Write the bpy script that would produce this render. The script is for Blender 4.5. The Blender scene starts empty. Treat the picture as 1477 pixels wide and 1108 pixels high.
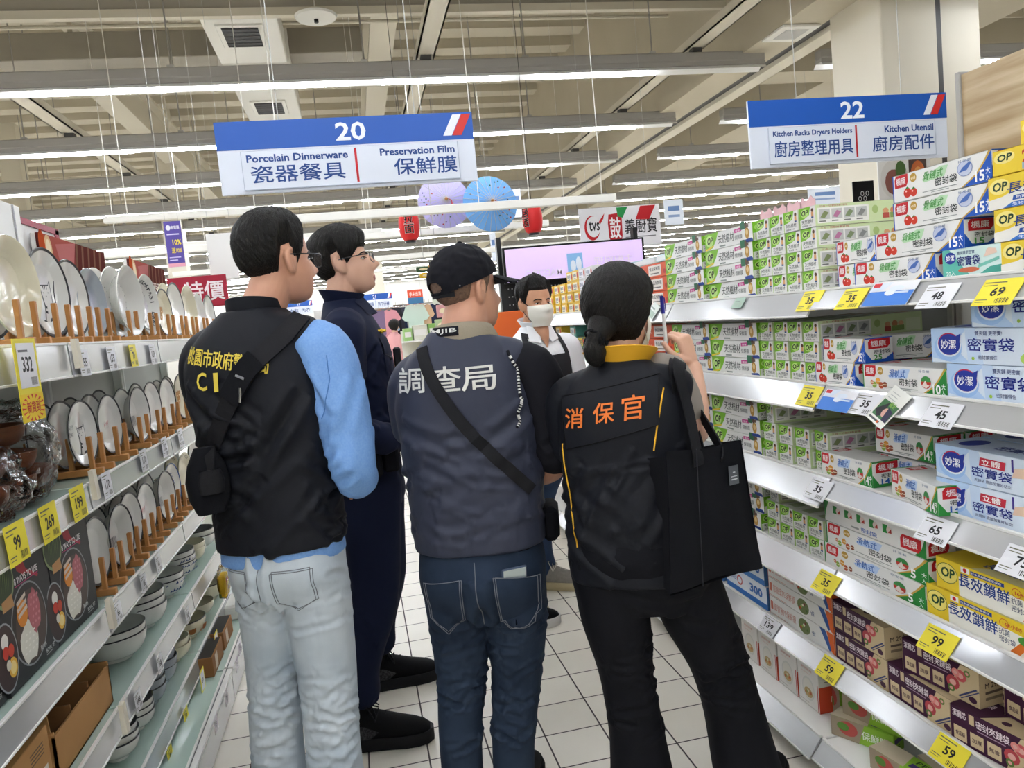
import bpy, bmesh, math, random
import numpy as np
from mathutils import Vector, Matrix, noise
from mathutils.bvhtree import BVHTree

SC = bpy.context.scene
COL = SC.collection
PI = math.pi
RND = random.Random(20)

# ---------------------------------------------------------------- camera
EYE = Vector((0.0, 0.0, 1.4503))
FPX, YAW, PITCH, ROLL = 1100.6, math.radians(11.2006), math.radians(-4.9752), math.radians(-5.5184)
C_F = Vector((math.sin(YAW)*math.cos(PITCH), math.cos(YAW)*math.cos(PITCH), math.sin(PITCH)))
_r = Vector((math.cos(YAW), -math.sin(YAW), 0)); _u = _r.cross(C_F)
C_R = math.cos(ROLL)*_r + math.sin(ROLL)*_u
C_U = -math.sin(ROLL)*_r + math.cos(ROLL)*_u
cam_d = bpy.data.cameras.new('camera'); cam = bpy.data.objects.new('camera', cam_d); COL.objects.link(cam)
cam_d.sensor_width = 36.0; cam_d.lens = 36.0*FPX/1477.0; cam_d.clip_start = .05; cam_d.clip_end = 200
cam.matrix_world = Matrix(((C_R.x, C_U.x, -C_F.x, EYE.x), (C_R.y, C_U.y, -C_F.y, EYE.y), (C_R.z, C_U.z, -C_F.z, EYE.z), (0, 0, 0, 1)))
SC.camera = cam

def at(px, py, X=None, Y=None, Z=None):
    """the point of the place seen at a pixel of the photograph, on the plane X=, Y= or Z="""
    d = C_F + C_R*((px-738.5)/FPX) - C_U*((py-554.0)/FPX)
    if X is not None: k = (X-EYE.x)/d.x
    elif Y is not None: k = (Y-EYE.y)/d.y
    else: k = (Z-EYE.z)/d.z
    return EYE + d*k

# ---------------------------------------------------------------- light and exposure
SC.view_settings.view_transform = 'Standard'; SC.view_settings.look = 'None'
SC.view_settings.gamma = 1.0; SC.view_settings.use_curve_mapping = False
SC.view_settings.exposure = 0.82
W = bpy.data.worlds.new('world'); SC.world = W; W.use_nodes = True
W.node_tree.nodes['Background'].inputs[0].default_value = (.97, .98, 1.0, 1)
W.node_tree.nodes['Background'].inputs[1].default_value = 0.55
TUBE_POWER = 26.0

# ---------------------------------------------------------------- materials
def lin(c):
    if isinstance(c, str):
        c = c.lstrip('#'); c = ''.join(q*2 for q in c) if len(c) == 3 else c; c = tuple(int(c[i:i+2], 16)/255 for i in (0, 2, 4))
    return tuple((x/12.92 if x <= .04045 else ((x+.055)/1.055)**2.4) for x in c)
MATS = {}
def mat(name, col, rough=.5, metal=0.0, spec=.5, noise_mix=None, bump=None, emit=0.0, trans=0.0, alpha=1.0, coat=0.0, sheen=0.0, ior=1.45, stretch=(1, 1, 1)):
    """noise_mix=(scale, other colour, contrast)  bump=(scale, strength, distance)"""
    if name in MATS: return MATS[name]
    m = bpy.data.materials.new(name); m.use_nodes = True; nt = m.node_tree
    b = nt.nodes['Principled BSDF']; c = lin(col) + (1,)
    b.inputs['Base Color'].default_value = c; b.inputs['Roughness'].default_value = rough
    b.inputs['Metallic'].default_value = metal; b.inputs['Specular IOR Level'].default_value = spec
    b.inputs['IOR'].default_value = ior
    b.inputs['Transmission Weight'].default_value = trans; b.inputs['Alpha'].default_value = alpha
    b.inputs['Coat Weight'].default_value = coat; b.inputs['Sheen Weight'].default_value = sheen
    if emit: b.inputs['Emission Color'].default_value = c; b.inputs['Emission Strength'].default_value = emit
    tc = None
    if noise_mix or bump:
        tc = nt.nodes.new('ShaderNodeTexCoord'); mp = nt.nodes.new('ShaderNodeMapping')
        mp.inputs['Scale'].default_value = stretch; nt.links.new(tc.outputs['Object'], mp.inputs[0])
    if noise_mix:
        n = nt.nodes.new('ShaderNodeTexNoise'); n.inputs['Scale'].default_value = noise_mix[0]; n.inputs['Detail'].default_value = 6
        nt.links.new(mp.outputs[0], n.inputs['Vector'])
        r = nt.nodes.new('ShaderNodeMapRange'); k = noise_mix[2]
        r.inputs[1].default_value = .5-k; r.inputs[2].default_value = .5+k
        nt.links.new(n.outputs['Fac'], r.inputs[0])
        x = nt.nodes.new('ShaderNodeMix'); x.data_type = 'RGBA'; x.inputs['A'].default_value = c; x.inputs['B'].default_value = lin(noise_mix[1]) + (1,)
        nt.links.new(r.outputs[0], x.inputs['Factor']); nt.links.new(x.outputs['Result'], b.inputs['Base Color'])
    if bump:
        n2 = nt.nodes.new('ShaderNodeTexNoise'); n2.inputs['Scale'].default_value = bump[0]; n2.inputs['Detail'].default_value = 4
        nt.links.new(mp.outputs[0], n2.inputs['Vector'])
        bp = nt.nodes.new('ShaderNodeBump'); bp.inputs['Strength'].default_value = bump[1]; bp.inputs['Distance'].default_value = bump[2]
        nt.links.new(n2.outputs['Fac'], bp.inputs['Height']); nt.links.new(bp.outputs[0], b.inputs['Normal'])
    MATS[name] = m
    return m
def ink(col):
    """printing ink of one colour"""
    if col[0] == '!': return mat('matt_'+col[1:], '#'+col[1:], rough=1.0, spec=0.0)
    return mat('ink_'+col.lstrip('#'), col, rough=.45, spec=.22)
def M(k):
    return ink(k) if k[0] in '#!' else MATS[k]

# ---------------------------------------------------------------- writing
_TXT = {}
_fc = bpy.data.curves.new('lettering', 'FONT'); _fo = bpy.data.objects.new('lettering', _fc); COL.objects.link(_fo)
_fc.fill_mode = 'FRONT'; _fc.resolution_u = 2
def text_geo(s, bold=0.0):
    k = (s, bold)
    if k not in _TXT:
        _fc.body = s; _fc.offset = bold
        bpy.context.view_layer.update()
        ev = _fo.evaluated_get(bpy.context.evaluated_depsgraph_get()); me = ev.to_mesh()
        v = np.array([(p.co.x, p.co.y) for p in me.vertices]) if len(me.vertices) else np.zeros((1, 2))
        f = [tuple(p.vertices) for p in me.polygons]
        ev.to_mesh_clear()
        lo, hi = v.min(0), v.max(0)
        _TXT[k] = ((v-lo)/np.maximum(hi-lo, 1e-6), f, (hi[0]-lo[0])/max(hi[1]-lo[1], 1e-6))
    return _TXT[k]

# ---------------------------------------------------------------- mesh builder
class MB:
    def __init__(s): s.v = []; s.f = []; s.m = []
    def add(s, vs, fs, m):
        o = len(s.v); s.v.extend(tuple(v) for v in vs)
        s.f.extend(tuple(i+o for i in f) for f in fs); s.m.extend([m]*len(fs)); return s
    def poly(s, pts, m): return s.add(pts, [tuple(range(len(pts)))], m)
    def box(s, a, b, m, bev=0.0, M4=None):
        x0, x1 = sorted((a[0], b[0])); y0, y1 = sorted((a[1], b[1])); z0, z1 = sorted((a[2], b[2]))
        if bev <= 0:
            vs = [(x, y, z) for x in (x0, x1) for y in (y0, y1) for z in (z0, z1)]
            fs = [(0, 1, 3, 2), (4, 6, 7, 5), (0, 4, 5, 1), (2, 3, 7, 6), (0, 2, 6, 4), (1, 5, 7, 3)]
        else:
            bev = min(bev, .45*min(x1-x0, y1-y0, z1-z0))
            vs = []; ix = {}
            for i, x in enumerate((x0, x1)):
                for j, y in enumerate((y0, y1)):
                    for k, z in enumerate((z0, z1)):
                        ex = bev*(1-2*i); ey = bev*(1-2*j); ez = bev*(1-2*k)
                        for ax, p in enumerate(((x, y+ey, z+ez), (x+ex, y, z+ez), (x+ex, y+ey, z))):
                            ix[i, j, k, ax] = len(vs); vs.append(p)
            fs = []
            def q(*a): fs.append(tuple(ix[t] for t in a))
            q((0,0,0,0),(0,0,1,0),(0,1,1,0),(0,1,0,0)); q((1,0,0,0),(1,1,0,0),(1,1,1,0),(1,0,1,0))
            q((0,0,0,1),(1,0,0,1),(1,0,1,1),(0,0,1,1)); q((0,1,0,1),(0,1,1,1),(1,1,1,1),(1,1,0,1))
            q((0,0,0,2),(0,1,0,2),(1,1,0,2),(1,0,0,2)); q((0,0,1,2),(1,0,1,2),(1,1,1,2),(0,1,1,2))
            for j in (0, 1):
                for k in (0, 1): q((0,j,k,1),(1,j,k,1),(1,j,k,2),(0,j,k,2))
            for i in (0, 1):
                for k in (0, 1): q((i,0,k,0),(i,1,k,0),(i,1,k,2),(i,0,k,2))
                for j in (0, 1): q((i,j,0,0),(i,j,1,0),(i,j,1,1),(i,j,0,1))
            for i in (0, 1):
                for j in (0, 1):
                    for k in (0, 1): q((i,j,k,0),(i,j,k,1),(i,j,k,2))
        if M4 is not None: vs = [tuple(M4 @ Vector(v)) for v in vs]
        return s.add(vs, fs, m)
    def tube(s, pts, r, m, n=8, cap=True, flat=None):
        """round bar along a path; r a number or one radius per point; flat=(w,t,normal) gives a strap instead"""
        P = [Vector(p) for p in pts]; N = len(P); rr = [r]*N if not hasattr(r, '__len__') else list(r)
        vs = []; up = None
        for i, p in enumerate(P):
            t = (P[min(i+1, N-1)]-P[max(i-1, 0)]).normalized()
            if up is None:
                up = Vector((0, 0, 1)) if abs(t.z) < .9 else Vector((0, 1, 0))
            a = t.cross(up).normalized(); up = a.cross(t).normalized(); 
            for k in range(n):
                q = 2*PI*k/n; vs.append(p + a*math.cos(q)*rr[i] + up*math.sin(q)*rr[i])
        fs = [(i*n+k, i*n+(k+1) % n, (i+1)*n+(k+1) % n, (i+1)*n+k) for i in range(N-1) for k in range(n)]
        if cap: fs += [tuple(range(n))[::-1], tuple((N-1)*n+k for k in range(n))]
        return s.add(vs, fs, m)
    def strap(s, pts, nrm, w, t, m):
        """flat webbing along pts with surface normals nrm"""
        vs = []; N = len(pts)
        for i in range(N):
            p = Vector(pts[i]); d = (Vector(pts[min(i+1, N-1)])-Vector(pts[max(i-1, 0)])).normalized()
            n = Vector(nrm[i]).normalized(); sd = d.cross(n).normalized(); n = sd.cross(d)
            for a, b in ((-1, -1), (1, -1), (1, 1), (-1, 1)): vs.append(p + sd*a*w/2 + n*b*t/2)
        fs = [(i*4+k, i*4+(k+1) % 4, i*4+4+(k+1) % 4, i*4+4+k) for i in range(N-1) for k in range(4)] + [(3, 2, 1, 0), (N*4-4, N*4-3, N*4-2, N*4-1)]
        return s.add(vs, fs, m)
    def lathe(s, prof, m, n=28, M4=None, mats=None):
        vs = []; fs = []; K = len(prof); ms = []
        for i in range(n):
            a = 2*PI*i/n
            vs += [(r*math.cos(a), r*math.sin(a), z) for r, z in prof]
        for i in range(n):
            j = (i+1) % n
            for k in range(K-1):
                fs.append((i*K+k, j*K+k, j*K+k+1, i*K+k+1)); ms.append(mats[k] if mats else m)
        if M4 is not None: vs = [tuple(M4 @ Vector(v)) for v in vs]
        o = len(s.v); s.v.extend(tuple(v) for v in vs); s.f.extend(tuple(i+o for i in f) for f in fs); s.m.extend(ms); return s
    def loft(s, rings, m, cap=True):
        n = len(rings[0]); vs = [p for r in rings for p in r]; N = len(rings)
        fs = [(i*n+k, i*n+(k+1) % n, (i+1)*n+(k+1) % n, (i+1)*n+k) for i in range(N-1) for k in range(n)]
        if cap:
            vs = [tuple(v) for v in vs]; c0 = np.mean(np.array(rings[0]), 0); c1 = np.mean(np.array(rings[-1]), 0)
            a = len(vs); vs += [tuple(c0), tuple(c1)]
            fs += [(a, (k+1) % n, k) for k in range(n)] + [(a+1, (N-1)*n+k, (N-1)*n+(k+1) % n) for k in range(n)]
        return s.add(vs, fs, m)
    def ellipsoid(s, c, r, m, nu=20, nv=12, M4=None):
        vs = []
        for j in range(nv+1):
            p = PI*j/nv
            for i in range(nu):
                a = 2*PI*i/nu; v = Vector((r[0]*math.sin(p)*math.cos(a), r[1]*math.sin(p)*math.sin(a), r[2]*math.cos(p)))
                if M4 is not None: v = M4 @ v
                vs.append(v + Vector(c))
        fs = [(j*nu+i, (j+1)*nu+i, (j+1)*nu+(i+1) % nu, j*nu+(i+1) % nu) for j in range(nv) for i in range(nu)]
        return s.add(vs, fs, m)
    def mesh(s, name, smooth=35):
        me = bpy.data.meshes.new(name); me.from_pydata([tuple(v) for v in s.v], [], s.f)
        keys = []
        for k in s.m:
            if k not in keys: keys.append(k)
        for k in keys: me.materials.append(M(k))
        ix = {k: i for i, k in enumerate(keys)}
        me.polygons.foreach_set('material_index', [ix[k] for k in s.m])
        if smooth:
            me.polygons.foreach_set('use_smooth', [True]*len(me.polygons))
            me.set_sharp_from_angle(angle=math.radians(smooth))
        me.update(); return me
    def build(s, name, parent=None, smooth=35, loc=None, rot=None, weld=0):
        o = bpy.data.objects.new(name, s.mesh(name, smooth)); COL.objects.link(o)
        if parent is not None: o.parent = parent
        if loc is not None: o.location = loc
        if rot is not None: o.rotation_euler = rot
        return o

class Face:
    """a flat printed side: origin, u to the right, v up, n outwards; ink that overlaps earlier ink lies a hair above it"""
    def __init__(s, mb, o, u, v, eps=.00022):
        s.mb = mb; s.o = Vector(o); s.u = Vector(u).normalized(); s.v = Vector(v).normalized(); s.n = s.u.cross(s.v); s.eps = eps; s.done = []; s.k = 0
    def P(s, a, b): return s.o + s.u*a + s.v*b + s.n*(s.k*s.eps)
    def layer(s, pts):
        x = [p[0] for p in pts]; y = [p[1] for p in pts]; B = (min(x), max(x), min(y), max(y))
        s.k = 1+max([k for A, k in s.done if A[0] < B[1] and A[1] > B[0] and A[2] < B[3] and A[3] > B[2]] or [0]); s.done.append((B, s.k))
    def poly(s, pts, c):
        s.layer(pts); s.mb.poly([s.P(a, b) for a, b in pts], c)
    def rect(s, a0, b0, a1, b1, c): s.poly([(a0, b0), (a1, b0), (a1, b1), (a0, b1)], c)
    def ell(s, a, b, ra, rb, c, n=18, a0=0, a1=2*PI): s.poly([(a+ra*math.cos(a0+(a1-a0)*i/n), b+rb*math.sin(a0+(a1-a0)*i/n)) for i in range(n+(a1-a0 < 6))], c)
    def ring(s, a, b, ra, rb, w, c, n=24):
        s.layer([(a-ra, b-rb), (a+ra, b+rb)]); vs = []
        for i in range(n):
            q = 2*PI*i/n; vs += [s.P(a+ra*math.cos(q), b+rb*math.sin(q)), s.P(a+(ra-w)*math.cos(q), b+(rb-w)*math.sin(q))]
        s.mb.add(vs, [(2*i+1, 2*i, 2*((i+1) % n), 2*((i+1) % n)+1) for i in range(n)], c)
    def text(s, t, a, b, h, c, w=None, bold=.012, skew=0.0, shear=0.0, al='l', flip=False, mirror=False):
        """text of height h with its lower left corner at a,b; w fixes the width; shear slants the baseline"""
        cjk = any(ord(ch) > 0x2e80 for ch in t)
        g, f, asp = text_geo(t, 0.0 if cjk else bold)
        if w is None: w = h*asp
        if al == 'c': a -= w/2
        if al == 'r': a -= w
        s.layer([(a, b), (a+w+h*skew, b+h+abs(w*shear))])
        if flip: q = [(a+w-x*w-y*h*skew, b+h-y*h-x*w*shear) for x, y in g]
        elif mirror: q = [(a+w-x*w, b+y*h) for x, y in g]
        else: q = [(a+x*w+y*h*skew, b+y*h+x*w*shear) for x, y in g]
        s.mb.add([s.P(x, y) for x, y in q], f, c)
        if cjk and bold >= .01:                                        # heavier strokes: the same glyphs again, a hair to the side and up
            d = h*min(bold, .022)*1.1
            for i, (du, dv) in enumerate(((d, 0), (0, d), (d, d))):
                nn = s.n*(.1*(i+1)*s.eps); s.mb.add([s.P(x+du, y+dv)+nn for x, y in q], f, c)

# ---------------------------------------------------------------- things and parts
def tag(o, label, cat, group=None):
    if not 4 <= len(label.split()) <= 16: print('BADLABEL', len(label.split()), label)
    o['label'] = label; o['category'] = cat
    if group: o['group'] = group
    return o
def thing(name, label, cat, loc=(0, 0, 0), rot=(0, 0, 0), group=None):
    o = bpy.data.objects.new(name, None); COL.objects.link(o); o.empty_display_size = .05
    o.location = loc; o.rotation_euler = rot
    return tag(o, label, cat, group)
def struct(name, mb, smooth=35):
    o = mb.build(name, None, smooth); o['kind'] = 'structure'; return o
def dup(o, loc=None, rot=None, label=None, group=None, parent=None):
    c = o.copy(); COL.objects.link(c)
    if parent is not None: c.parent = parent
    if loc is not None: c.location = loc
    if rot is not None: c.rotation_euler = rot
    if label:
        if not 4 <= len(label.split()) <= 16: print('BADLABEL', len(label.split()), label)
        c['label'] = label
    if group: c['group'] = group
    for ch in list(o.children):
        dup(ch, parent=c)
    return c

for k, a in dict(
    white_paint=dict(col='#e8e6de', rough=.45), cream_paint=dict(col='#d9d2c0', rough=.6), beige_wall=dict(col='#c9c0ab', rough=.7, noise_mix=(1.3, '#bfb6a0', .3)),
    deck_paint=dict(col='#cdc5b2', rough=.7), duct_grey=dict(col='#a8a294', rough=.55, noise_mix=(2, '#9d978a', .25)), steel_grey=dict(col='#a3a09a', rough=.45),
    dark_steel=dict(col='#4b4a48', rough=.5), black_plastic=dict(col='#141416', rough=.4), chrome=dict(col='#c8c8c8', rough=.18, metal=1.0),
    tube_light=dict(col='#f1f6ff', emit=TUBE_POWER), reflector=dict(col='#f2f2f0', rough=.4),
    shelf_white=dict(col='#e9e8e4', rough=.38), shelf_grey=dict(col='#b9b8b4', rough=.45), rail_clear=dict(col='#c4c5c6', rough=.16, metal=.35, spec=.8),
    rail_back=dict(col='#a9a9aa', rough=.3, metal=.2), glass_shelf=dict(col='#b4c9bf', rough=.08, spec=.7), glass_edge=dict(col='#8fb5a6', rough=.15),
    board_white=dict(col='#dfe5f0', rough=.4), sign_blue=dict(col='#1f57b0', rough=.4), sign_red=dict(col='#d3322c', rough=.45), sign_ink=dict(col='#1c4488', rough=.5),
    wood_peg=dict(col='#c28a50', rough=.5, noise_mix=(9, '#ad743c', .25), stretch=(3, 3, .5)), porcelain=dict(col='#e6e6e0', rough=.12, spec=.6, coat=.3),
    cream_glaze=dict(col='#e6dfc4', rough=.12, spec=.6, coat=.3), grey_glaze=dict(col='#9ea7ae', rough=.15, coat=.3), dark_glaze=dict(col='#3c3f41', rough=.2), stone_glaze=dict(col='#8a8c8c', rough=.3),
    rim_black=dict(col='#23262a', rough=.3), blue_glaze=dict(col='#274b86', rough=.25), carton=dict(col='#b98a55', rough=.8, noise_mix=(14, '#b0824e', .3)), carton_dark=dict(col='#8d6238', rough=.8),
    brown_wood=dict(col='#7c4528', rough=.4, noise_mix=(10, '#5d311c', .25), stretch=(1, 1, 6)), 
).items(): mat(k, **a)
def film_material():
    m = bpy.data.materials.new('film'); m.use_nodes = True; nt = m.node_tree; L = nt.links; nt.nodes.remove(nt.nodes['Principled BSDF'])
    tc = nt.nodes.new('ShaderNodeTexCoord'); n = nt.nodes.new('ShaderNodeTexNoise'); n.inputs['Scale'].default_value = 24; n.inputs['Detail'].default_value = 5; L.new(tc.outputs['Object'], n.inputs['Vector'])
    b = nt.nodes.new('ShaderNodeBump'); b.inputs['Strength'].default_value = 1.0; b.inputs['Distance'].default_value = .02; L.new(n.outputs['Fac'], b.inputs['Height'])
    w = nt.nodes.new('ShaderNodeFresnel'); w.inputs['IOR'].default_value = 1.35; L.new(b.outputs[0], w.inputs['Normal'])
    t = nt.nodes.new('ShaderNodeBsdfTransparent'); t.inputs[0].default_value = (.97, .97, .97, 1); g = nt.nodes.new('ShaderNodeBsdfGlossy'); g.inputs['Roughness'].default_value = .08; L.new(b.outputs[0], g.inputs['Normal'])
    x = nt.nodes.new('ShaderNodeMixShader'); L.new(w.outputs[0], x.inputs[0]); L.new(t.outputs[0], x.inputs[1]); L.new(g.outputs[0], x.inputs[2]); L.new(x.outputs[0], nt.nodes['Material Output'].inputs[0]); MATS['film'] = m
film_material()
# ================================================================ the hall
def floor_material():
    m = bpy.data.materials.new('floor_tiles'); m.use_nodes = True; nt = m.node_tree; L = nt.links; b = nt.nodes['Principled BSDF']
    tc = nt.nodes.new('ShaderNodeTexCoord'); mp = nt.nodes.new('ShaderNodeMapping'); T = .2007
    mp.inputs['Location'].default_value = (-.4879/T, -2.2795/T, 0); mp.inputs['Scale'].default_value = (1/T, 1/T, 1)
    L.new(tc.outputs['Object'], mp.inputs[0])
    fr = nt.nodes.new('ShaderNodeVectorMath'); fr.operation = 'FRACTION'; L.new(mp.outputs[0], fr.inputs[0])
    sub = nt.nodes.new('ShaderNodeVectorMath'); sub.operation = 'SUBTRACT'; sub.inputs[1].default_value = (.5, .5, .5); L.new(fr.outputs[0], sub.inputs[0])
    ab = nt.nodes.new('ShaderNodeVectorMath'); ab.operation = 'ABSOLUTE'; L.new(sub.outputs[0], ab.inputs[0])
    sp = nt.nodes.new('ShaderNodeSeparateXYZ'); L.new(ab.outputs[0], sp.inputs[0])
    mx = nt.nodes.new('ShaderNodeMath'); mx.operation = 'MAXIMUM'; L.new(sp.outputs[0], mx.inputs[0]); L.new(sp.outputs[1], mx.inputs[1])
    g = nt.nodes.new('ShaderNodeMapRange'); g.inputs[1].default_value = .484; g.inputs[2].default_value = .488; L.new(mx.outputs[0], g.inputs[0])
    fl = nt.nodes.new('ShaderNodeVectorMath'); fl.operation = 'FLOOR'; L.new(mp.outputs[0], fl.inputs[0])
    wn = nt.nodes.new('ShaderNodeTexWhiteNoise'); wn.noise_dimensions = '2D'; L.new(fl.outputs[0], wn.inputs['Vector'])
    ns = nt.nodes.new('ShaderNodeTexNoise'); ns.inputs['Scale'].default_value = 3.5; ns.inputs['Detail'].default_value = 7; L.new(tc.outputs['Object'], ns.inputs['Vector'])
    ad = nt.nodes.new('ShaderNodeMath'); ad.operation = 'MULTIPLY_ADD'; ad.inputs[1].default_value = .35; L.new(wn.outputs['Value'], ad.inputs[0]); L.new(ns.outputs['Fac'], ad.inputs[2])
    r = nt.nodes.new('ShaderNodeMapRange'); r.inputs[1].default_value = .35; r.inputs[2].default_value = 1.0; L.new(ad.outputs[0], r.inputs[0])
    c1 = nt.nodes.new('ShaderNodeMix'); c1.data_type = 'RGBA'; c1.inputs['A'].default_value = lin('#d6d0c2')+(1,); c1.inputs['B'].default_value = lin('#e4dfd3')+(1,); L.new(r.outputs[0], c1.inputs['Factor'])
    c2 = nt.nodes.new('ShaderNodeMix'); c2.data_type = 'RGBA'; c2.inputs['B'].default_value = lin('#3a3030')+(1,); L.new(c1.outputs['Result'], c2.inputs['A']); L.new(g.outputs[0], c2.inputs['Factor'])
    L.new(c2.outputs['Result'], b.inputs['Base Color'])
    rr = nt.nodes.new('ShaderNodeMapRange'); rr.inputs[3].default_value = .28; rr.inputs[4].default_value = .8; L.new(g.outputs[0], rr.inputs[0]); L.new(rr.outputs[0], b.inputs['Roughness'])
    bp = nt.nodes.new('ShaderNodeBump'); bp.invert = True; bp.inputs['Strength'].default_value = .5; bp.inputs['Distance'].default_value = .002; L.new(g.outputs[0], bp.inputs['Height']); L.new(bp.outputs[0], b.inputs['Normal'])
    MATS['floor_tiles'] = m
floor_material()
XL, XR, YN, YF, ZC = -15.0, 19.0, -9.0, 40.0, 6.3
b = MB(); b.box((XL, YN, -.1), (XR, YF, 0), 'floor_tiles'); struct('floor', b)
b = MB(); b.box((XL, YN, ZC), (XR, YF, ZC+.1), 'deck_paint')
y = YN+.3
while y < YF:                                                        # ribs of the deck run across the hall
    b.box((XL, y, ZC-.16), (XR, y+.36, ZC), 'deck_paint'); y += .85
struct('ceiling', b)
for nm, a, c in (('wall_left', (XL-.1, YN, 0), (XL, YF, ZC)), ('wall_right', (XR, YN, 0), (XR+.1, YF, ZC)), ('wall_back', (XL, YF, 0), (XR, YF+.1, ZC)), ('wall_front', (XL, YN-.1, 0), (XR, YN, ZC))):
    b = MB(); b.box(a, c, 'white_paint' if nm == 'wall_back' else 'beige_wall'); struct(nm, b)
# cross beam with its cream flange, bulkhead, strip beam, pillar, long beams
b = MB(); b.box((XL, 7.89, 4.62), (4.3, 7.93, 5.75), 'duct_grey'); b.box((XL, 7.86, 4.55), (4.3, 7.94, 4.625), 'cream_paint'); struct('beam_cross', b)
b = MB(); b.box((4.3, 2.6, 3.97), (4.74, YF, ZC), 'beige_wall'); struct('beam_bulkhead', b)
b = MB(); b.box((4.74, 2.6, 3.97), (4.83, YF, 4.2), 'dark_steel'); b.box((4.83, 2.6, 3.92), (5.02, YF, 4.35), 'cream_paint'); struct('beam_strip', b)  # dark bar puts the shade of the gap beside the bulkhead into colour
b = MB(); b.box((4.72, 6.0, 0), (5.28, 6.7, ZC), 'cream_paint', .01); b.box((5.28, 6.02, 0), (5.34, 6.7, ZC), 'dark_steel'); b.box((5.34, 6.04, 0), (5.76, 6.7, ZC), 'cream_paint', .01); struct('pillar', b)
for x, y0 in ((-3.1, 10.9), (-8.4, 10.9), (.75, 9.0)):
    b = MB(); b.box((x-.16, y0, 5.1), (x+.16, YF, 5.16), 'cream_paint'); b.box((x-.03, y0, 5.16), (x+.03, YF, 5.7), 'cream_paint'); b.box((x-.16, y0, 5.7), (x+.16, YF, 5.76), 'cream_paint')
    struct('beam_long', b)
for x, yy in ((-6.2, 17.0), (-3.3, 16.5), (-9.5, 15), (-2.1, 21.0), (1.0, 27.0), (-6.0, 30.0)):
    b = MB(); b.box((x-.18, yy-.18, 0), (x+.18, yy+.18, ZC), 'cream_paint'); struct('pillar_far', b)
b = MB(); b.box((5.6, 9, 4.2), (XR, 9.5, 4.8), 'beige_wall'); b.box((6.8, 5, 4.3), (7.6, 30, 4.9), 'beige_wall'); b.box((10.5, 3, 4.3), (11.3, 30, 4.9), 'beige_wall'); struct('beam_side_hall', b)

# ducts under the deck
def duct(name, label, a, c, m, vent=None, ribs=()):
    t = thing(name, label, 'air duct', ((a[0]+c[0])/2, (a[1]+c[1])/2, a[2])); o = Vector(t.location)
    q = MB(); q.box(Vector(a)-o, Vector(c)-o, m, .01)
    for r in ribs: q.box((a[0]-o.x-.03, r-o.y, -.025), (c[0]-o.x+.03, r+.07-o.y, c[2]-o.z+.02), m)
    q.build('casing', t)
    if vent:
        for (x0, y0, x1, y1) in vent:
            v = MB(); v.box((x0-o.x, y0-o.y, -.02), (x1-o.x, y1-o.y, .0), 'white_paint', .004); v.build('vent_frame', t)
            g = MB(); g.box((x0+.05-o.x, y0+.05-o.y, -.026), (x1-.05-o.x, y1-.05-o.y, -.018), 'black_plastic')
            for i in range(6):
                yy = y0+.07+(y1-y0-.14)*i/5-o.y; g.box((x0+.05-o.x, yy, -.03), (x1-.05-o.x, yy+.012, -.024), 'dark_steel')
            g.build('vent_grille', t)
duct('air_duct', 'white ceiling duct with a square dark air vent running above the number 20 sign', (-1.12, 7.96, 4.56), (-.40, 11.6, 4.92), 'white_paint', [(-1.0, 8.08, -.55, 8.68), (-1.0, 10.6, -.55, 11.2)], (9.2, ))
duct('air_duct', 'wide grey duct crossing the ceiling behind the white vented duct', (XL+.5, 10.2, 5.0), (.5, 10.6, 5.09+.23), 'duct_grey')
b = MB(); b.box((-.2, -.2, -.012), (.2, .2, .012), 'white_paint', .004); b.box((-.12, -.12, -.016), (.12, .12, -.01), 'shelf_grey')
tag(b.build('ceiling_diffuser', None, loc=(4.5, 7.0, 3.955)), 'flat white vent on the underside of the beige bulkhead', 'vent')
b = MB(); b.lathe([(0, 0), (.19, .01), (.2, .03), (.12, .07), (0, .08)], 'white_paint', 28); b.lathe([(0, -.03), (.02, -.03), (.02, .0)], 'black_plastic', 10)
b.tube([(0, 0, .08), (0, 0, 1.6)], .008, 'white_paint', 6)
tag(b.build('heat_detector', None, loc=tuple(at(456, 28, Y=7.7))), 'round white detector dish hanging beside the white duct', 'detector')

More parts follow.
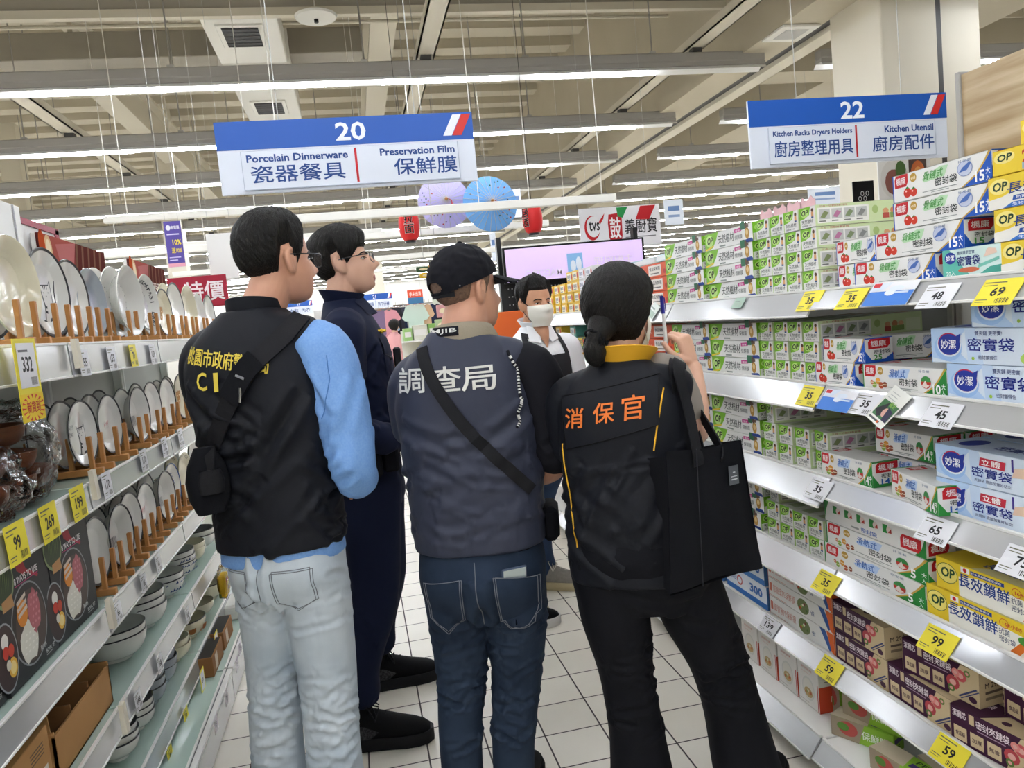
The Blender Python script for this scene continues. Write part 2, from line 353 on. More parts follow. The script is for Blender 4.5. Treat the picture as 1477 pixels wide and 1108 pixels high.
# light rows : rail, reflector and separate tubes
RN = ['nearest', 'second', 'third', 'fourth', 'fifth', 'sixth', 'seventh', 'eighth', 'ninth', 'tenth', 'eleventh', 'twelfth', 'thirteenth', 'fourteenth', 'fifteenth']
tm = MB(); tm.box((-.6, -.028, .0), (.6, .028, .03), 'tube_light', .008); TUBE = tm.mesh('tube')
hm = MB(); hm.tube([(0, 0, 0), (0, 0, ZC-.01-4.0)], .008, 'steel_grey', 4, False); hm.box((-.03, -.03, 0), (.03, .03, .03), 'shelf_grey'); HANGER = hm.mesh('hanger')
def light_row(y, x0, x1, n0, step, label, first=0.0):
    t = thing('light_track', label, 'ceiling light', ((x0+x1)/2, y, 3.8), group='rows of fluorescent ceiling lights'); L = (x1-x0)/2
    q = MB(); q.box((-L, -.055, .06), (L, .055, .1), 'steel_grey'); q.box((-L, -.065, .1), (L, .065, .2), 'steel_grey', .012); q.build('rail', t)
    q = MB(); q.add([(-L, -.09, .02), (L, -.09, .02), (L, -.04, .062), (-L, -.04, .062), (-L, .09, .02), (L, .09, .02), (L, .04, .062), (-L, .04, .062)], [(0, 1, 2, 3), (5, 4, 7, 6), (3, 2, 6, 7)], 'reflector'); q.build('reflector', t)
    x = -L+.6+first*.7
    while x < L:
        wx = x+(x0+x1)/2
        if all(abs(wx-a) > g for a, g in ((-2.96, .16), (.97, .16), (3.8, .16), (-.76, .45), (4.5, .5), (7.2, .45), (10.9, .45), (-3.1, .2), (-8.4, .2), (.75, .2))):
            o = bpy.data.objects.new('hanger', HANGER); COL.objects.link(o); o.parent = t; o.location = (x, 0, .2)
        x += 1.15+.6*((x*7.3) % 1)
    x = -L+.25+first
    while x+1.2 < L:
        o = bpy.data.objects.new('tube', TUBE); COL.objects.link(o); o.parent = t; o.location = (x+.6, 0, 0); x += step
    return t
for k in range(-6, 15):
    y = 7.64+2.23*k
    lab = ('fluorescent tube row spanning the hall, %s counted from the camera side' % RN[k]) if k >= 0 else 'fluorescent tube row behind the view, over the near aisle'
    light_row(y, -12.5, 4.56-.03*max(k, 0), 0, 1.57, lab, [.2, .9, .5, .1, .7][k % 5])
    if k >= -1:
        light_row(y, 5.22, 17.5, 0, 1.57, ('shorter tube row past the bulkhead, %s counted from the camera side' % RN[k]) if k >= 0 else 'shorter tube row past the bulkhead, out of view', 0)
# channels that carry the rows, pipes, hanging rods
for x, lab in ((-2.96, 'long cream steel channel over the light rows, the one left of the vented duct'), (.97, 'long cream steel channel over the light rows, passing above the number 20 sign'), (3.8, 'long cream steel channel over the light rows, the one beside the beige bulkhead')):
    q = MB(); q.box((-.09, 0, 0), (.09, 36, .012), 'cream_paint'); q.box((-.09, 0, 0), (-.075, 36, .09), 'cream_paint'); q.box((.075, 0, 0), (.09, 36, .09), 'cream_paint')
    for k in range(-1, 14):
        yy = 7.64+2.23*k-3.5
        if yy > 0: q.box((-.05, yy-.05, -.045), (.05, yy+.05, .0), 'dark_steel')
    tag(q.build('steel_channel', None, loc=(x, 3.5, 4.05)), lab, 'channel')
for y, z, lab in ((9.1, 4.95, 'thin white pipe hung under the deck just past the cream cross beam'), (10.75, 4.75, 'thin white pipe behind the nearest row of tubes'), (14.4, 4.5, 'thin white pipe above the third row of tubes')):
    q = MB(); q.tube([(XL+1, y, z), (4.2, y, z)], .022, 'cream_paint', 8); tag(q.build('sprinkler_pipe'), lab, 'pipe')
for (px, py, Y, w, lab) in ((640, 302, 6.6, 3.1, 'white hanging bar in front of the paper umbrellas'), (470, 345, 8.6, 5.0, 'white hanging bar behind the red lantern, lower than the umbrellas'), (560, 372, 11.5, 6.0, 'far white hanging bar low over the back of the hall'), (600, 386, 16.0, 9.0, 'farthest white hanging bar near the back wall')):
    c = at(px, py, Y=Y); q = MB(); q.box((-w/2, -.03, -.035), (w/2, .03, .035), 'white_paint', .006)
    for s in (-.42, .1, .46): q.tube([(w*s, 0, .03), (w*s, 0, ZC-.13-c.z)], .004, 'white_paint', 5)
    tag(q.build('hanging_bar', None, loc=tuple(c)), lab, 'bar')
for (px, py, Y, x1, lab) in ((150, 318, 7.5, 1.5, 'white hanging bar at the left, right of the meat poster'), (240, 355, 10.0, 2.6, 'white hanging bar at the left, behind the purple banner')):
    c = at(px, py, Y=Y); q = MB(); q.box((0, -.03, -.03), (x1, .03, .03), 'white_paint', .006); q.tube([(.2, 0, 0), (.2, 0, ZC-.13-c.z)], .004, 'white_paint', 5); q.tube([(x1-.2, 0, 0), (x1-.2, 0, ZC-.13-c.z)], .004, 'white_paint', 5)
    tag(q.build('hanging_bar', None, loc=tuple(c)), lab, 'bar')

# ================================================================ hanging aisle signs
def aisle_sign(Y, corners, number, left, right, label, slot):
    a = at(*corners[0], Y=Y); c = at(*corners[1], Y=Y); z0 = at(*corners[2], Y=Y).z
    w = c.x-a.x; h = (a.z+c.z)/2-z0
    t = thing('aisle_sign', label, 'sign', (a.x, Y, z0)); q = MB(); q.box((0, 0, 0), (w, .018, h), 'board_white', .002)
    F = Face(q, (0, 0, 0), (1, 0, 0), (0, 0, 1), .0012)
    F.rect(.0, h*.61, w, h, 'sign_blue')
    F.text(number, w*.51, h*.67, h*.26, '#f2f5fa', bold=.022, al='c', w=w*.118)
    F.poly([(w*.875, h*.67), (w*.91, h*.67), (w*.955, h*.97), (w*.92, h*.97)], '#eef1f6'); F.poly([(w*.912, h*.67), (w*.95, h*.67), (w*.994, h*.97), (w*.957, h*.97)], 'sign_red')
    q.build('board', t)
    p = MB(); p.box((w*.085, -.008, h*.045), (w*.93, -.001, h*.585), 'board_white', .002); G = Face(p, (0, -.008, 0), (1, 0, 0), (0, 0, 1), .0008)
    for a_, b_, c_, d_ in ((0, 0, w*.845, .004), (0, h*.536, w*.845, h*.54), (0, 0, .003, h*.54), (w*.842, 0, w*.845, h*.54)): G.rect(w*.085+a_, h*.045+b_, w*.085+c_, h*.045+d_, '#b4bdcc')  # grey outline painted in as edge shading of the inset panel
    G.rect(w*.515, h*.08, w*.524, h*.56, '#c22f35')
    (e0, c0, ue, uc), (e1, c1, ve, vc) = left, right
    G.text(e0, w*ue[0], h*.425, h*.105, 'sign_ink', w=w*(ue[1]-ue[0]), bold=.028); G.text(c0, w*uc[0], h*.14, h*.235, 'sign_ink', w=w*(uc[1]-uc[0]), bold=.018)
    G.text(e1, w*ve[0], h*.425, h*.105, 'sign_ink', w=w*(ve[1]-ve[0]), bold=.028); G.text(c1, w*vc[0], h*.14, h*.235, 'sign_ink', w=w*(vc[1]-vc[0]), bold=.018)
    p.build('name_panel', t)
    for s in (.24, .77):
        r = MB(); r.tube([(w*s, .009, h), (w*s, .009, ZC-.1-z0)], .0025, 'shelf_grey', 5); r.build('wire', t)
aisle_sign(4.0, ((307, 175), (680, 163), (315, 283)), '20', ('Porcelain Dinnerware', '瓷器餐具', (.105, .49), (.115, .472)), ('Preservation Film', '保鮮膜', (.615, .915), (.665, .918)),
           'white and blue hanging sign numbered 20 for porcelain dinnerware', 0)
aisle_sign(4.0, ((1078, 146), (1364, 133), (1082, 244)), '22', ('Kitchen Racks Dryers Holders', '廚房整理用具', (.108, .5), (.11, .5)), ('Kitchen Utensil', '廚房配件', (.665, .92), (.6, .92)),
           'white and blue hanging sign numbered 22 for kitchen racks', 0)
# ================================================================ the right-hand rack
S = (1.44, 1.168, .893, .617, .326, .115)                      # shelf surfaces, top to bottom
SN = ('top', 'second', 'third', 'fourth', 'fifth', 'bottom')
def rack_bay(y0, y1, label, side=1, header=False, drop=(0, 0, 0, 0, 0, 0), xs=1.315, shelves=S, depth=.47, basex=1.23, top=None):
    """one bay of shop shelving, front at |x|=xs; local origin at the middle of the foot; side -1 mirrors it"""
    t = thing('shelf_unit', label, 'shelf unit', (side*(xs+depth), (y0+y1)/2, 0)); L = (y1-y0)/2
    X = lambda x: side*(x-xs-depth)
    q = MB(); q.box((X(xs+depth), -L, .0), (X(xs+depth+.02), L, (top or shelves[0]+.1)), 'shelf_grey'); q.build('back_panel', t)
    for yy in (-L, L-.03):
        q = MB(); q.box((X(xs+depth-.04), yy+.002, 0), (X(xs+depth), yy+.028, (top or shelves[0]+.1)), 'shelf_white', .003); q.build('upright', t)
    for i, z in enumerate(shelves):
        fx = xs if i < len(shelves)-1 else basex
        q = MB(); glass = side < 0
        q.box((X(fx), -L+.002, z-.024), (X(xs+depth-.04), L-.002, z), 'glass_shelf' if glass else 'shelf_white', .003)
        if glass: q.box((X(fx-.004), -L+.002, z-.012), (X(fx), L-.002, z+.001), 'glass_edge')
        o = q.build('shelf', t)
        r = MB(); d = drop[i]; h = (.046+d) if side > 0 else .066; a = .04 if side > 0 else .004
        if side < 0 and i == 0: h = .082
        p0, p1 = (X(fx-.006), z+.002), (X(fx-.006-a-d*.3), z-h)
        n = 4
        r.add([(p0[0], -L+.003, p0[1]), (p0[0], L-.003, p0[1]), (p1[0], L-.003, p1[1]), (p1[0], -L+.003, p1[1]), (p0[0]+side*.006, -L+.003, p0[1]), (p0[0]+side*.006, L-.003, p0[1]), (p1[0]+side*.006, L-.003, p1[1]), (p1[0]+side*.006, -L+.003, p1[1])],
              [(0, 1, 2, 3), (4, 7, 6, 5), (0, 4, 5, 1), (3, 2, 6, 7), (0, 3, 7, 4), (1, 5, 6, 2)], 'rail_clear')
        for (zz, hh) in ((z+.004, .007), (z-h-.002, .006)):
            xx = p0[0] if zz > z-.01 else p1[0]
            r.box((xx-side*.003, -L+.003, zz-hh/2), (xx+side*.006, L-.003, zz+hh/2), 'shelf_white', .001)
        r.build('price_rail', o)
    q = MB(); q.box((X(basex+.03), -L+.004, 0), (X(xs+depth-.04), L-.004, shelves[-1]-.026), 'shelf_grey'); q.build('plinth', t)
    if header:
        q = MB(); q.box((X(1.79), -L, 1.55), (X(1.815), L-.012, 2.02), 'wood_panel'); q.box((X(1.782), L-.014, 1.45), (X(1.82), L+.004, 2.03), 'steel_grey', .003); q.build('header_panel', t)
    return t
mat('wood_panel', '#c9b594', .5, noise_mix=(2.0, '#9c8159', .14), stretch=(1, 1.0, 12))
FAR_DROP = (.02, .02, .03, .03, .0, .01)
rack_bay(1.02, 1.965, 'near bay of the right rack, with the tall wood-grain header panel', header=True, top=1.54)
for a, c, lab in ((1.97, 2.99, 'second bay of the right rack, full of green cling film boxes'), (2.995, 3.95, 'third bay of the right rack, orange boxes on its top shelf'), (3.955, 4.9, 'fourth bay of the right rack, behind the man in the white mask'), (4.905, 5.65, 'far end bay of the right rack, next to the screen')):
    rack_bay(a, c, lab, drop=FAR_DROP)

# ---------------------------------------------------------------- printed cartons
PAPER = '#e9e9e6'
class Carton:
    def __init__(s, L, D, H, base=PAPER, sides=None):
        s.q = MB(); s.L, s.D, s.H = L, D, H
        s.q.box((0, 0, 0), (L, D, H), base, .0015)
        s.front = Face(s.q, (0, 0, 0), (1, 0, 0), (0, 0, 1)); s.left = Face(s.q, (0, D, 0), (0, -1, 0), (0, 0, 1))
        s.right = Face(s.q, (L, 0, 0), (0, 1, 0), (0, 0, 1)); s.top = Face(s.q, (0, 0, H), (1, 0, 0), (0, 1, 0))
        s.back = Face(s.q, (L, D, 0), (-1, 0, 0), (0, 0, 1))
    def mesh(s): return s.q.mesh('carton', 30)
def fruit(F, x, y, r, c, leaf='#3f7d34'):
    F.ell(x, y, r, r*.92, c, 14); F.ell(x-r*.3, y+r*.3, r*.22, r*.18, '#f3c9c0', 8); F.poly([(x-r*.5, y+r*.8), (x, y+r*1.15), (x+r*.5, y+r*.8), (x, y+r*.7)], leaf)
def op_end(F, w, h):
    F.poly([(0, h*.42), (w*.3, h*.46), (w*.62, h*.6), (w*.72, h), (0, h)], '#79b92c'); F.ell(w*.34, h*.72, w*.25, h*.2, '#b8dd7a')
    F.text('OP', w*.13, h*.6, h*.26, '#15240f', w=w*.42, bold=.03, skew=.2)
    F.ell(w*.83, h*.8, w*.08, h*.09, '#5a3b28', 10); F.rect(w*.76, h*.45, w*.9, h*.72, '#d8a06c'); F.rect(w*.76, h*.42, w*.9, h*.5, '#3c5a8e')
    F.text('天然植材', w*.12, h*.2, h*.2, '#33413a', w=w*.74, bold=.01); F.text('保鮮膜 100', w*.14, h*.07, h*.09, '#666a66', w=w*.6)
    F.rect(0, 0, w*.035, h*.42, '#a9d05a')
def op_front(F, w, h):
    F.poly([(0, 0), (w*.03, 0), (w*.17, h*.1), (w*.25, h*.5), (w*.31, h), (0, h)], '#7cba31'); F.poly([(0, 0), (w*.03, 0), (w*.2, h*.18), (w*.19, h*.25), (w*.02, h*.1), (0, h*.1)], '#e7c93c')
    F.ell(w*.11, h*.54, w*.085, h*.36, '#bfe08a'); F.text('OP', w*.05, h*.34, h*.44, '#15240f', w=w*.125, bold=.03, skew=.2)
    F.text('天然植材', w*.3, h*.26, h*.5, '#36423c', w=w*.33, bold=.012, skew=.05); F.text('保鮮膜', w*.65, h*.27, h*.26, '#5b625f', w=w*.15)
    F.poly([(w*.65, h*.66), (w*.79, h*.7), (w*.79, h*.9), (w*.65, h*.86)], '#c9358c'); F.text('環保', w*.67, h*.7, h*.12, '#f5e6f0', w=w*.09)
    F.rect(w*.32, h*.07, w*.45, h*.16, '#8a948e'); F.ell(w*.895, h*.5, w*.042, h*.33, '#b98d3e', 12); F.ell(w*.895, h*.55, w*.025, h*.16, '#dfc48a', 10)
    F.poly([(w*.84, 0), (w, 0), (w, h*.1), (w*.97, h*.2), (w*.84, h*.16)], '#2a4690'); F.rect(w*.855, h*.82, w*.93, h*.98, '#6a5240')
def op_side(F, w, h):
    F.rect(0, 0, w, h, '#cddfae'); F.rect(w*.02, h*.12, w*.5, h*.86, '#eef0ea'); F.text('三合一切割好拿好用', w*.04, h*.88, h*.09, '#a83d5a', w=w*.26)
    for i in range(4):
        x = w*(.035+.115*i); F.rect(x, h*.3, x+w*.1, h*.78, '#c2c6c2'); F.poly([(x+w*.01, h*.4), (x+w*.05, h*.35), (x+w*.09, h*.6), (x+w*.05, h*.7)], ('#7f8d62', '#b6779a', '#7d8f6a', '#868a88')[i]); F.rect(x, h*.18, x+w*.06, h*.24, '#7c827c')
    for x, r, c in ((.66, .13, '#d8a27a'), (.73, .17, '#c98d64'), (.79, .12, '#dcae86')): F.ell(w*x, h*.5, w*.028, h*r, c, 12); F.rect(w*(x-.03), h*.15, w*(x+.03), h*.4, '#b5574d' if x < .7 else '#86a05a')
    F.rect(w*.84, h*.1, w*.98, h*.7, '#dde8c8'); F.ell(w*.56, h*.6, w*.03, h*.2, '#a9c47c', 12)
def mk_op(front, end=True):
    c = Carton(.348, .078, .0605); (op_front if front else op_side)(c.front, .348, .0605)
    op_end(c.left, .078, .0605); op_end(c.right, .078, .0605); op_side(c.back, .348, .0605)
    c.top.rect(.0, 0, .348, .078, '#d7dbd0'); c.top.rect(.02, .015, .2, .06, '#a4b48a'); c.top.rect(.24, .02, .33, .05, '#b98d3e')
    if front:                                                                # gift tag taped on its right end
        c.front.rect(.27, .045, .3, .072, '#2f6a4a'); c.front.ell(.306, .058, .008, .012, '#5d4a3c', 10)
    return c.mesh()
def badge(F, x, y, w, h):
    F.poly([(x, y), (x+w*.86, y), (x+w, y+h*.35), (x+w, y+h), (x+w*.1, y+h), (x, y+h*.7)], '#c5252c'); F.text('楓康', x+w*.12, y+h*.2, h*.6, '#f6ecec', w=w*.7, bold=.02)
def kk(L, D, H, kind, n, unit):
    z = kind == 'zip'; edge = '#2458b8' if z else '#2f8a3e'; acc = '#4d9a4a' if z else '#2e62b4'; dk = '#2b3330'
    c = Carton(L, D, H); F = c.front; a = min(1, .3/L)                        # small boxes keep the size of the print
    F.rect(0, 0, L*.012, H, edge); F.poly([(L*.74, 0), (L, 0), (L, H), (L*.95, H*.72), (L*.87, H*.32)], edge); F.poly([(L*.72, 0), (L*.74, 0), (L*.87, H*.32), (L*.95, H*.72), (L, H), (L*.975, H), (L*.935, H*.74), (L*.86, H*.36)], '#c9a24a')
    badge(F, L*.025, H*.52, L*.15*a**.3, H*.46); F.ell(L*.235, H*.78, L*.036, H*.16, '#b8923c', 14); F.text('60週', L*.21, H*.72, H*.1, '#fff3d0', w=L*.05)
    if z: fruit(F, L*.165, H*.28, H*.2, '#c8321f'); fruit(F, L*.235, H*.25, H*.17, '#cf3c26')
    else:
        for x, y, r, q in ((.15, .2, .14, '#8fb04a'), (.2, .36, .15, '#d99a3c'), (.24, .2, .15, '#b5532f'), (.12, .3, .1, '#c9705a'), (.29, .24, .13, '#8a4a34')): F.ell(L*x, H*y, H*r, H*r*.9, q, 12); F.rect(L*x-H*r, H*y-H*.015, L*x+H*r, H*y+H*.015, '#efe0c0')
    F.poly([(L*.35, H*.5), (L*.33, H*.62), (L*.52, H*.93), (L*.6, H*.9), (L*.56, H*.55)], '#b9dcb4' if z else '#bcd2f0')
    F.text('骨鏈式' if z else '滑軌式', L*.34, H*.56, H*.3, acc, w=L*.2, bold=.03, skew=.2); F.text('密封袋', L*.46, H*.26, H*.28, dk, w=L*.22, bold=.02)
    F.rect(L*.33, H*.14, L*.68, H*.17, '#9aa09c'); F.rect(L*.42, H*.08, L*.6, H*.105, '#9aa09c')
    if z: F.ell(L*.76, H*.62, L*.072, H*.27, '#8c9cc4'); F.ell(L*.76, H*.62, L*.066, H*.245, '#c3cbe0'); F.poly([(L*.7, H*.5), (L*.78, H*.55), (L*.82, H*.75), (L*.8, H*.8), (L*.74, H*.66)], '#4c6db4')
    else: F.ell(L*.78, H*.46, L*.062, H*.26, '#dcdfe0'); F.ell(L*.78, H*.47, L*.056, H*.23, '#c0392e'); F.ell(L*.78, H*.47, L*.056, H*.23, '#3d8a48', a0=.1, a1=PI-.1); F.poly([(L*.735, H*.34), (L*.775, H*.55), (L*.79, H*.4), (L*.82, H*.36), (L*.78, H*.25)], '#e9d9d2')
    F.text('好·安·鮮', L*.7, H*.82, H*.1, '#6b7f9a', w=L*.12)
    F.text(n, L*.85, H*.07, H*.36, '#ffffff', w=L*.085 if len(n) > 1 else L*.045, bold=.03); F.text(unit[0], L*.945, H*.26, H*.2, '#ffffff', w=L*.04, bold=.012); F.text(unit[1], L*.945, H*.05, H*.18, '#ffffff', w=L*.036, bold=.012)
    for E in (c.right, c.left):
        E.rect(0, 0, D, H*.12, edge); E.poly([(0, 0), (D*.3, 0), (0, H*.5)], edge); E.poly([(D, 0), (D*.55, 0), (D, H*.35)], edge)
        badge(E, D*.12, H*.56, D*.78, H*.4); E.text('密封袋', D*.3, H*.34, H*.17, dk, w=D*.6, bold=.02); E.text(n, D*.3, H*.1, H*.22, acc, w=D*.3, bold=.02)
        E.rect(0, H*.96, D, H, edge)
    c.top.rect(0, 0, L, D, '#d9d9d5'); c.top.rect(0, 0, L*.03, D, edge); c.top.rect(L*.97, 0, L, D, edge); badge(c.top, L*.06, D*.35, L*.14, D*.5)
    return c.mesh()
def kk_back():
    L, D, H = .42, .085, .066; c = Carton(L, D, H); F = c.front; g = '#2f8a3e'
    F.poly([(0, 0), (0, H), (L*.06, H), (L*.02, H*.5)], g); F.poly([(L*.9, 0), (L, 0), (L, H*.9), (L*.96, H*.3)], g); badge(F, L*.78, H*.12, L*.18, H*.55)
    for i in range(5): x = L*(.1+.13*i); F.rect(x, H*.45, x+L*.045, H*.8, g); F.ell(x+L*.06, H*.6, L*.025, H*.16, '#e2d3cc', 10); F.poly([(x+L*.05, H*.5), (x+L*.085, H*.5), (x+L*.08, H*.68)], '#b8443c')
    F.text('密封袋', L*.4, H*.08, H*.2, '#2e62b4', w=L*.16, bold=.02); F.rect(L*.3, H*.12, L*.38, H*.2, '#9aa09c')
    badge(c.right, .006, H*.1, .06, H*.55); c.right.rect(0, H*.9, D, H, g); c.top.rect(0, 0, L, D, '#d9d9d5'); return c.mesh()
def miao(kind):
    L, D, H = (.36, .12, .08) if kind != 'teal' else (.165, .09, .066); teal = kind == 'teal'
    c = Carton(L, D, H, '#dce8f6' if not teal else '#d5ebe6'); F = c.front; hi = '#b6d2f3' if not teal else '#5fb9a8'
    if teal:
        F.poly([(0, 0), (L*.5, 0), (L*.3, H*.5), (L*.12, H), (0, H)], hi); F.poly([(L*.55, 0), (L, 0), (L, H*.35), (L*.8, H*.3)], '#4fa897'); F.poly([(L*.6, H*.28), (L*.95, H*.5), (L*.95, H*.6), (L*.62, H*.4)], '#7cc4b4')
        F.ell(L*.14, H*.7, L*.1, H*.2, '#2b3d96'); F.text('妙潔', L*.07, H*.6, H*.2, '#fff', w=L*.14, bold=.02); F.text('密實袋', L*.26, H*.4, H*.32, '#1c2b78', w=L*.38, bold=.03, shear=.0)
        F.text('雙夾鏈更密實', L*.26, H*.78, H*.12, '#3e5a80', w=L*.3); F.ell(L*.45, H*.26, L*.18, H*.09, '#c9694a', 14); F.text('20入', L*.06, H*.1, H*.16, '#f6faf8', w=L*.16); F.ell(L*.8, H*.78, L*.06, H*.12, '#e6c2ae', 12)
        F.poly([(L*.7, H*.62), (L*.92, H*.72), (L*.9, H*.86), (L*.78, H*.9)], '#e9cdbb')
    else:
        F.poly([(0, H*.15), (L*.2, 0), (L*.32, 0), (L*.18, H*.5), (L*.3, H), (0, H)], hi); F.poly([(L*.3, 0), (L*.42, 0), (L*.36, H), (L*.28, H)], '#c8dcf4'); F.ell(L*.14, H*.45, L*.115, H*.4, '#9fc3ef'); F.ell(L*.15, H*.52, L*.1, H*.34, '#e4eefb')
        F.ell(L*.15, H*.55, L*.092, H*.32, '#c9324e'); F.ell(L*.152, H*.535, L*.09, H*.3, '#2a3c9a', 22); F.poly([(L*.2, H*.75), (L*.25, H*.85), (L*.235, H*.5)], '#2a3c9a'); F.text('妙潔', L*.085, H*.4, H*.27, '#f4f6fc', w=L*.125, bold=.02)
        if kind == 'wide':
            F.text('密實袋', L*.3, H*.36, H*.36, '#1f2f86', w=L*.34, bold=.035); F.text('雙夾鏈 更密實!', L*.36, H*.79, H*.13, '#3a4a80', w=L*.2); F.text('密封鎖得住', L*.38, H*.14, H*.12, '#44507c', w=L*.14)
            F.ell(L*.9, H*.4, L*.14, H*.42, '#d9822a', 22); F.ell(L*.905, H*.4, L*.11, H*.33, '#efb04a', 20); F.ell(L*.91, H*.4, L*.03, H*.1, '#c9a14a', 10); F.poly([(L*.76, H*.55), (L*.8, H*.9), (L*.86, H*.92), (L*.82, H*.6)], '#3f8a46'); F.ell(L*.74, H*.2, L*.06, H*.16, '#b5d36a', 14)
            F.ell(L*.97, H*.3, L*.028, H*.13, '#c23a78', 14); F.text('大', L*.955, H*.24, H*.12, '#fff', w=L*.03, bold=.02); F.ell(L*.34, H*.16, L*.012, H*.05, '#9ac04a', 8)
        else:
            F.text('密實袋', L*.3, H*.27, H*.28, '#1f2f86', w=L*.3, bold=.035); F.poly([(L*.36, H*.6), (L*.55, H*.58), (L*.56, H*.82), (L*.37, H*.84)], '#c5384a'); F.text('立體', L*.38, H*.63, H*.17, '#fff', w=L*.14, bold=.03); F.text('夾鏈袋 底部加寬好站立!', L*.32, H*.13, H*.09, '#44507c', w=L*.28)
            F.poly([(L*.6, H*.45), (L*.72, H*.5), (L*.74, H*.8), (L*.62, H*.7)], '#e6c8b2'); F.rect(L*.6, H*.6, L*.615, H*.95, '#4b3f8e')
            F.poly([(L*.68, H*.05), (L*.9, H*.05), (L*.92, H*.8), (L*.7, H*.8)], '#eef0ea'); F.poly([(L*.69, H*.07), (L*.88, H*.07), (L*.89, H*.5), (L*.72, H*.45)], '#c9b98e'); 
            for i in range(9): F.ell(L*(.72+.018*i), H*(.16+.1*((i*7) % 4)), L*.013, H*.05, ('#b5813e', '#d8d2b4', '#8a9a4a')[i % 3], 8)
            F.ell(L*.74, H*.17, L*.032, H*.14, '#6fae45', 16); F.text('大', L*.724, H*.1, H*.14, '#fff', w=L*.033, bold=.02); F.text('24入', L*.79, H*.1, H*.15, '#2d3a7a', w=L*.085, bold=.02); F.ell(L*.96, H*.5, L*.035, H*.4, '#a9c878', 14)
    for E in (c.left, c.right): E.rect(0, 0, D, H*.3, hi); E.ell(D*.4, H*.62, D*.22, H*.2, '#2a3c9a'); E.text('密實袋', D*.2, H*.18, H*.14, '#1f2f86', w=D*.5, bold=.02)
    c.top.rect(0, 0, L, D, '#c9d8ec' if not teal else '#cfe6e0'); c.top.ell(L*.15, D*.5, L*.08, D*.3, '#2a3c9a'); c.top.text('密實袋', L*.35, D*.3, D*.3, '#1f2f86', w=L*.3, bold=.03)
    return c.mesh()
def op_bag(small=False):
    L, D, H = .3, .1, .066 if not small else .05; c = Carton(L, D, H, '#e8c93a'); F = c.front
    F.poly([(0, 0), (L, 0), (L, H*.62), (L*.4, H*.6), (L*.22, H*.5), (L*.12, H*.36), (0, H*.3)], '#eceae2') if not small else F.rect(L*.3, 0, L, H*.55, '#efe6c0')
    F.ell(L*.1, H*.68, L*.085, H*.24, '#f4e38a'); F.text('OP', L*.04, H*.54, H*.28, '#23402a', w=L*.12, bold=.03, skew=.15)
    if small: F.text('2', L*.24, H*.3, H*.5, '#c23a2a', w=L*.06, bold=.03); F.text('倍大容量', L*.32, H*.4, H*.3, '#2c3f78', w=L*.26, bold=.02); [F.rect(L*(.24+.16*i), H*.05, L*(.36+.16*i), H*.32, q) for i, q in enumerate(('#9ab2c6', '#d5d7d8', '#c56a44', '#b8c6a0'))]
    else: F.text('長效鎖鮮', L*.16, H*.4, H*.34, '#27407e', w=L*.5, bold=.02, skew=.1); F.poly([(L*.2, H*.2), (L*.55, H*.2), (L*.56, H*.34), (L*.21, H*.34)], '#2f56a8'); F.text('抗菌立體密封袋', L*.23, H*.23, H*.09, '#fff', w=L*.3); F.poly([(L*.12, 0), (L, 0), (L, H*.18), (L*.2, H*.15)], '#3b74c4'); F.text('生物分解 立體2倍大', L*.2, H*.03, H*.1, '#f4f8ff', w=L*.4); F.rect(L*.7, H*.2, L*.95, H*.6, '#b8c9a0')
    op_end(c.left, D, H); c.top.rect(0, 0, L, D, '#dfc03a'); return c.mesh()
def op_long():
    L, D, H = .36, .1, .077; c = Carton(L, D, H, '#e9cb34'); F = c.front
    F.poly([(L*.2, 0), (L, 0), (L, H*.5), (L*.8, H*.62), (L*.35, H*.74), (L*.2, H*.6)], '#f2f0e6'); F.ell(L*.1, H*.56, L*.09, H*.32, '#f3e27a'); F.ring(L*.1, H*.56, L*.09, H*.32, .0014, '#2a5a34'); F.text('OP', L*.045, H*.42, H*.32, '#234a2c', w=L*.12, bold=.03, skew=.1)
    F.rect(L*.22, H*.78, L*.29, H*.95, '#f4f4f2'); F.ell(L*.255, H*.865, L*.016, H*.065, '#c5282c', 12); F.rect(L*.3, H*.8, L*.56, H*.92, '#26408c'); F.text('日本長期間鮮度保存', L*.31, H*.825, H*.07, '#fff', w=L*.23)
    F.text('長效鎖鮮', L*.2, H*.32, H*.42, '#1f4088', w=L*.4, bold=.03); F.text('抗菌', L*.61, H*.44, H*.18, '#2a3c60', w=L*.08, bold=.01); F.text('密封袋', L*.61, H*.22, H*.18, '#2a3c60', w=L*.12, bold=.01)
    F.ring(L*.65, H*.78, L*.035, H*.14, .0012, '#c8383a'); F.text('168小時', L*.64, H*.72, H*.13, '#c8383a', w=L*.14, bold=.015)
    fruit(F, L*.84, H*.26, H*.2, '#c93122'); fruit(F, L*.92, H*.2, H*.17, '#d03a28'); [F.poly([(L*(.69+.02*i), H*.05), (L*(.72+.02*i), H*.04), (L*(.79+.02*i), H*.4), (L*(.77+.02*i), H*.44)], '#d9722a') for i in range(3)]; F.ell(L*.8, H*.5, L*.05, H*.13, '#4a8a3a', 10); F.rect(L*.92, H*.5, L, H*.8, '#26408c')
    F.text('3', L*.94, H*.58, H*.14, '#fff', w=L*.02); c.left.rect(0, 0, D, H*.5, '#f2f0e6'); c.right.rect(0, 0, D, H*.5, '#f2f0e6'); c.right.text('OP', D*.2, H*.55, H*.3, '#234a2c', w=D*.5, bold=.03)
    T = c.top; T.rect(0, 0, L, D, '#dfc234'); T.poly([(L*.3, 0), (L, 0), (L, D*.8), (L*.5, D)], '#d8cf9a'); T.text('長效鎖鮮', L*.3, D*.3, D*.3, '#26408c', w=L*.4, bold=.02); return c.mesh()
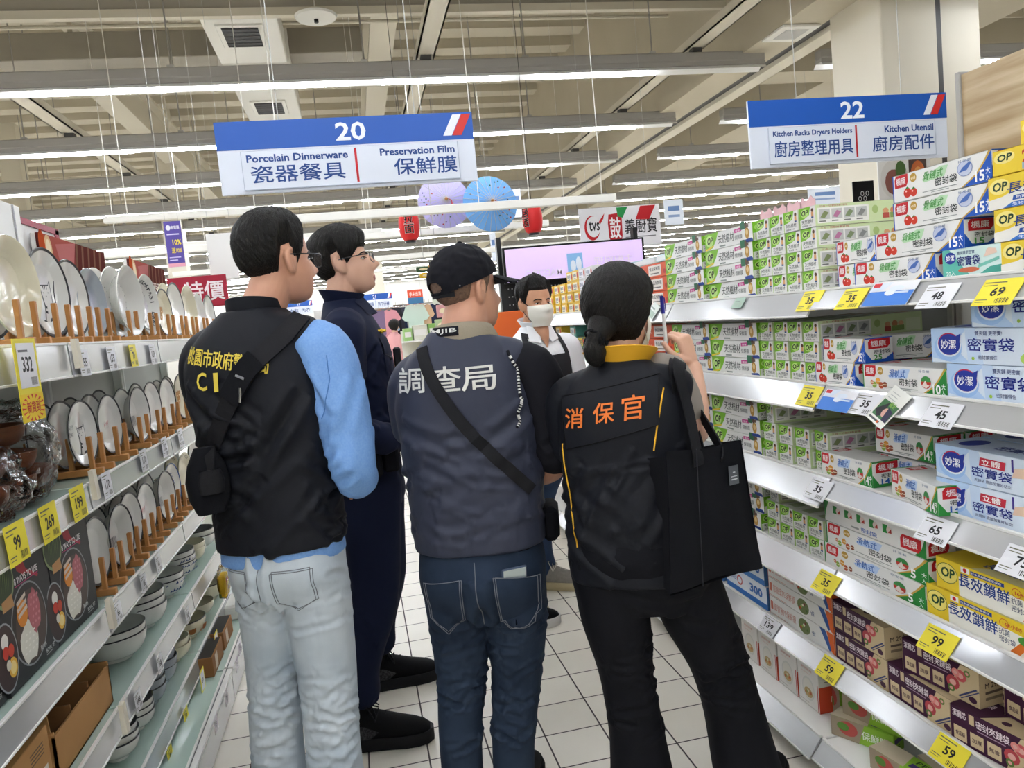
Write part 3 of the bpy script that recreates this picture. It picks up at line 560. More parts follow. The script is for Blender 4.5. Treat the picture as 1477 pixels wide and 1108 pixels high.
def film_box():
    L, D, H = .37, .075, .066; c = Carton(L, D, H, '#e3e2de'); F = c.front; F.rect(L*.02, H*.3, L*.06, H*.75, '#c8705a'); F.text('節管家PE保鮮膜', L*.08, H*.3, H*.4, '#c98d80', w=L*.36)
    F.ell(L*.57, H*.48, L*.09, H*.38, '#6d7a4a', 18); [F.ell(L*(.52+.025*i), H*(.35+.1*((i*5) % 4)), L*.016, H*.07, ('#c0452c', '#9ab04a', '#e0d8c0', '#7b3a2a', '#4d6a30')[i], 8) for i in range(5)]
    F.poly([(L*.8, H), (L*.88, H), (L*.98, H*.2), (L*.93, H*.05)], '#33599a'); F.poly([(L*.9, H), (L, H), (L, 0), (L*.96, H*.1)], '#d8662c'); F.text('省', L*.68, H*.3, H*.25, '#5a6a8a', w=L*.06); F.rect(L*.02, H*.05, L*.3, H*.09, '#cfa090')
    for E in (c.right, c.left): E.rect(0, 0, D, H, '#d8662c'); E.text('保鮮膜', D*.2, H*.3, H*.25, '#fbeee4', w=D*.6, bold=.02)
    c.top.rect(0, 0, L, D, '#dcdad4'); return c.mesh()
def blue_box():
    L, D, H = .3, .09, .085; c = Carton(L, D, H, '#dfe6f0'); F = c.front; F.rect(0, 0, L, H*.25, '#3a78c2'); F.text('300', L*.6, H*.4, H*.4, '#2f6bb8', w=L*.3, bold=.04); F.ell(L*.35, H*.6, L*.07, H*.22, '#c04a44'); F.ell(L*.35, H*.6, L*.05, H*.15, '#e8ecf2'); F.text('保鮮袋', L*.05, H*.5, H*.25, '#4a6ea8', w=L*.22)
    for E in (c.right, c.left): E.rect(0, 0, D, H, '#4a82c6'); E.ell(D*.5, H*.6, D*.25, H*.25, '#e4c24a')
    return c.mesh()
def purple_box():
    L, D, H = .232, .088, .09; P = '#42203a'; K = '#cdb994'; c = Carton(L, D, H, P); F = c.front
    F.poly([(L*.62, 0), (L, 0), (L, H), (L*.78, H), (L*.7, H*.6)], K); F.text('潔麗芯', L*.03, H*.72, H*.2, '#e9dfe4', w=L*.16, bold=.02); F.rect(L*.22, H*.68, L*.28, H*.95, K); F.text('密封夾鏈袋', L*.3, H*.66, H*.22, '#f0e8ec', w=L*.36, bold=.015); F.rect(L*.31, H*.58, L*.62, H*.61, '#a58aa0')
    for i in range(3): x = L*(.04+.19*i); F.rect(x, H*.1, x+L*.15, H*.48, K); F.text(('食品級', '加厚', '無毒')[i], x+L*.02, H*.22, H*.13, '#4a2a40', w=L*.11, bold=.02)
    for x, y, r, q in ((.68, .4, .15, '#b4464c'), (.78, .68, .13, '#c95a5e'), (.72, .72, .09, '#dd8a86'), (.66, .22, .08, '#5f7a3e'), (.86, .82, .07, '#6d8848')): F.ell(L*x, H*y, L*r*.55, H*r*1.3, q, 12); F.ell(L*x, H*y, L*r*.28, H*r*.6, '#e0aaa2', 10)
    F.poly([(L*.74, H*.1), (L*.76, H*.08), (L*.98, H*.48), (L*.96, H*.5)], '#3a4470'); F.poly([(L*.77, H*.06), (L*.78, H*.05), (L, H*.44), (L*.99, H*.46)], '#3a4470'); F.ell(L*.92, H*.16, L*.05, H*.09, '#4a2a40', 12)
    for E in (c.right, c.left): E.rect(0, 0, D, H, K); E.text('M 29入', D*.2, H*.5, H*.18, '#4a3a34', w=D*.6, bold=.015); E.rect(D*.2, H*.35, D*.8, H*.42, '#6a5a4e'); E.rect(D*.2, H*.18, D*.8, H*.26, '#8a7a64')
    T = c.top; T.rect(0, 0, L, D, P); T.poly([(L*.35, 0), (L, 0), (L, D), (L*.55, D)], K); T.ell(L*.55, D*.3, L*.05, D*.1, P, 12); T.ell(L*.8, D*.55, L*.05, D*.1, P, 12); T.text('夾鏈袋', L*.08, D*.6, D*.24, '#d8c8d0', w=L*.22, bold=.02); return c.mesh()
def glass_box():
    L, D, H = .115, .2, .165; c = Carton(L, D, H, '#e2dfd9'); F = c.front; F.rect(0, 0, L, H*.02, '#c8c4bc'); F.rect(L*.93, 0, L*.965, H*.55, '#b23838'); F.text('耐熱玻璃', L*.2, H*.72, H*.05, '#c98d80', w=L*.5); F.rect(L*.2, H*.66, L*.6, H*.67, '#d8b8ae')
    F.ell(L*.5, H*.36, L*.3, H*.24, '#cfcfc8', 20); F.ell(L*.5, H*.36, L*.25, H*.2, '#dcd9cf', 20); F.ell(L*.5, H*.28, L*.2, H*.1, '#b9a070', 14); [F.ell(L*(.38+.06*i), H*(.26+.03*(i % 3)), L*.05, H*.03, ('#b8603c', '#8a9a52', '#d9c9a8', '#c98a4a')[i % 4], 8) for i in range(5)]; F.rect(L*.08, H*.06, L*.5, H*.075, '#bdb6ac')
    for E in (c.right,): E.rect(0, 0, D, H*.52, '#c8492e'); E.text('耐熱', D*.2, H*.2, H*.12, '#f0d8cc', w=D*.3, bold=.02); E.ell(D*.4, H*.42, D*.12, H*.06, '#5a2a20'); E.rect(D*.1, H*.6, D*.8, H*.62, '#8a8680')
    return c.mesh()
def green_box():
    L, D, H = .185, .062, .062; c = Carton(L, D, H, '#8dba3a'); F = c.front; F.poly([(0, 0), (L*.45, 0), (L*.55, H), (0, H)], '#9d8f7a'); F.ell(L*.28, H*.55, L*.16, H*.36, '#b4524a', 14); F.ell(L*.2, H*.6, L*.1, H*.2, '#5f8a3e', 12); F.text('保鮮膜', L*.5, H*.3, H*.4, '#f0f4e4', w=L*.42, bold=.02)
    for E in (c.right, c.left): E.rect(D*.08, H*.5, D*.92, H*.75, '#4b3a78'); E.text('PE', D*.2, H*.15, H*.25, '#274a1c', w=D*.4, bold=.03)
    T = c.top; T.poly([(0, 0), (L*.6, 0), (L*.5, D), (0, D)], '#c2b59c'); T.rect(L*.62, D*.2, L*.95, D*.5, '#4b3a78'); T.text('PE', L*.64, D*.58, D*.26, '#274a1c', w=L*.16, bold=.02); return c.mesh()
def orange_box():
    L, D, H = .3, .085, .061; c = Carton(L, D, H, '#db5a33'); F = c.front; F.rect(L*.3, H*.12, L*.78, H*.88, '#efe8e0'); F.text('食品保鮮膜', L*.34, H*.48, H*.28, '#3a3030', w=L*.4, bold=.02); F.rect(L*.38, H*.24, L*.7, H*.32, '#77706a'); F.ell(L*.9, H*.35, L*.05, H*.17, '#b83a34'); F.text('30入', L*.05, H*.3, H*.25, '#f2d8c8', w=L*.16)
    for E in (c.right, c.left): E.rect(D*.15, H*.12, D*.85, H*.88, '#efe8e0'); E.rect(D*.3, H*.4, D*.7, H*.6, '#3a3030')
    return c.mesh()
def tin_box(base, lab, txt):
    L, D, H = .13, .08, .062; c = Carton(L, D, H, base); F = c.front; F.rect(L*.08, H*.12, L*.7, H*.86, lab); F.text(txt, L*.12, H*.35, H*.35, '#2a3470', w=L*.5, bold=.02); F.ell(L*.84, H*.5, L*.1, H*.3, '#c8402c'); F.rect(L*.12, H*.18, L*.55, H*.26, '#8a8f8a'); return c.mesh()
CART = dict(op=mk_op(True), ope=mk_op(False), k15=kk(.292, .085, .064, 'zip', '15', '大入'), k25=kk(.185, .085, .0665, 'zip', '25', '小入'), k50=kk(.19, .085, .0645, 'zip', '50', '小入'), k10=kk(.298, .09, .066, 'slide', '10', '大入'),
            k14=kk(.222, .09, .07, 'slide', '14', '中入'), k5=kk(.42, .085, .066, 'slide', '5', '大入'), k5b=kk_back(), miao=miao('wide'), miao3=miao('tall'), teal=miao('teal'), bag=op_bag(), bags=op_bag(True), long=op_long(),
            film=film_box(), blue=blue_box(), purple=purple_box(), glass=glass_box(), green=green_box(), orange=orange_box(), yel=tin_box('#e3b93a', '#f0e8c8', '保鮮袋'), red=tin_box('#d8d6d6', '#eceaf0', '密保諾'), teals=tin_box('#5fa79a', '#dfece8', '垃圾袋'), dgreen=tin_box('#355a3a', '#c9b13a', '金剛袋'))
KIND = dict(op='green-white film box', ope='end-on green film box', k15='zip bag box with blue 15', k25='zip bag box with blue 25', k50='zip bag box with blue 50', k10='slider bag box with green 10', k14='slider bag box with green 14', k5='long slider bag box', k5b='long slider bag box, printed back out',
            miao='pale blue orange-slice bag box', miao3='pale blue pouch bag box', teal='teal and white bag box', bag='yellow and white bag box', bags='low yellow bag box', long='bright yellow vegetable bag box', film='white film box with orange end', blue='blue box reading 300', purple='dark purple bag box', glass='tall white glassware box',
            green='lime green film box', orange='orange white-label box', yel='small yellow bag box', red='small white-red bag box', teals='small teal bag box', dgreen='small dark green box')
GRP = dict(op='green cling film boxes', ope='green cling film boxes seen end on')
ORD = ('topmost', 'second down', 'third down', 'fourth down')
def carton(k, x, y, z, rz, label, tilt=0.0):
    o = bpy.data.objects.new(dict(op='cling_film_box', ope='cling_film_box', film='cling_film_box', green='cling_film_box', glass='glassware_box').get(k, 'storage_bag_box'), CART[k]); COL.objects.link(o)
    o.location = (x, y, z+.0008); o.rotation_euler = (tilt, 0, math.radians(rz)); tag(o, label, 'box', GRP.get(k, k and KIND[k]+' stock'))
    return o
HT = dict(op=.0605, ope=.0605, k15=.064, k25=.0665, k50=.0645, k10=.066, k14=.07, k5=.066, k5b=.066, miao=.08, miao3=.08, teal=.066, bag=.066, bags=.05, long=.077, film=.066, blue=.085, purple=.09, glass=.165, green=.062, orange=.061, yel=.062, red=.062, teals=.062, dgreen=.062)
FX = 1.322
def stack(k, y, sh, n, where, x=FX, rz=-90, jit=.006, z0=0.0, dy=0.0):
    """n boxes on top of each other; y is the far end for boxes facing the aisle, the near side for boxes seen end on"""
    z = S[sh]+z0
    for i in range(n):
        lab = '%s, %s %s' % (KIND[k], ORD[n-1-i] if n > 1 else 'lying', where)
        carton(k, x+RND.uniform(0, jit), y+RND.uniform(-jit, jit)*.6-dy*i, z, rz+RND.uniform(-.6, .6)*(.2 if k == 'ope' else 1), lab); z += HT[k]+.0012
# top shelf
stack('orange', 3.38, 0, 3, 'beside the far green stack on the top shelf', jit=.01); stack('orange', 3.72, 0, 3, 'second along from the green boxes, top shelf', jit=.01); stack('orange', 4.04, 0, 2, 'third along from the green boxes, top shelf', jit=.01)
stack('op', 3.078, 0, 4, 'in the farther stack, top shelf'); stack('op', 2.70, 0, 4, 'in the nearer stack, top shelf')
cols = (2.246, 2.164, 2.08, 1.998); CN = ('first', 'second', 'third', 'last')
for i, y in enumerate(cols): stack('ope', y, 0, 4, 'in the %s end-on column, top shelf' % CN[i], x=FX+.002, rz=0, jit=.004)
stack('k50', 1.94, 0, 2, 'left of the 15 boxes, top shelf', x=1.345)
for (y, z, w) in ((1.836, 0, 'lowest of the stepped four on the top shelf'), (1.748, .0655, 'second lowest of the stepped four, top shelf'), (1.675, .131, 'third of the stepped four, top shelf'), (1.672, .1965, 'topmost of the stepped four, top shelf')):
    carton('k15', FX+.004, y, S[0]+z, -90+(1 if z > .1 else 0), KIND['k15']+', '+w)
carton('k50', FX+.1, 1.79, S[0], -90, KIND['k50']+', behind the stepped 15 boxes'); carton('k50', FX+.1, 1.79, S[0]+.0657, -90, KIND['k50']+', second layer behind the stepped boxes'); carton('k50', FX+.1, 1.79, S[0]+.1314, -90, KIND['k50']+', third layer behind the stepped boxes')
for i in range(4): carton('k15', FX+.105, 1.60-.02*(i < 2), S[0]+.0655*i, -90, KIND['k15']+', back row behind the yellow boxes, %s' % ORD[3-i])
carton('teal', FX+.005, 1.523, S[0], -90, KIND['teal']+', under the 15 boxes on the top shelf')
for i, (y, k) in enumerate(((1.362, 'bag'), (1.376, 'bag'), (1.388, 'bag'), (1.374, 'bags'))): carton(k, FX+.004, y, S[0]+.0672*i, -90, KIND[k]+', %s of the yellow stack on the top shelf' % ORD[3-i])
carton('bags', FX+.03, 1.33, S[0]+.253, -90, KIND['bags']+', lying highest on the yellow stack')
# second shelf
stack('orange', 3.36, 1, 3, 'beside the far green boxes on the second shelf', jit=.01); stack('orange', 3.7, 1, 2, 'far along the second shelf', jit=.01)
stack('op', 3.06, 1, 3, 'in the farther stack, second shelf'); stack('op', 2.715, 1, 3, 'in the nearer stack, second shelf')
for i, y in enumerate((2.27, 2.186, 2.1, 2.018)): stack('ope', y, 1, 3, 'in the %s end-on column, second shelf' % CN[i], x=FX+.004, rz=0, jit=.006)
carton('k25', FX, 2.036, S[1], -90, KIND['k25']+', lower of the pair on the second shelf'); carton('k25', FX+.002, 1.994, S[1]+.0675, -90, KIND['k25']+', upper of the pair on the second shelf')
carton('k25', FX+.06, 1.86, S[1]+.0675, -28, KIND['k25']+', turned askew behind the pair'); carton('k25', FX+.09, 2.02, S[1], -90, KIND['k25']+', behind the lower of the pair')
carton('k10', FX+.002, 1.822, S[1], -90, KIND['k10']+', alone between the tomato and blue boxes'); carton('k10', FX+.1, 1.80, S[1], -90, KIND['k10']+', row behind the front one'); 
for i, y in enumerate((1.522, 1.566, 1.444)): carton('miao', FX+.002, y, S[1]+.0812*i, -90, KIND['miao']+', %s of three on the second shelf' % ORD[2-i])
# third shelf
stack('op', 3.09, 2, 3, 'in the farther stack, third shelf', jit=.01); stack('op', 2.735, 2, 3, 'in the nearer stack, third shelf')
for i, y in enumerate((2.285, 2.2, 2.115, 2.03)): stack('ope', y, 2, 2, 'in the %s end-on column, third shelf' % CN[i], x=FX+.006*i, rz=-6*(i > 2), jit=.006)
carton('ope', FX+.0, 2.29, S[2]+.124, -14, KIND['ope']+', lying on the first column, third shelf')
carton('k14', FX, 2.036, S[2], -88, KIND['k14']+', far one of the front pair on the third shelf'); carton('k14', FX+.004, 1.735, S[2], -102, KIND['k14']+', near one of the turned front pair, third shelf')
carton('k14', FX+.075, 1.885, S[2]+.085, -90, KIND['k14']+', front one of the upper layer on the third shelf')
for i in range(2): carton('k14', FX+.17+.094*i, 1.885, S[2]+.085, -90, KIND['k14']+', upper layer, %s row back, third shelf' % ('second', 'third', 'fourth')[i])
for i in range(3): carton('k14', FX+.095+.094*i, 1.9, S[2]+.004, -90, KIND['k14']+', lower layer, %s row back on the third shelf' % ('second', 'third', 'fourth', 'fifth')[i])
for i, y in enumerate((1.572, 1.57)): carton('miao3', FX+.002, y, S[2]+.0812*i, -90, KIND['miao3']+', %s of two on the third shelf' % ORD[1-i]); carton('miao3', FX+.13, y, S[2]+.0812*i, -90, KIND['miao3']+', in the back row, %s of two' % ORD[1-i])
# fourth shelf
stack('op', 2.76, 3, 3, 'beside the black tote on the fourth shelf', jit=.01); stack('op', 3.14, 3, 3, 'behind the tote on the fourth shelf', jit=.01)
for i, y in enumerate((2.305, 2.225, 2.143, 2.06)): stack('ope', y, 3, 2, 'in the %s end-on column, fourth shelf' % CN[i], x=FX+.004, rz=0, jit=.006)
carton('ope', FX+.01, 2.31, S[3]+.124, -10, KIND['ope']+', lying on the first column, fourth shelf')
carton('k5', FX, 2.046, S[3], -90, KIND['k5']+', lowest of three on the fourth shelf'); carton('k5', FX+.002, 2.034, S[3]+.0672, -90, KIND['k5']+', middle of three on the fourth shelf'); carton('k5b', FX+.004, 2.04, S[3]+.1345, -90, KIND['k5b']+', on top of three')
for i in range(2): carton('k5', FX+.095, 2.03, S[3]+.0672*i, -90, KIND['k5']+', back row on the fourth shelf, %s of two' % ORD[1-i])
carton('long', FX, 1.622, S[3], -90, KIND['long']+', lower of the front two on the fourth shelf'); carton('long', FX+.004, 1.59, S[3]+.0785, -90, KIND['long']+', upper of the front two on the fourth shelf')
carton('long', FX+.11, 1.56, S[3]+.0785, -82, KIND['long']+', in the second row back, fourth shelf'); carton('long', FX+.11, 1.58, S[3], -90, KIND['long']+', under the second row, fourth shelf')
# fifth shelf
for i in range(3): carton('film', FX+.002, 2.40, S[4]+.067*i, -90, KIND['film']+', %s of three on the fifth shelf' % ORD[2-i])
for i in range(2): carton('blue', FX, 2.715+.01*i, S[4]+.087*i, -90, KIND['blue']+', %s of two on the fifth shelf' % ORD[1-i]); carton('blue', FX, 3.05, S[4]+.087*i, -90, KIND['blue']+', farther pair, %s on the fifth shelf' % ORD[1-i])
PB = ((2.02, 0, .0, -90, 'far lower one'), (2.024, .092, .0, -90, 'far upper one'), (1.786, 0, .0, -90, 'middle lower one'), (1.728, .092, .004, -84, 'middle upper one, turned'), (1.55, 0, -.01, -82, 'near lower one, turned'), (1.46, .092, .06, -90, 'near upper one'), (1.72, .092, .1, -90, 'second row upper one'), (1.72, 0, .1, -90, 'second row lower one'), (2.0, .0, .1, -90, 'far one of the second row'), (1.31, 0, .0, -90, 'nearest one, at the picture edge'))
for y, z, dx, r, w in PB: carton('purple', FX+dx, y, S[4]+z, r, KIND['purple']+', '+w+' on the fifth shelf')
# bottom shelf
for i, y in enumerate((2.56, 2.44, 2.318, 2.2)): carton('glass', 1.29+.002*i, y, S[5], -90, KIND['glass']+', %s of the four on the bottom shelf' % ('farthest', 'second', 'third', 'nearest')[i])
carton('green', 1.265, 1.98, S[5], -62, KIND['green']+', lying askew at the middle of the bottom shelf'); carton('green', 1.262, 1.8, S[5], -80, KIND['green']+', nearer one lying on the bottom shelf'); carton('green', 1.30, 1.97, S[5]+.0635, -70, KIND['green']+', lying on the askew one'); carton('green', 1.35, 1.72, S[5]+.0, -95, KIND['green']+', at the back of the bottom shelf near the end')
o = carton('green', 1.3, 2.07, S[5]+.0, 0, KIND['green']+', standing on end beside the glassware boxes'); o.rotation_euler = (0, -PI/2, -PI/2+.1); o.location = (1.345, 2.052, S[5]+.001)
# farther along: small boxes on the two upper shelves
far = (('yel', 4.5, 0, 4), ('red', 4.36, 0, 4), ('red', 4.22, 0, 4), ('yel', 4.64, 0, 4), ('red', 4.08, 0, 2), ('yel', 4.8, 0, 3), ('yel', 4.96, 0, 3), ('yel', 5.12, 0, 3), ('dgreen', 4.5, 1, 2), ('yel', 4.36, 1, 2), ('dgreen', 4.22, 1, 2), ('teals', 4.66, 1, 3), ('teals', 4.08, 1, 3), ('teals', 4.82, 1, 2), ('yel', 5.0, 1, 3), ('teals', 3.95, 1, 2))
for j, (k, y, sh, n) in enumerate(far):
    stack(k, y, sh, n, ('in the stack left of the tin', 'in the stack by the clerk', 'above the white mask', 'in the stack past the mask', 'by the orange boxes', 'in the sixth far stack', 'in the seventh far stack', 'in the very last stack', 'low behind the clerk', 'low beside his neck', 'low beside the apron strap', 'low past his neck', 'low by his shoulder', 'low near the far end', 'in the last low stack', 'below, by the orange boxes')[j], jit=.008)
for sh in (2, 3, 4):
    for i, (y, k) in enumerate(((3.5, 'teals'), (3.7, 'red'), (3.9, 'yel'), (4.2, 'teals'))):
        stack(k, y, sh, 2, 'on the %s shelf, %s' % (SN[sh], ('past the tote', 'farther past the tote', 'by the clerk\'s jeans', 'far along')[i]), jit=.01)

# ---------------------------------------------------------------- price cards in the rails
def card(w, h, col, txt, name='price_tag', tc='#1d1d1f'):
    q = MB(); q.box((-w/2, 0, -h/2), (w/2, .0012, h/2), col); F = Face(q, (-w/2, 0, -h/2), (1, 0, 0), (0, 0, 1), .0004)
    F.rect(w*.06, h*.84, w*.6, h*.88, '#6a6a55'); F.rect(w*.06, h*.74, w*.4, h*.77, '#6a6a55'); F.text(txt, w*.5, h*.34, h*.34, tc, bold=.025, al='c', w=w*.17*len(txt))
    for i in range(9): F.rect(w*(.56+.04*i), h*.08, w*(.56+.04*i+.012+.012*(i % 2)), h*.26, '#3b3b35')
    F.rect(w*.06, h*.2, w*.36, h*.23, '#6a6a55'); F.rect(w*.06, h*.12, w*.3, h*.14, '#6a6a55')
    return q
def hang_card(side, x, y, z, lean, label, w, h, col, txt, yaw=0.0):
    q = card(w, h, col, txt); o = q.build('price_tag', None, smooth=0)
    o.rotation_euler = (0, 0, 0)
    m = Matrix.Translation((x, y, z)) @ Matrix.Rotation(-side*PI/2+yaw, 4, 'Z') @ Matrix.Rotation(-lean, 4, 'X')
    o.matrix_world = m; tag(o, label, 'price tag'); return o
def on_rail(px, py, sh, far, off=.004):
    """the point of a right-hand price rail seen at a pixel, and how far the rail leans"""
    fx = 1.315 if sh < 5 else 1.23; d = FAR_DROP[sh] if far else 0; h = .046+d; a = .04+.3*d
    p0 = Vector((fx-.006, 0, S[sh]+.002)); n = Vector((-(h+.002), 0, a)).normalized(); p0 += n*off
    r = at(px, py, Y=1.0)-EYE; k = (p0-EYE).dot(n)/r.dot(n)
    return EYE+r*k, math.atan2(a, h+.002)
YC, WC = '#e9d93c', '#e6e6ea'
for px, py, sh, txt, col, lab in ((1439, 421, 0, '69', YC, 'yellow price card reading 69 on the top rail'), (1352, 427, 0, '48', WC, 'white price card reading 48 beside the blue flyer'), (1228, 431, 0, '35', YC, 'yellow price card reading 35 left of the blue flyer'), (1168, 434, 0, '35', YC, 'yellow price card reading 35 at the bay joint of the top rail'),
                                 (1357, 599, 1, '45', WC, 'white price card reading 45 under the pale blue boxes'), (1248, 583, 1, '35', WC, 'white price card reading 35 overlapped by the dangling leaflet'), (1167, 571, 1, '35', YC, 'yellow price card reading 35 on the second rail'),
                                 (1180, 706, 2, '35', WC, 'white price card reading 35 at the third rail joint'), (1349, 765, 2, '65', WC, 'white price card reading 65 under the pouch boxes'), (1474, 812, 2, '75', WC, 'white price card cut by the picture edge on the third rail'),
                                 (1191, 841, 3, '35', YC, 'yellow price card reading 35 at the fourth rail joint'), (1352, 926, 3, '99', YC, 'yellow price card reading 99 under the yellow vegetable boxes'),
                                 (1109, 903, 4, '139', WC, 'white price card reading 139 on the fifth rail'), (1196, 966, 4, '59', YC, 'yellow price card reading 59 under the purple boxes'), (1369, 1086, 4, '59', YC, 'yellow price card reading 59 at the bottom of the picture'),
                                 (990, 912, 5, '109', WC, 'white price card reading 109 between the black trouser legs')):
    p, lean = on_rail(px, py, sh, px < 1180)
    hang_card(1, p.x, p.y, p.z, lean, lab, .098, .066 if len(txt) < 3 else .058, col, txt)
def flyer(px, py, w, h, cols, label, yaw, rot, sh=0):
    q = MB(); q.box((-w/2, 0, -h/2), (w/2, .001, h/2), cols[0]); F = Face(q, (-w/2, 0, -h/2), (1, 0, 0), (0, 0, 1), .0004); cols[1](F, w, h)
    o = q.build('flyer', None, smooth=0); p, lean = on_rail(px, py, sh, px < 1180, .007)
    o.matrix_world = Matrix.Translation(p) @ Matrix.Rotation(-PI/2+yaw, 4, 'Z') @ Matrix.Rotation(-lean, 4, 'X') @ Matrix.Rotation(rot, 4, 'Y'); return tag(o, label, 'flyer')
def f_blue(F, w, h): F.rect(0, 0, w, h*.62, '#3c78cc'); F.poly([(0, h), (w*.45, h), (w*.3, h*.7), (0, h*.6)], '#d8e2f0'); F.rect(w*.02, h*.8, w*.2, h*.98, '#c5252c'); F.ell(w*.5, h*.55, w*.12, h*.13, '#e6ecf6', 12); F.ell(w*.6, h*.72, w*.16, h*.12, '#dfe8f4', 12); F.rect(w*.6, h*.5, w*.9, h*.58, '#cfdcf0')
def f_green(F, w, h): F.rect(w*.1, h*.16, w*.95, h*.62, '#3f6e42'); F.poly([(w*.1, h*.3), (w*.45, h*.6), (w*.6, h*.3), (w*.4, h*.16)], '#2c2c2e'); F.ell(w*.6, h*.35, w*.14, h*.12, '#c79a8a', 12); F.poly([(w*.6, h*.5), (w*.9, h*.45), (w*.95, h*.16), (w*.7, h*.16)], '#302e48'); F.text('福米', w*.5, h*.52, h*.14, '#7fae4a', w=w*.3, bold=.02); F.rect(w*.1, h*.06, w*.7, h*.11, '#55585a'); F.ell(w*.62, h*.08, w*.05, h*.04, '#d4622c', 8); [F.rect(w*(.15+.12*(i % 3)), h*(.68+.08*(i//3)), w*(.3+.15*(i % 3)), h*(.7+.08*(i//3)), '#b6b8b4') for i in range(9)]
flyer(1283, 424, .16, .07, (WC, f_blue), 'blue and white folded flyer on the top rail', 0, 0); flyer(1207, 578, .14, .066, (WC, f_blue), 'blue flyer beside the yellow 35 on the second rail', 0, 0, 1)
flyer(1281, 587, .085, .105, ('#e4e4dc', f_green), 'white and green leaflet dangling from the second rail', 0, .35, 1)
def f_pale(F, w, h): F.rect(w*.1, h*.1, w*.9, h*.5, '#9fb4a4'); F.rect(w*.1, h*.6, w*.6, h*.7, '#8a9a90')
flyer(942, 449, .1, .07, ('#dde4de', f_pale), 'pale leaflet on the far part of the top rail', 0, .3); flyer(1065, 437, .07, .04, ('#9fb8a8', f_pale), 'small green card on the top rail under the green boxes', 0, 0)
# ================================================================ the left-hand rack
SL = (1.49, 1.105, .755, .475, .225, .135)
for a, c, lab in ((1.26, 2.245, 'near bay of the left rack, with the bagged wooden bowls'), (2.25, 3.2, 'second bay of the left rack, full of plates on wooden stands'), (3.205, 4.15, 'third bay of the left rack, beside the man in the black vest'), (4.155, 5.1, 'far bay of the left rack, hidden behind the men')):
    t = rack_bay(a, c, lab, side=-1, xs=.762, shelves=SL, depth=.44, basex=.672)
    q = MB(); L = (c-a)/2-.004; q.box((.762+.44-.66, -L, .004), (.762+.44-.645, L, .135), 'rail_clear', .002); q.box((.762+.44-.66, -L, .128), (.762+.44-.638, L, .14), 'shelf_white', .002); q.build('kick_rail', t)
for px, py in ((108, 505), (133, 694), (157, 879), (176, 1030)):
    p = at(px, py, X=-.74); q = MB(); q.add([(-.006, -.012, .03), (.006, -.012, .03), (.006, .014, .03), (-.006, .014, .03), (-.002, -.02, -.05), (.012, -.02, -.05), (.012, .008, -.05), (-.002, .008, -.05)], [(0, 1, 2, 3), (4, 7, 6, 5), (0, 4, 5, 1), (1, 5, 6, 2), (2, 6, 7, 3), (3, 7, 4, 0)], 'cream_paint')
    tag(q.build('rail_clip', None, loc=(-.738, p.y, p.z)), 'cream plastic clip joining the %s left price rail' % ('top', 'second', 'third', 'fourth')[(505, 694, 879, 1030).index(py)], 'clip')

def plate_mesh(r, glaze, rim=None, deep=.022, art=None, n=40):
    q = MB(); w = .62*r; th = .004
    prof = [(0, .004), (w, .004), (w+.006, .006), (r*.93, deep-.002), (r-.001, deep), (r, deep-.0025), (r*.93, deep-.009), (w*.85, 0), (w*.7, -.003), (w*.66, 0), (0, 0)]
    ms = [glaze]*10
    if rim: ms[3] = rim; ms[4] = rim
    q.lathe(prof, glaze, n, mats=ms)
    if art:
        F = Face(q, (0, 0, .0044), (1, 0, 0), (0, 1, 0), .0003); art(F, w, q, r, deep)
    return q.mesh('plate', 40)
def arc_text(q, txt, r, rr, a0, a1, h, c, deep):
    for i, ch in enumerate(txt):
        if ch == ' ': continue
        a = math.radians(a0+(a1-a0)*i/(len(txt)-1)); rad = (rr-.62*r-.006)/(.31*r); z = .006+rad*(deep-.008)+.0025
        F = Face(q, (rr*math.cos(a), rr*math.sin(a), z), (math.sin(a), -math.cos(a), 0), (math.cos(a), math.sin(a), (deep-.008)/(.31*r))); F.text(ch, -h*.35, 0, h, c, w=h*.7, bold=.02)
def a_cat(F, w, q, r, d):
    k = w*.0145; P = lambda *p: [(x*k, y*k) for x, y in p]
    F.poly(P((-20, 30), (-12, 20), (28, 22), (38, 34), (42, -25), (60, -60), (20, -84), (-10, -70), (-2, -35)), '#34383c'); F.poly(P((-17, 25), (-12, 17), (28, 19), (35, 28), (39, -25), (55, -58), (20, -80), (-6, -68), (2, -35)), '#eceae6')
    for x in (0, 9, 18): F.poly(P((x-3, 19), (x+3, 20), (x+1, 8)), '#2a2d31')
    for y in (-30, -42): F.poly(P((36, y), (50, y-6), (48, y-12), (34, y-6)), '#2a2d31'); F.poly(P((-3, y), (8, y-3), (6, y-9), (-3, y-6)), '#2a2d31')
    F.rect(-4*k, 0, 2*k, 2*k, '#2a2d31'); F.rect(20*k, 1*k, 26*k, 3*k, '#2a2d31'); F.poly(P((8, -6), (14, -6), (11, -10)), '#2a2d31'); F.ell(28*k, -68*k, 14*k, 8*k, '#4a4f54')
    F.text('HAPPY', -80*k, 18*k, 16*k, '#5b5f64', w=42*k, bold=0); F.text('DAY', -70*k, -4*k, 14*k, '#5b5f64', w=28*k, bold=0)
    for i in range(7): F.rect((-60+14*i)*k, (-70-6*(i % 3))*k, (-54+14*i)*k, (-66-6*(i % 3))*k, '#4a4e52')
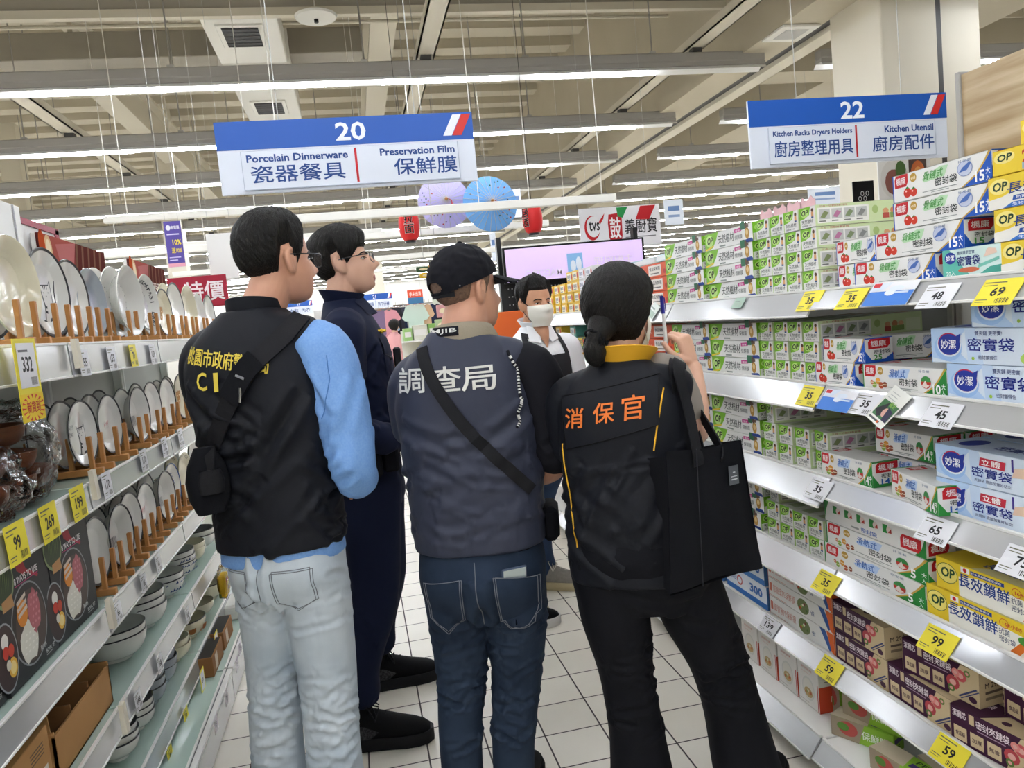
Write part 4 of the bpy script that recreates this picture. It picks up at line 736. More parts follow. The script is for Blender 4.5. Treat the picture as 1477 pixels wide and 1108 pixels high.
def a_bear(F, w, q, r, d):
    k = w*.01
    for x, y, rr in ((-20, 10, 26), (22, 14, 26), (0, -26, 30)): F.ell(x*k, y*k, rr*k, rr*.9*k, '#c08a4e', 16); F.ell((x-14)*k, (y+20)*k, 8*k, 8*k, '#a8743c', 10); F.ell((x+14)*k, (y+20)*k, 8*k, 8*k, '#a8743c', 10); F.ell(x*k, (y-6)*k, 10*k, 7*k, '#ead2ac', 10); F.ell((x-8)*k, (y+4)*k, 2.5*k, 3*k, '#3a2a1c', 8); F.ell((x+8)*k, (y+4)*k, 2.5*k, 3*k, '#3a2a1c', 8)
def a_words(F, w, q, r, d):
    arc_text(q, 'BREAKFAST', r, r*.72, 100, 10, r*.19, '#3c4044', d); arc_text(q, 'BREAKFAST', r, r*.72, -20, -110, r*.19, '#3c4044', d)
    for i in range(14): a = 2.2+.16*i; F.ell(w*.86*math.cos(a*2.1), w*.86*math.sin(a*2.1), w*.03, w*.03, '#34383c', 8)
    F.ell(-w*.35, w*.1, w*.18, w*.13, '#9aa0a2', 12); F.ell(-w*.35, -w*.45, w*.2, w*.14, '#8d9395', 12)
def a_flower(F, w, q, r, d):
    for i in range(6): F.poly([(w*(-.3+.1*i), w*(.1*(i % 3)-.2)), (w*(-.2+.1*i), w*(.12*(i % 3)-.05)), (w*(-.26+.1*i), w*(.1*(i % 2)+.08))], '#c0404c'); F.rect(w*(-.3+.1*i), w*-.25, w*(-.29+.1*i), w*.1, '#8a7a70')
def a_bluedot(F, w, q, r, d):
    for i in range(60):
        a = i*2.39996; s = math.sqrt(i/60)*w*1.02; F.ell(s*math.cos(a), s*math.sin(a), w*.075, w*.075, '#2c4a86', 8)
def a_lines(F, w, q, r, d):
    for i in range(9): F.poly([(w*(-.6+.15*i), -w*.7), (w*(-.56+.15*i), -w*.7), (w*(-.3+.1*i), -w*.1), (w*(-.34+.1*i), -w*.1)], '#3a3f45')
    arc_text(q, 'HELLO', r, r*.72, 120, 60, r*.16, '#44484c', d)
def a_script(F, w, q, r, d): arc_text(q, 'happy day', r, r*.8, 120, 50, r*.13, '#5a554c', d)
PL = dict(cream=plate_mesh(.128, 'cream_glaze', 'blue_glaze' if 0 else 'cream_glaze', .03), cat=plate_mesh(.126, 'porcelain', 'rim_black', .022, a_cat), white=plate_mesh(.118, 'porcelain', 'rim_black', .02), grey=plate_mesh(.112, 'grey_glaze', None, .02), words=plate_mesh(.13, 'porcelain', None, .05, a_words), word2=plate_mesh(.125, 'porcelain', None, .035, a_words),
          bear=plate_mesh(.105, 'cream_glaze', 'rim_black', .025, a_bear), big=plate_mesh(.128, 'porcelain', 'rim_black', .018), flower=plate_mesh(.115, 'porcelain', None, .02, a_flower), catS=plate_mesh(.1, 'porcelain', 'rim_black', .018, a_cat), whiteS=plate_mesh(.102, 'porcelain', 'rim_black', .02), bowlS=plate_mesh(.1, 'porcelain', 'rim_black', .04, a_lines), dots=plate_mesh(.1, 'porcelain', 'blue_glaze', .018, a_bluedot), script=plate_mesh(.104, 'cream_glaze', 'cream_glaze', .022, a_script), flowS=plate_mesh(.098, 'porcelain', 'rim_black', .02, a_flower))
PD = dict(cream='cream scalloped plate', cat='black-rimmed plate with a striped cat', white='plain black-rimmed plate', grey='plain blue-grey plate', words='deep plate lettered BREAKFAST', word2='shallow plate lettered BREAKFAST', bear='cream plate with brown bears', big='large plain white plate', flower='white plate with red flowers', catS='small plate with a striped cat', whiteS='small black-rimmed plain plate', bowlS='deep dish with dark strokes', dots='plate covered in blue dots', script='cream plate with script on the rim', flowS='small plate with red sprigs')
def place_plate(k, x, y, zb, label, lean=.012, yaw=-.08):
    m = PL[k]; o = bpy.data.objects.new('plate', m); COL.objects.link(o); r = max(v.co.x for v in m.vertices)
    n = Vector((math.cos(lean)*math.cos(yaw), math.cos(lean)*math.sin(yaw), math.sin(lean))); up = (Vector((0, 0, 1))-n*n.z).normalized(); sx = up.cross(n)
    c = Vector((x, y, zb)) + up*r
    o.matrix_world = Matrix(((sx.x, up.x, n.x, c.x), (sx.y, up.y, n.y, c.y), (sx.z, up.z, n.z, c.z), (0, 0, 0, 1))); tag(o, label, 'plate', 'plates on the left rack'); return o
# a wooden plate stand : two bars with pegs
def make_stand():
    t = thing('plate_stand', 'small wooden peg stand holding upright plates on the left rack', 'plate stand', (0, 0, 0), group='wooden plate stands')
    for s in (-1, 1):
        q = MB(); q.box((-.2, s*.05-.009, .004), (.03, s*.05+.009, .024), 'wood_peg', .002); q.build('base_bar', t)
        for x in (.0, -.055, -.11, -.165):
            q = MB(); q.box((-.0065, s*.05-.007, .02), (.0065, s*.05+.007, .118), 'wood_peg', .0015); q.build('peg', t, loc=(x, 0, 0))
    for x in (-.03, -.17):
        q = MB(); q.tube([(x, -.045, .013), (x, .045, .013)], .006, 'wood_peg', 8); q.build('dowel', t)
    return t
STAND = make_stand(); first_stand = True
def stand(x, y, z, where, rz=0.0):
    global first_stand
    lab = 'wooden peg plate stand, ' + where
    if first_stand: STAND.location = (x, y, z); STAND['label'] = lab; first_stand = False; return STAND
    return dup(STAND, (x, y, z), (0, 0, rz), lab)
NTH = ['first', 'second', 'third', 'fourth', 'fifth', 'sixth', 'seventh', 'eighth', 'ninth', 'tenth', 'eleventh', 'twelfth', 'thirteenth', 'fourteenth']
def plate_row(items, z, x0, sh):
    for i, (k, y, back) in enumerate(items):
        stand(x0, y, z+.001, '%s along the %s left shelf' % (NTH[i], sh))
        place_plate(k, x0-.042, y, z+.026, '%s, front of the %s stand, %s left shelf' % (PD[k], NTH[i], sh))
        for j, b in enumerate(back):
            place_plate(b, x0-.042-.055*(j+1), y, z+.026, '%s, %s behind the %s stand front, %s left shelf' % (PD[b], ('just', 'two', 'three')[j], NTH[i], sh))
plate_row((('cream', 2.12, ('white',)), ('cat', 2.36, ('flower',)), ('white', 2.54, ('big',)), ('grey', 2.72, ()), ('words', 3.06, ('words', 'words')), ('word2', 3.36, ('word2',)), ('bear', 3.66, ('white',)), ('big', 3.93, ('cream',)), ('cream', 4.18, ()), ('flower', 4.48, ('big',)), ('white', 4.78, ())), SL[0], -.795, 'top')
plate_row((('catS', 2.46, ('whiteS', 'whiteS')), ('flowS', 2.71, ('whiteS', 'catS')), ('bowlS', 2.99, ('bowlS', 'whiteS')), ('whiteS', 3.25, ('whiteS',)), ('whiteS', 3.5, ('bowlS',)), ('bear', 3.76, ('whiteS',)), ('catS', 4.02, ())), SL[1], -.79, 'second')
plate_row((('whiteS', 2.42, ('catS',)), ('bowlS', 2.6, ('whiteS',)), ('whiteS', 2.78, ('bowlS', 'whiteS')), ('flowS', 2.98, ('catS',)), ('bowlS', 3.2, ('whiteS',)), ('dots', 3.4, ()), ('script', 3.64, ('script',)), ('big', 3.92, ())), SL[2], -.79, 'third')
for i, y in enumerate((1.62, 1.85, 2.06)): place_plate('whiteS', -1.06, y, SL[1]+.002, 'small black-rimmed plain plate, %s at the back behind the bagged bowls' % NTH[i], lean=.25)

# bowls
def bowl_mesh(r, h, out, inn, rim=None, foot=.45, bands=0, art=None):
    q = MB(); f = r*foot; pr = [(0, .006), (f*.8, .007), (f, 0), (f*1.02, .012)]; K = 9
    for i in range(1, K+1): a = i/K; pr.append((f+(r-f)*math.sin(a*PI/2)**.9, .012+(h-.012)*(1-math.cos(a*PI/2))**.95 + (0.0)))
    no = len(pr); pr += [(r-.003, h+.001)]
    for i in range(K-1, -1, -1): a = i/K; pr.append(((f+(r-f)*math.sin(a*PI/2)**.9)*.95, .017+(h-.014)*(1-math.cos(a*PI/2))**.95))
    pr.append((0, .017)); ms = [out]*(no-1)+[rim or out]+[inn]*(len(pr)-no-1); pr.insert(no-1, (pr[no-1][0]*.997, pr[no-1][1]-.003)); no += 1; ms = [out]*(no-2)+[rim or out]*2+[inn]*(len(pr)-no-1)
    if bands:
        for i in range(5, 5+bands): pr[i] = (pr[i][0]*1.025, pr[i][1])
    q.lathe(pr, out, 32, mats=ms)
    if art:
        for a in (0.2, -.5, 2.6): 
            c = Vector((math.cos(a), math.sin(a), 0)); F = Face(q, (c.x*r*.985, c.y*r*.985, h*.55), (-c.y, c.x, 0), (c.x*.25, c.y*.25, .97), .0006); art(F, r)
    return q.mesh('bowl', 50)
def b_bear(F, r): F.ell(0, 0, r*.17, r*.13, '#a5693a', 12); F.ell(-r*.12, r*.1, r*.05, r*.05, '#a5693a', 8); F.ell(r*.12, r*.1, r*.05, r*.05, '#a5693a', 8); F.ell(-r*.3, -r*.06, r*.08, r*.07, '#b98458', 10)
def b_blue(F, r): [F.poly([(r*(-.3+.15*i), -r*.1), (r*(-.2+.15*i), r*(.02+.06*(i % 2))), (r*(-.15+.15*i), -r*.06)], '#2c4478') for i in range(4)]; F.rect(-r*.3, -r*.06, r*.3, -r*.04, '#2c4478')
BW = dict(ramen=bowl_mesh(.098, .085, 'porcelain', 'porcelain', 'rim_black', .5, 2), blue=bowl_mesh(.085, .078, 'porcelain', 'porcelain', 'rim_black', .45, 0, b_blue), dark=bowl_mesh(.085, .075, 'porcelain', 'stone_glaze', 'rim_black', .45), bear=bowl_mesh(.095, .085, 'cream_glaze', 'cream_glaze', 'rim_black', .5, 0, b_bear), cream=bowl_mesh(.085, .07, 'cream_glaze', 'cream_glaze', None, .45),
          stone=bowl_mesh(.068, .07, 'grey_glaze', 'dark_glaze', 'dark_glaze', .5), rice=bowl_mesh(.066, .062, 'porcelain', 'stone_glaze', 'rim_black', .45), black=bowl_mesh(.1, .07, 'stone_glaze', 'dark_glaze', 'rim_black', .45), wood=bowl_mesh(.075, .062, 'brown_wood', 'brown_wood', None, .5))
BD = dict(ramen='white banded noodle bowl', blue='white bowl with blue strokes', dark='white bowl with grey inside', bear='cream bowl with brown bear', cream='plain cream bowl', stone='grey stoneware bowl', rice='small white rice bowl', black='dark grey bowl', wood='brown wooden bowl')
def bowls(k, x, y, z, n, where, gap=.024, jit=.003):
    for i in range(n):
        o = bpy.data.objects.new('bowl', BW[k]); COL.objects.link(o); o.location = (x+RND.uniform(-jit, jit), y+RND.uniform(-jit, jit), z+.001+gap*i); o.rotation_euler = (RND.uniform(-.015, .015), RND.uniform(-.015, .015), RND.uniform(-.6, .6))
        tag(o, '%s%s, %s' % (BD[k], ', '+('topmost', 'second down', 'third down', 'fourth down')[n-1-i] if n > 1 else '', where), 'bowl', 'bowls on the left rack')
for k, y, n, w, x in (('ramen', 2.62, 2, 'beside the open carton', -.87), ('ramen', 2.89, 3, 'second stack past the carton', -.87), ('blue', 3.2, 2, 'third stack past the carton', -.86), ('blue', 3.43, 3, 'fourth stack past the carton', -.86), ('cream', 3.66, 2, 'fifth stack past the carton', -.86), ('dark', 3.9, 2, 'last stack by the black bag', -.86), ('ramen', 2.74, 2, 'behind the front noodle bowls', -1.08), ('blue', 3.1, 2, 'back row, fourth left shelf', -1.06)):
    bowls(k, x, y, SL[3], n, w)
for k, y, n, w, x in (('rice', 2.46, 3, 'nearest stack on the fifth left shelf', -.85), ('rice', 2.63, 3, 'second stack on the fifth left shelf', -.85), ('stone', 2.8, 3, 'first grey stack', -.85), ('stone', 2.965, 3, 'second grey stack', -.85), ('cream', 3.16, 2, 'beside the grey stacks', -.86), ('bear', 3.4, 1, 'on the fifth left shelf', -.85), ('cream', 3.64, 1, 'past the bear bowl', -.85), ('bear', 3.88, 1, 'farthest on the fifth left shelf', -.85), ('black', 2.75, 3, 'back row, fifth left shelf', -1.07), ('cream', 3.2, 2, 'back row, fifth left shelf', -1.07)):
    bowls(k, x, y, SL[4], n, w, .03 if k == 'stone' else .022)
for k, y, n, w in (('black', 2.80, 1, 'on the low base shelf'), ('black', 2.55, 1, 'nearest on the base shelf')): bowls(k, -.885, y, SL[5]+.001, n, w)
# bagged wooden bowls
WB = ((-.87, 2.04, .0, .1, -.12), (-.87, 2.04, .066, .1, .1), (-.88, 2.03, .13, 0, -.05), (-.86, 1.86, .0, .3, .3), (-.86, 1.87, .07, -.25, .2), (-.9, 1.72, .0, .1, 0), (-.9, 1.73, .07, 0, .2), (-.87, 2.13, .01, -.5, .3))
for i, (x, y, z, a, c) in enumerate(WB):
    o = bpy.data.objects.new('bowl', BW['wood']); COL.objects.link(o); o.location = (x, y, SL[1]+.012+z); o.rotation_euler = (a*.5, c*.5, i); tag(o, 'brown wooden bowl, %s inside the crinkled clear bag' % ('lowest far one', 'middle far one', 'topmost far one', 'lowest middle one', 'upper middle one', 'lowest near one', 'upper near one', 'tilted far one')[i], 'bowl', 'bagged wooden bowls')
def crumple(c, r, seed, amp=.02, nu=64, nv=40):
    q = MB(); vs = []
    for j in range(nv+1):
        p = PI*j/nv
        for i in range(nu):
            a = 2*PI*i/nu; d = Vector((math.sin(p)*math.cos(a), math.sin(p)*math.sin(a), math.cos(p))); n = noise.noise(d*2.2+Vector((seed, 0, 0)))*1.2+abs(noise.noise(d*6+Vector((0, seed, 0))))*1.1+abs(noise.noise(d*15))*.5
            e = 1+n*amp/max(r); vs.append((c[0]+r[0]*abs(d.x)**.8*math.copysign(1, d.x)*e, c[1]+r[1]*abs(d.y)**.8*math.copysign(1, d.y)*e, max(c[2]+r[2]*d.z*e, c[2]-r[2]*.98)))
    fs = [(j*nu+i, (j+1)*nu+i, (j+1)*nu+(i+1) % nu, j*nu+(i+1) % nu) for j in range(nv) for i in range(nu)]
    return q.add(vs, fs, 'film')
for (c, r, s, lab) in (((-.88, 2.05, SL[1]+.128), (.115, .15, .125), 1, 'crinkled clear plastic bag around the far wooden bowls'), ((-.865, 1.82, SL[1]+.088), (.11, .13, .085), 5, 'crinkled clear plastic bag around the nearer wooden bowls')):
    tag(crumple(c, r, s).build('plastic_bag', None, 180), lab, 'plastic bag')
# black picture boxes
def black_box():
    L, D, H = .268, .2, .285; c = Carton(L, D, H, '#232427'); F = c.front
    F.ell(L*.5, H*.4, L*.34, H*.33, '#8f9296', 30); F.ell(L*.5, H*.4, L*.325, H*.315, '#2b2624', 30); F.ell(L*.52, H*.38, L*.29, H*.28, '#4a3c36', 28)
    F.poly([(L*(.44+.17*math.cos(t)), H*(.27+.16*math.sin(t)*(1+.15*math.sin(5*t)))) for t in [i*.35 for i in range(18)]], '#dfdcd0'); F.poly([(L*(.6+.12*math.cos(t)), H*(.47+.17*math.sin(t)*(1+.12*math.sin(6*t)))) for t in [i*.35 for i in range(18)]], '#b0626a'); F.ell(L*.38, H*.52, L*.1, H*.11, '#dd8a2c', 14)
    for i in range(14): F.ell(L*(.34+.018*i), H*(.2+.045*((i*5) % 4)), L*.022, H*.008, '#efece2', 8); F.ell(L*(.54+.012*i), H*(.38+.05*((i*3) % 5)), L*.016, H*.012, '#c98088', 8)
    for i in range(3): F.poly([(L*.3, H*(.62-.05*i)), (L*.48, H*(.66-.05*i)), (L*.48, H*(.63-.05*i)), (L*.3, H*(.59-.05*i))], '#d8c8ba')
    F.ell(L*.02, H*.3, L*.2, H*.26, '#9a9ea2', 26); F.ell(L*.02, H*.3, L*.185, H*.245, '#3a2a2a', 26)
    for x, y, rr, q in ((.02, .42, .06, '#e6e2dc'), (-.05+.06, .34, .05, '#c43c2c'), (.1, .33, .05, '#c8452e'), (.1, .2, .075, '#e2b040'), (.1, .2, .05, '#efd890'), (.0+.03, .24, .04, '#d9d2c4')): F.ell(L*x, H*y, L*rr, H*rr, q, 14)
    F.ell(L*.12, H*.84, L*.2, H*.2, '#8a9a70', 20); F.ell(L*.12, H*.84, L*.18, H*.17, '#39482c', 20); F.poly([(L*.06, H*.62), (L*.26, H*.62), (L*.24, H*.72), (L*.06, H*.7)], '#b98a58'); [F.poly([(L*(.02+.03*i), H*.75), (L*(.05+.03*i), H*.95), (L*(.06+.03*i), H*.94)], '#6f8a4a') for i in range(7)]
    F.poly([(L*.38, H*.98), (L*.5, H*.96), (L*.58, H*.8), (L*.52, H*.78), (L*.4, H*.85)], '#b02838'); F.poly([(L*.54, H*.8), (L*.57, H*.82), (L*.78, H*.72), (L*.76, H*.7)], '#b02838'); F.text('8 WAYS TO USE', L*.32, H*.75, H*.055, '#f2eef0', w=L*.46, bold=.02); F.rect(L*.32, H*.735, L*.78, H*.742, '#c23a78')
    F.text('BOWL SET', L*.72, H*.06, H*.035, '#d8d8d8', w=L*.2); F.rect(L*.72, H*.04, L*.86, H*.05, '#a0a0a0'); F.text('耐熱', L*.62, H*.12, H*.04, '#d8d8d8', w=L*.12)
    for E in (c.left, c.right): E.text('BOWL', D*.2, H*.5, H*.1, '#d8d8d8', w=D*.6)
    return c.mesh()
BB = black_box()
for i, y in enumerate((2.005, 1.733, 1.461)):
    o = bpy.data.objects.new('bowl_set_box', BB); COL.objects.link(o); o.location = (-.787, y, SL[2]+.002); o.rotation_euler = (0, 0, PI/2+.02*(i-1)); tag(o, 'black bowl set box with food pictures, %s of three' % ('far one', 'middle one', 'near one')[i], 'box', 'black picture boxes')
# open carton with bowls, closed carton
t = thing('carton', 'open brown carton with patterned bowls on the fourth left shelf', 'carton', (-.785, 2.09, SL[3]+.001)); q = MB()
for a, b_ in (((-.2, -.2, 0), (0, .2, .004)), ((-.006, -.2, 0), (0, .2, .108)), ((-.2, -.2, 0), (-.194, .2, .14)), ((-.2, -.2, 0), (0, -.194, .12)), ((-.2, .194, 0), (0, .2, .12))): q.box(a, b_, 'carton')
q.build('box', t)
for y in (-.07, .06): q = MB(); q.box((-.19, y, .004), (-.008, y+.004, .125), 'carton_dark'); q.build('divider', t)
q = MB(); q.add([(-.006, -.2, .12), (-.006, -.196, .12), (-.2, -.196, .12), (-.2, -.2, .12), (-.03, -.15, .15), (-.03, -.146, .15), (-.19, -.146, .15), (-.19, -.15, .15)], [(0, 1, 2, 3), (4, 7, 6, 5), (0, 4, 5, 1), (1, 5, 6, 2), (2, 6, 7, 3), (3, 7, 4, 0)], 'carton'); q.build('flap', t)
PB_ = bowl_mesh(.055, .06, 'blue_glaze', 'porcelain', 'porcelain', .5, 2)
for i, y in enumerate((1.955, 2.09, 2.225)):
    o = bpy.data.objects.new('bowl', PB_); COL.objects.link(o); o.location = (-.885, y, SL[3]+.055); o.rotation_euler = (PI, 0, .3*i); tag(o, 'blue patterned bowl upside down in the open carton, %s one' % ('near', 'middle', 'far')[i], 'bowl', 'bowls in the carton')
c = Carton(.3, .2, .15, 'carton'); F = c.front; F.ring(.16, .08, .03, .03, .002, '#4a3a28'); F.rect(.24, .03, .28, .07, '#e0dcd2'); [F.rect(.2, .1+.008*i, .27, .103+.008*i, '#5a4630') for i in range(4)]
o = bpy.data.objects.new('carton', c.mesh()); COL.objects.link(o); o.location = (-.79, 1.575, SL[3]+.001); o.rotation_euler = (0, 0, PI/2); tag(o, 'closed brown carton with a printed panel below the black boxes', 'carton')
for i, (y, w) in enumerate(((3.26, 'nearer'), (3.52, 'farther'))):
    c = Carton(.22, .2, .08, 'carton_dark'); c.front.rect(.05, .01, .1, .07, '#c9b8a0'); c.top.rect(.005, .005, .215, .195, '#1e1a18'); o = bpy.data.objects.new('carton', c.mesh()); COL.objects.link(o); o.location = (-.70, y-.11, SL[5]+.001); o.rotation_euler = (0, 0, PI/2); tag(o, 'dark brown display carton on the base shelf, the %s one' % w, 'carton')
# zebra striped bundle at the foot, sponge packs on a strip
q = MB(); q.box((-.05, -.1, 0), (.05, .1, .075), 'porcelain', .01); F = Face(q, (.0505, -.1, 0), (0, 1, 0), (0, 0, 1))
for i in range(14): F.poly([(.01+.0135*i, .004), (.017+.0135*i, .004), (.022+.0128*i, .07), (.013+.0128*i, .07)], '#26282a')
tag(q.build('mug_box', None, loc=(-.71, 3.86, SL[5]+.001)), 'zebra striped white box standing on the base shelf', 'box')
mat('sponge_yellow', '#e2b722', .9, bump=(60, .6, .004)); mat('sponge_green', '#5a6a2c', .9)
t = thing('sponge_pack', 'yellow sponges in a clear pack hanging from the left rack', 'sponge pack', tuple(at(324, 842, X=-.7)))
q = MB(); q.box((-.02, -.045, -.05), (.012, .045, .045), 'sponge_yellow', .006); F = Face(q, (.0122, -.045, -.05), (0, 1, 0), (0, 0, 1)); F.ell(.03, .05, .012, .012, '#b03030', 8); F.ell(.06, .03, .014, .014, '#7a4a1c', 10); F.rect(.02, .06, .07, .08, '#c23a2c'); q.build('sponge', t)
q = MB(); q.box((-.021, -.046, -.052), (-.008, .046, -.03), 'sponge_green', .003); q.build('scouring_pad', t)
q = crumple((-.004, 0, .01), (.024, .056, .075), 9, .006, 30, 18); q.build('wrapper', t, 180)
q = MB(); q.box((-.0015, -.012, .06), (.0005, .012, .34), 'film'); q.build('hanging_strip', t)

# price cards on the left rails
for px, py, sh, txt, col, lab in ((122, 523, 0, '155', WC, 'white price card reading 155 next to the top clip'), (162, 517, 0, '155', WC, 'white price card reading 155 under the grey plate'), (193, 513, 0, '79', YC, 'yellow price card reading 79 on the top left rail'), (221, 511, 0, '159', WC, 'white price card reading 159 on the top left rail'),
                                 (25, 783, 1, '99', YC, 'yellow price card reading 99 above the black boxes, nearest'), (72, 753, 1, '269', YC, 'yellow price card reading 269 above the middle black box'), (114, 725, 1, '199', YC, 'yellow price card reading 199 just before the rail clip'),
                                 (155, 699, 1, '110', WC, 'white price card reading 110 just past the clip'), (208, 664, 1, '110', WC, 'white price card reading 110 in the middle of the rail'), (238, 645, 1, '112', WC, 'white price card reading 112, nearer one'), (261, 631, 1, '112', WC, 'white price card reading 112 beside the black vest'),
                                 (171, 883, 2, '66', WC, 'white price card reading 66 beside the third clip'), (208, 841, 2, '66', WC, 'white price card reading 66 in the rail middle'), (229, 813, 2, '66', WC, 'white price card reading 66, farther one'), (200, 1010, 3, '168', WC, 'white price card reading 168 on the fourth left rail'), (231, 957, 3, '168', WC, 'white price card reading 168, farther along the rail'), (271, 887, 3, '169', WC, 'white price card reading 169 by the pale jeans'),
                                 (269, 1033, 4, '79', YC, 'yellow price card on the fifth left rail, nearer'), (246, 1090, 4, '89', YC, 'yellow price card on the fifth left rail at the picture bottom')):
    z0 = SL[sh]; h = .082 if sh == 0 else .066; n = Vector((h+.002, 0, .004)).normalized(); p0 = Vector((-.75, 0, z0+.002))+n*.004; r = at(px, py, Y=1.0)-EYE; p = EYE+r*((p0-EYE).dot(n)/r.dot(n))
    w_, h_ = (.078, .074) if sh < 2 else (.06, .055)
    if col == YC and sh == 1: w_, h_ = .098, .086
    hang_card(-1, p.x, p.y, p.z, .05, lab, w_, h_, col, txt)
for px, py, txt, rr in ((312, 1045, '25', .4), (327, 1006, '39', .4), (342, 958, '29', .3), (346, 935, '29', .2)):
    p = at(px, py, X=-.634); q = card(.06, .05, '#e2dbe4', txt); o = q.build('price_tag', None, smooth=0); o.matrix_world = Matrix.Translation((-.634, p.y, p.z)) @ Matrix.Rotation(PI/2, 4, 'Z'); tag(o, 'pale price card reading %s low on the base rail, %s one' % (txt, {1045: 'nearest', 1006: 'second nearest', 958: 'third', 935: 'farthest'}[py]), 'price tag')
# yellow framed new-stock tag
t = thing('shelf_talker', 'yellow framed card reading 332 hanging from the top left rail', 'shelf card', tuple(at(42, 543, X=-.722))); t.rotation_euler = (-.0, 0, PI/2)
q = MB(); F = Face(q, (-.075, 0, -.09), (1, 0, 0), (0, 0, 1)); q.box((-.06, .0005, -.1), (.06, .002, .085), YC); F = Face(q, (-.06, 0, -.1), (1, 0, 0), (0, 0, 1)); F.rect(.012, .075, .108, .175, WC); F.text('332', .06, .11, .035, '#1d1d1f', w=.055, bold=.025, al='c'); F.rect(.02, .155, .07, .16, '#6a6a70'); [F.rect(.07+.004*i, .08, .072+.004*i, .098, '#3b3b35') for i in range(8)]
F.rect(0, 0, .12, .062, '#e8c92a')
for i in range(16): a = 2*PI*i/16; F.poly([(.06+.035*math.cos(a), .03+.02*math.sin(a)), (.06+.06*math.cos(a-.09), .03+.03*math.sin(a-.09)), (.06+.06*math.cos(a+.09), .03+.03*math.sin(a+.09))], '#cc3a24')
F.text('新貨到', .025, .018, .026, '#c02c24', w=.07, bold=.02); q.build('card', t, 0)
for i, (px, py) in enumerate(((293, 984), (313, 928))):
    p = at(px, py, X=-.722); q = MB(); q.box((-.035, 0, -.06), (.035, .0015, .05), YC); F = Face(q, (-.035, 0, -.06), (1, 0, 0), (0, 0, 1)); F.rect(.008, .035, .062, .102, WC); F.text('89', .02, .06, .02, '#2a2a2c', w=.026, bold=.02); F.text('新貨到', .01, .008, .018, '#c02c24', w=.05, bold=.02)
    o = q.build('shelf_talker', None, 0, loc=(-.722, p.y, p.z), rot=(0, 0, PI/2)); tag(o, 'yellow framed card on the fifth left rail, the %s one' % ('nearer', 'farther')[i], 'shelf card')
# ================================================================ people : tools
def sup(c, sd, fd, a, b, n=32, e=2.3):
    c = Vector(c); out = []
    for i in range(n):
        t = 2*PI*i/n; x, y = math.cos(t), math.sin(t)
        out.append(c + sd*(a*math.copysign(abs(x)**(2/e), x)) + fd*(b*math.copysign(abs(y)**(2/e), y)))
    return out
def spline(P, m=6):
    """smooth path through points of any size, m samples per span"""
    P = [np.array(p, float) for p in P]; out = []
    for i in range(len(P)-1):
        a, b, c, d = P[max(i-1, 0)], P[i], P[i+1], P[min(i+2, len(P)-1)]
        for k in range(m):
            t = k/m; out.append(.5*((2*b)+(c-a)*t+(2*a-5*b+4*c-d)*t*t+(3*b-a-3*c+d)*t**3))
    return out+[P[-1]]
def limb(mb, pts, m, sub=5, n=22, ref=None):
    """tapered limb; each point is (x, y, z, r) or (x, y, z, r_side, r_front) with ref the side direction"""
    pts = [tuple(p) if len(p) == 5 else tuple(p)+(p[3],) for p in pts]
    S_ = spline(pts, sub); rings = []; side = Vector(ref) if ref is not None else None
    for i, p in enumerate(S_):
        t = Vector(S_[min(i+1, len(S_)-1)][:3]-S_[max(i-1, 0)][:3]).normalized()
        if side is None: side = t.orthogonal()
        sd = (side-t*side.dot(t)).normalized(); fd = t.cross(sd); side = sd
        rings.append(sup(p[:3], sd, fd, max(p[3], .0015), max(p[4], .0015), n, 2.1))
    # rounded ends
    def endcap(r, cen, d, k):
        rr = []
        for q in (.92, .7, .38): rr.append([cen+(v-cen)*q+d*k*math.sqrt(1-q*q) for v in r])
        return rr
    c0, c1 = Vector(S_[0][:3]), Vector(S_[-1][:3]); d0 = (c0-Vector(S_[1][:3])).normalized(); d1 = (c1-Vector(S_[-2][:3])).normalized()
    rings = endcap(rings[0], c0, d0, min(S_[0][3:5]))[::-1] + rings + endcap(rings[-1], c1, d1, min(S_[-1][3:5]))
    mb.loft(rings, m)
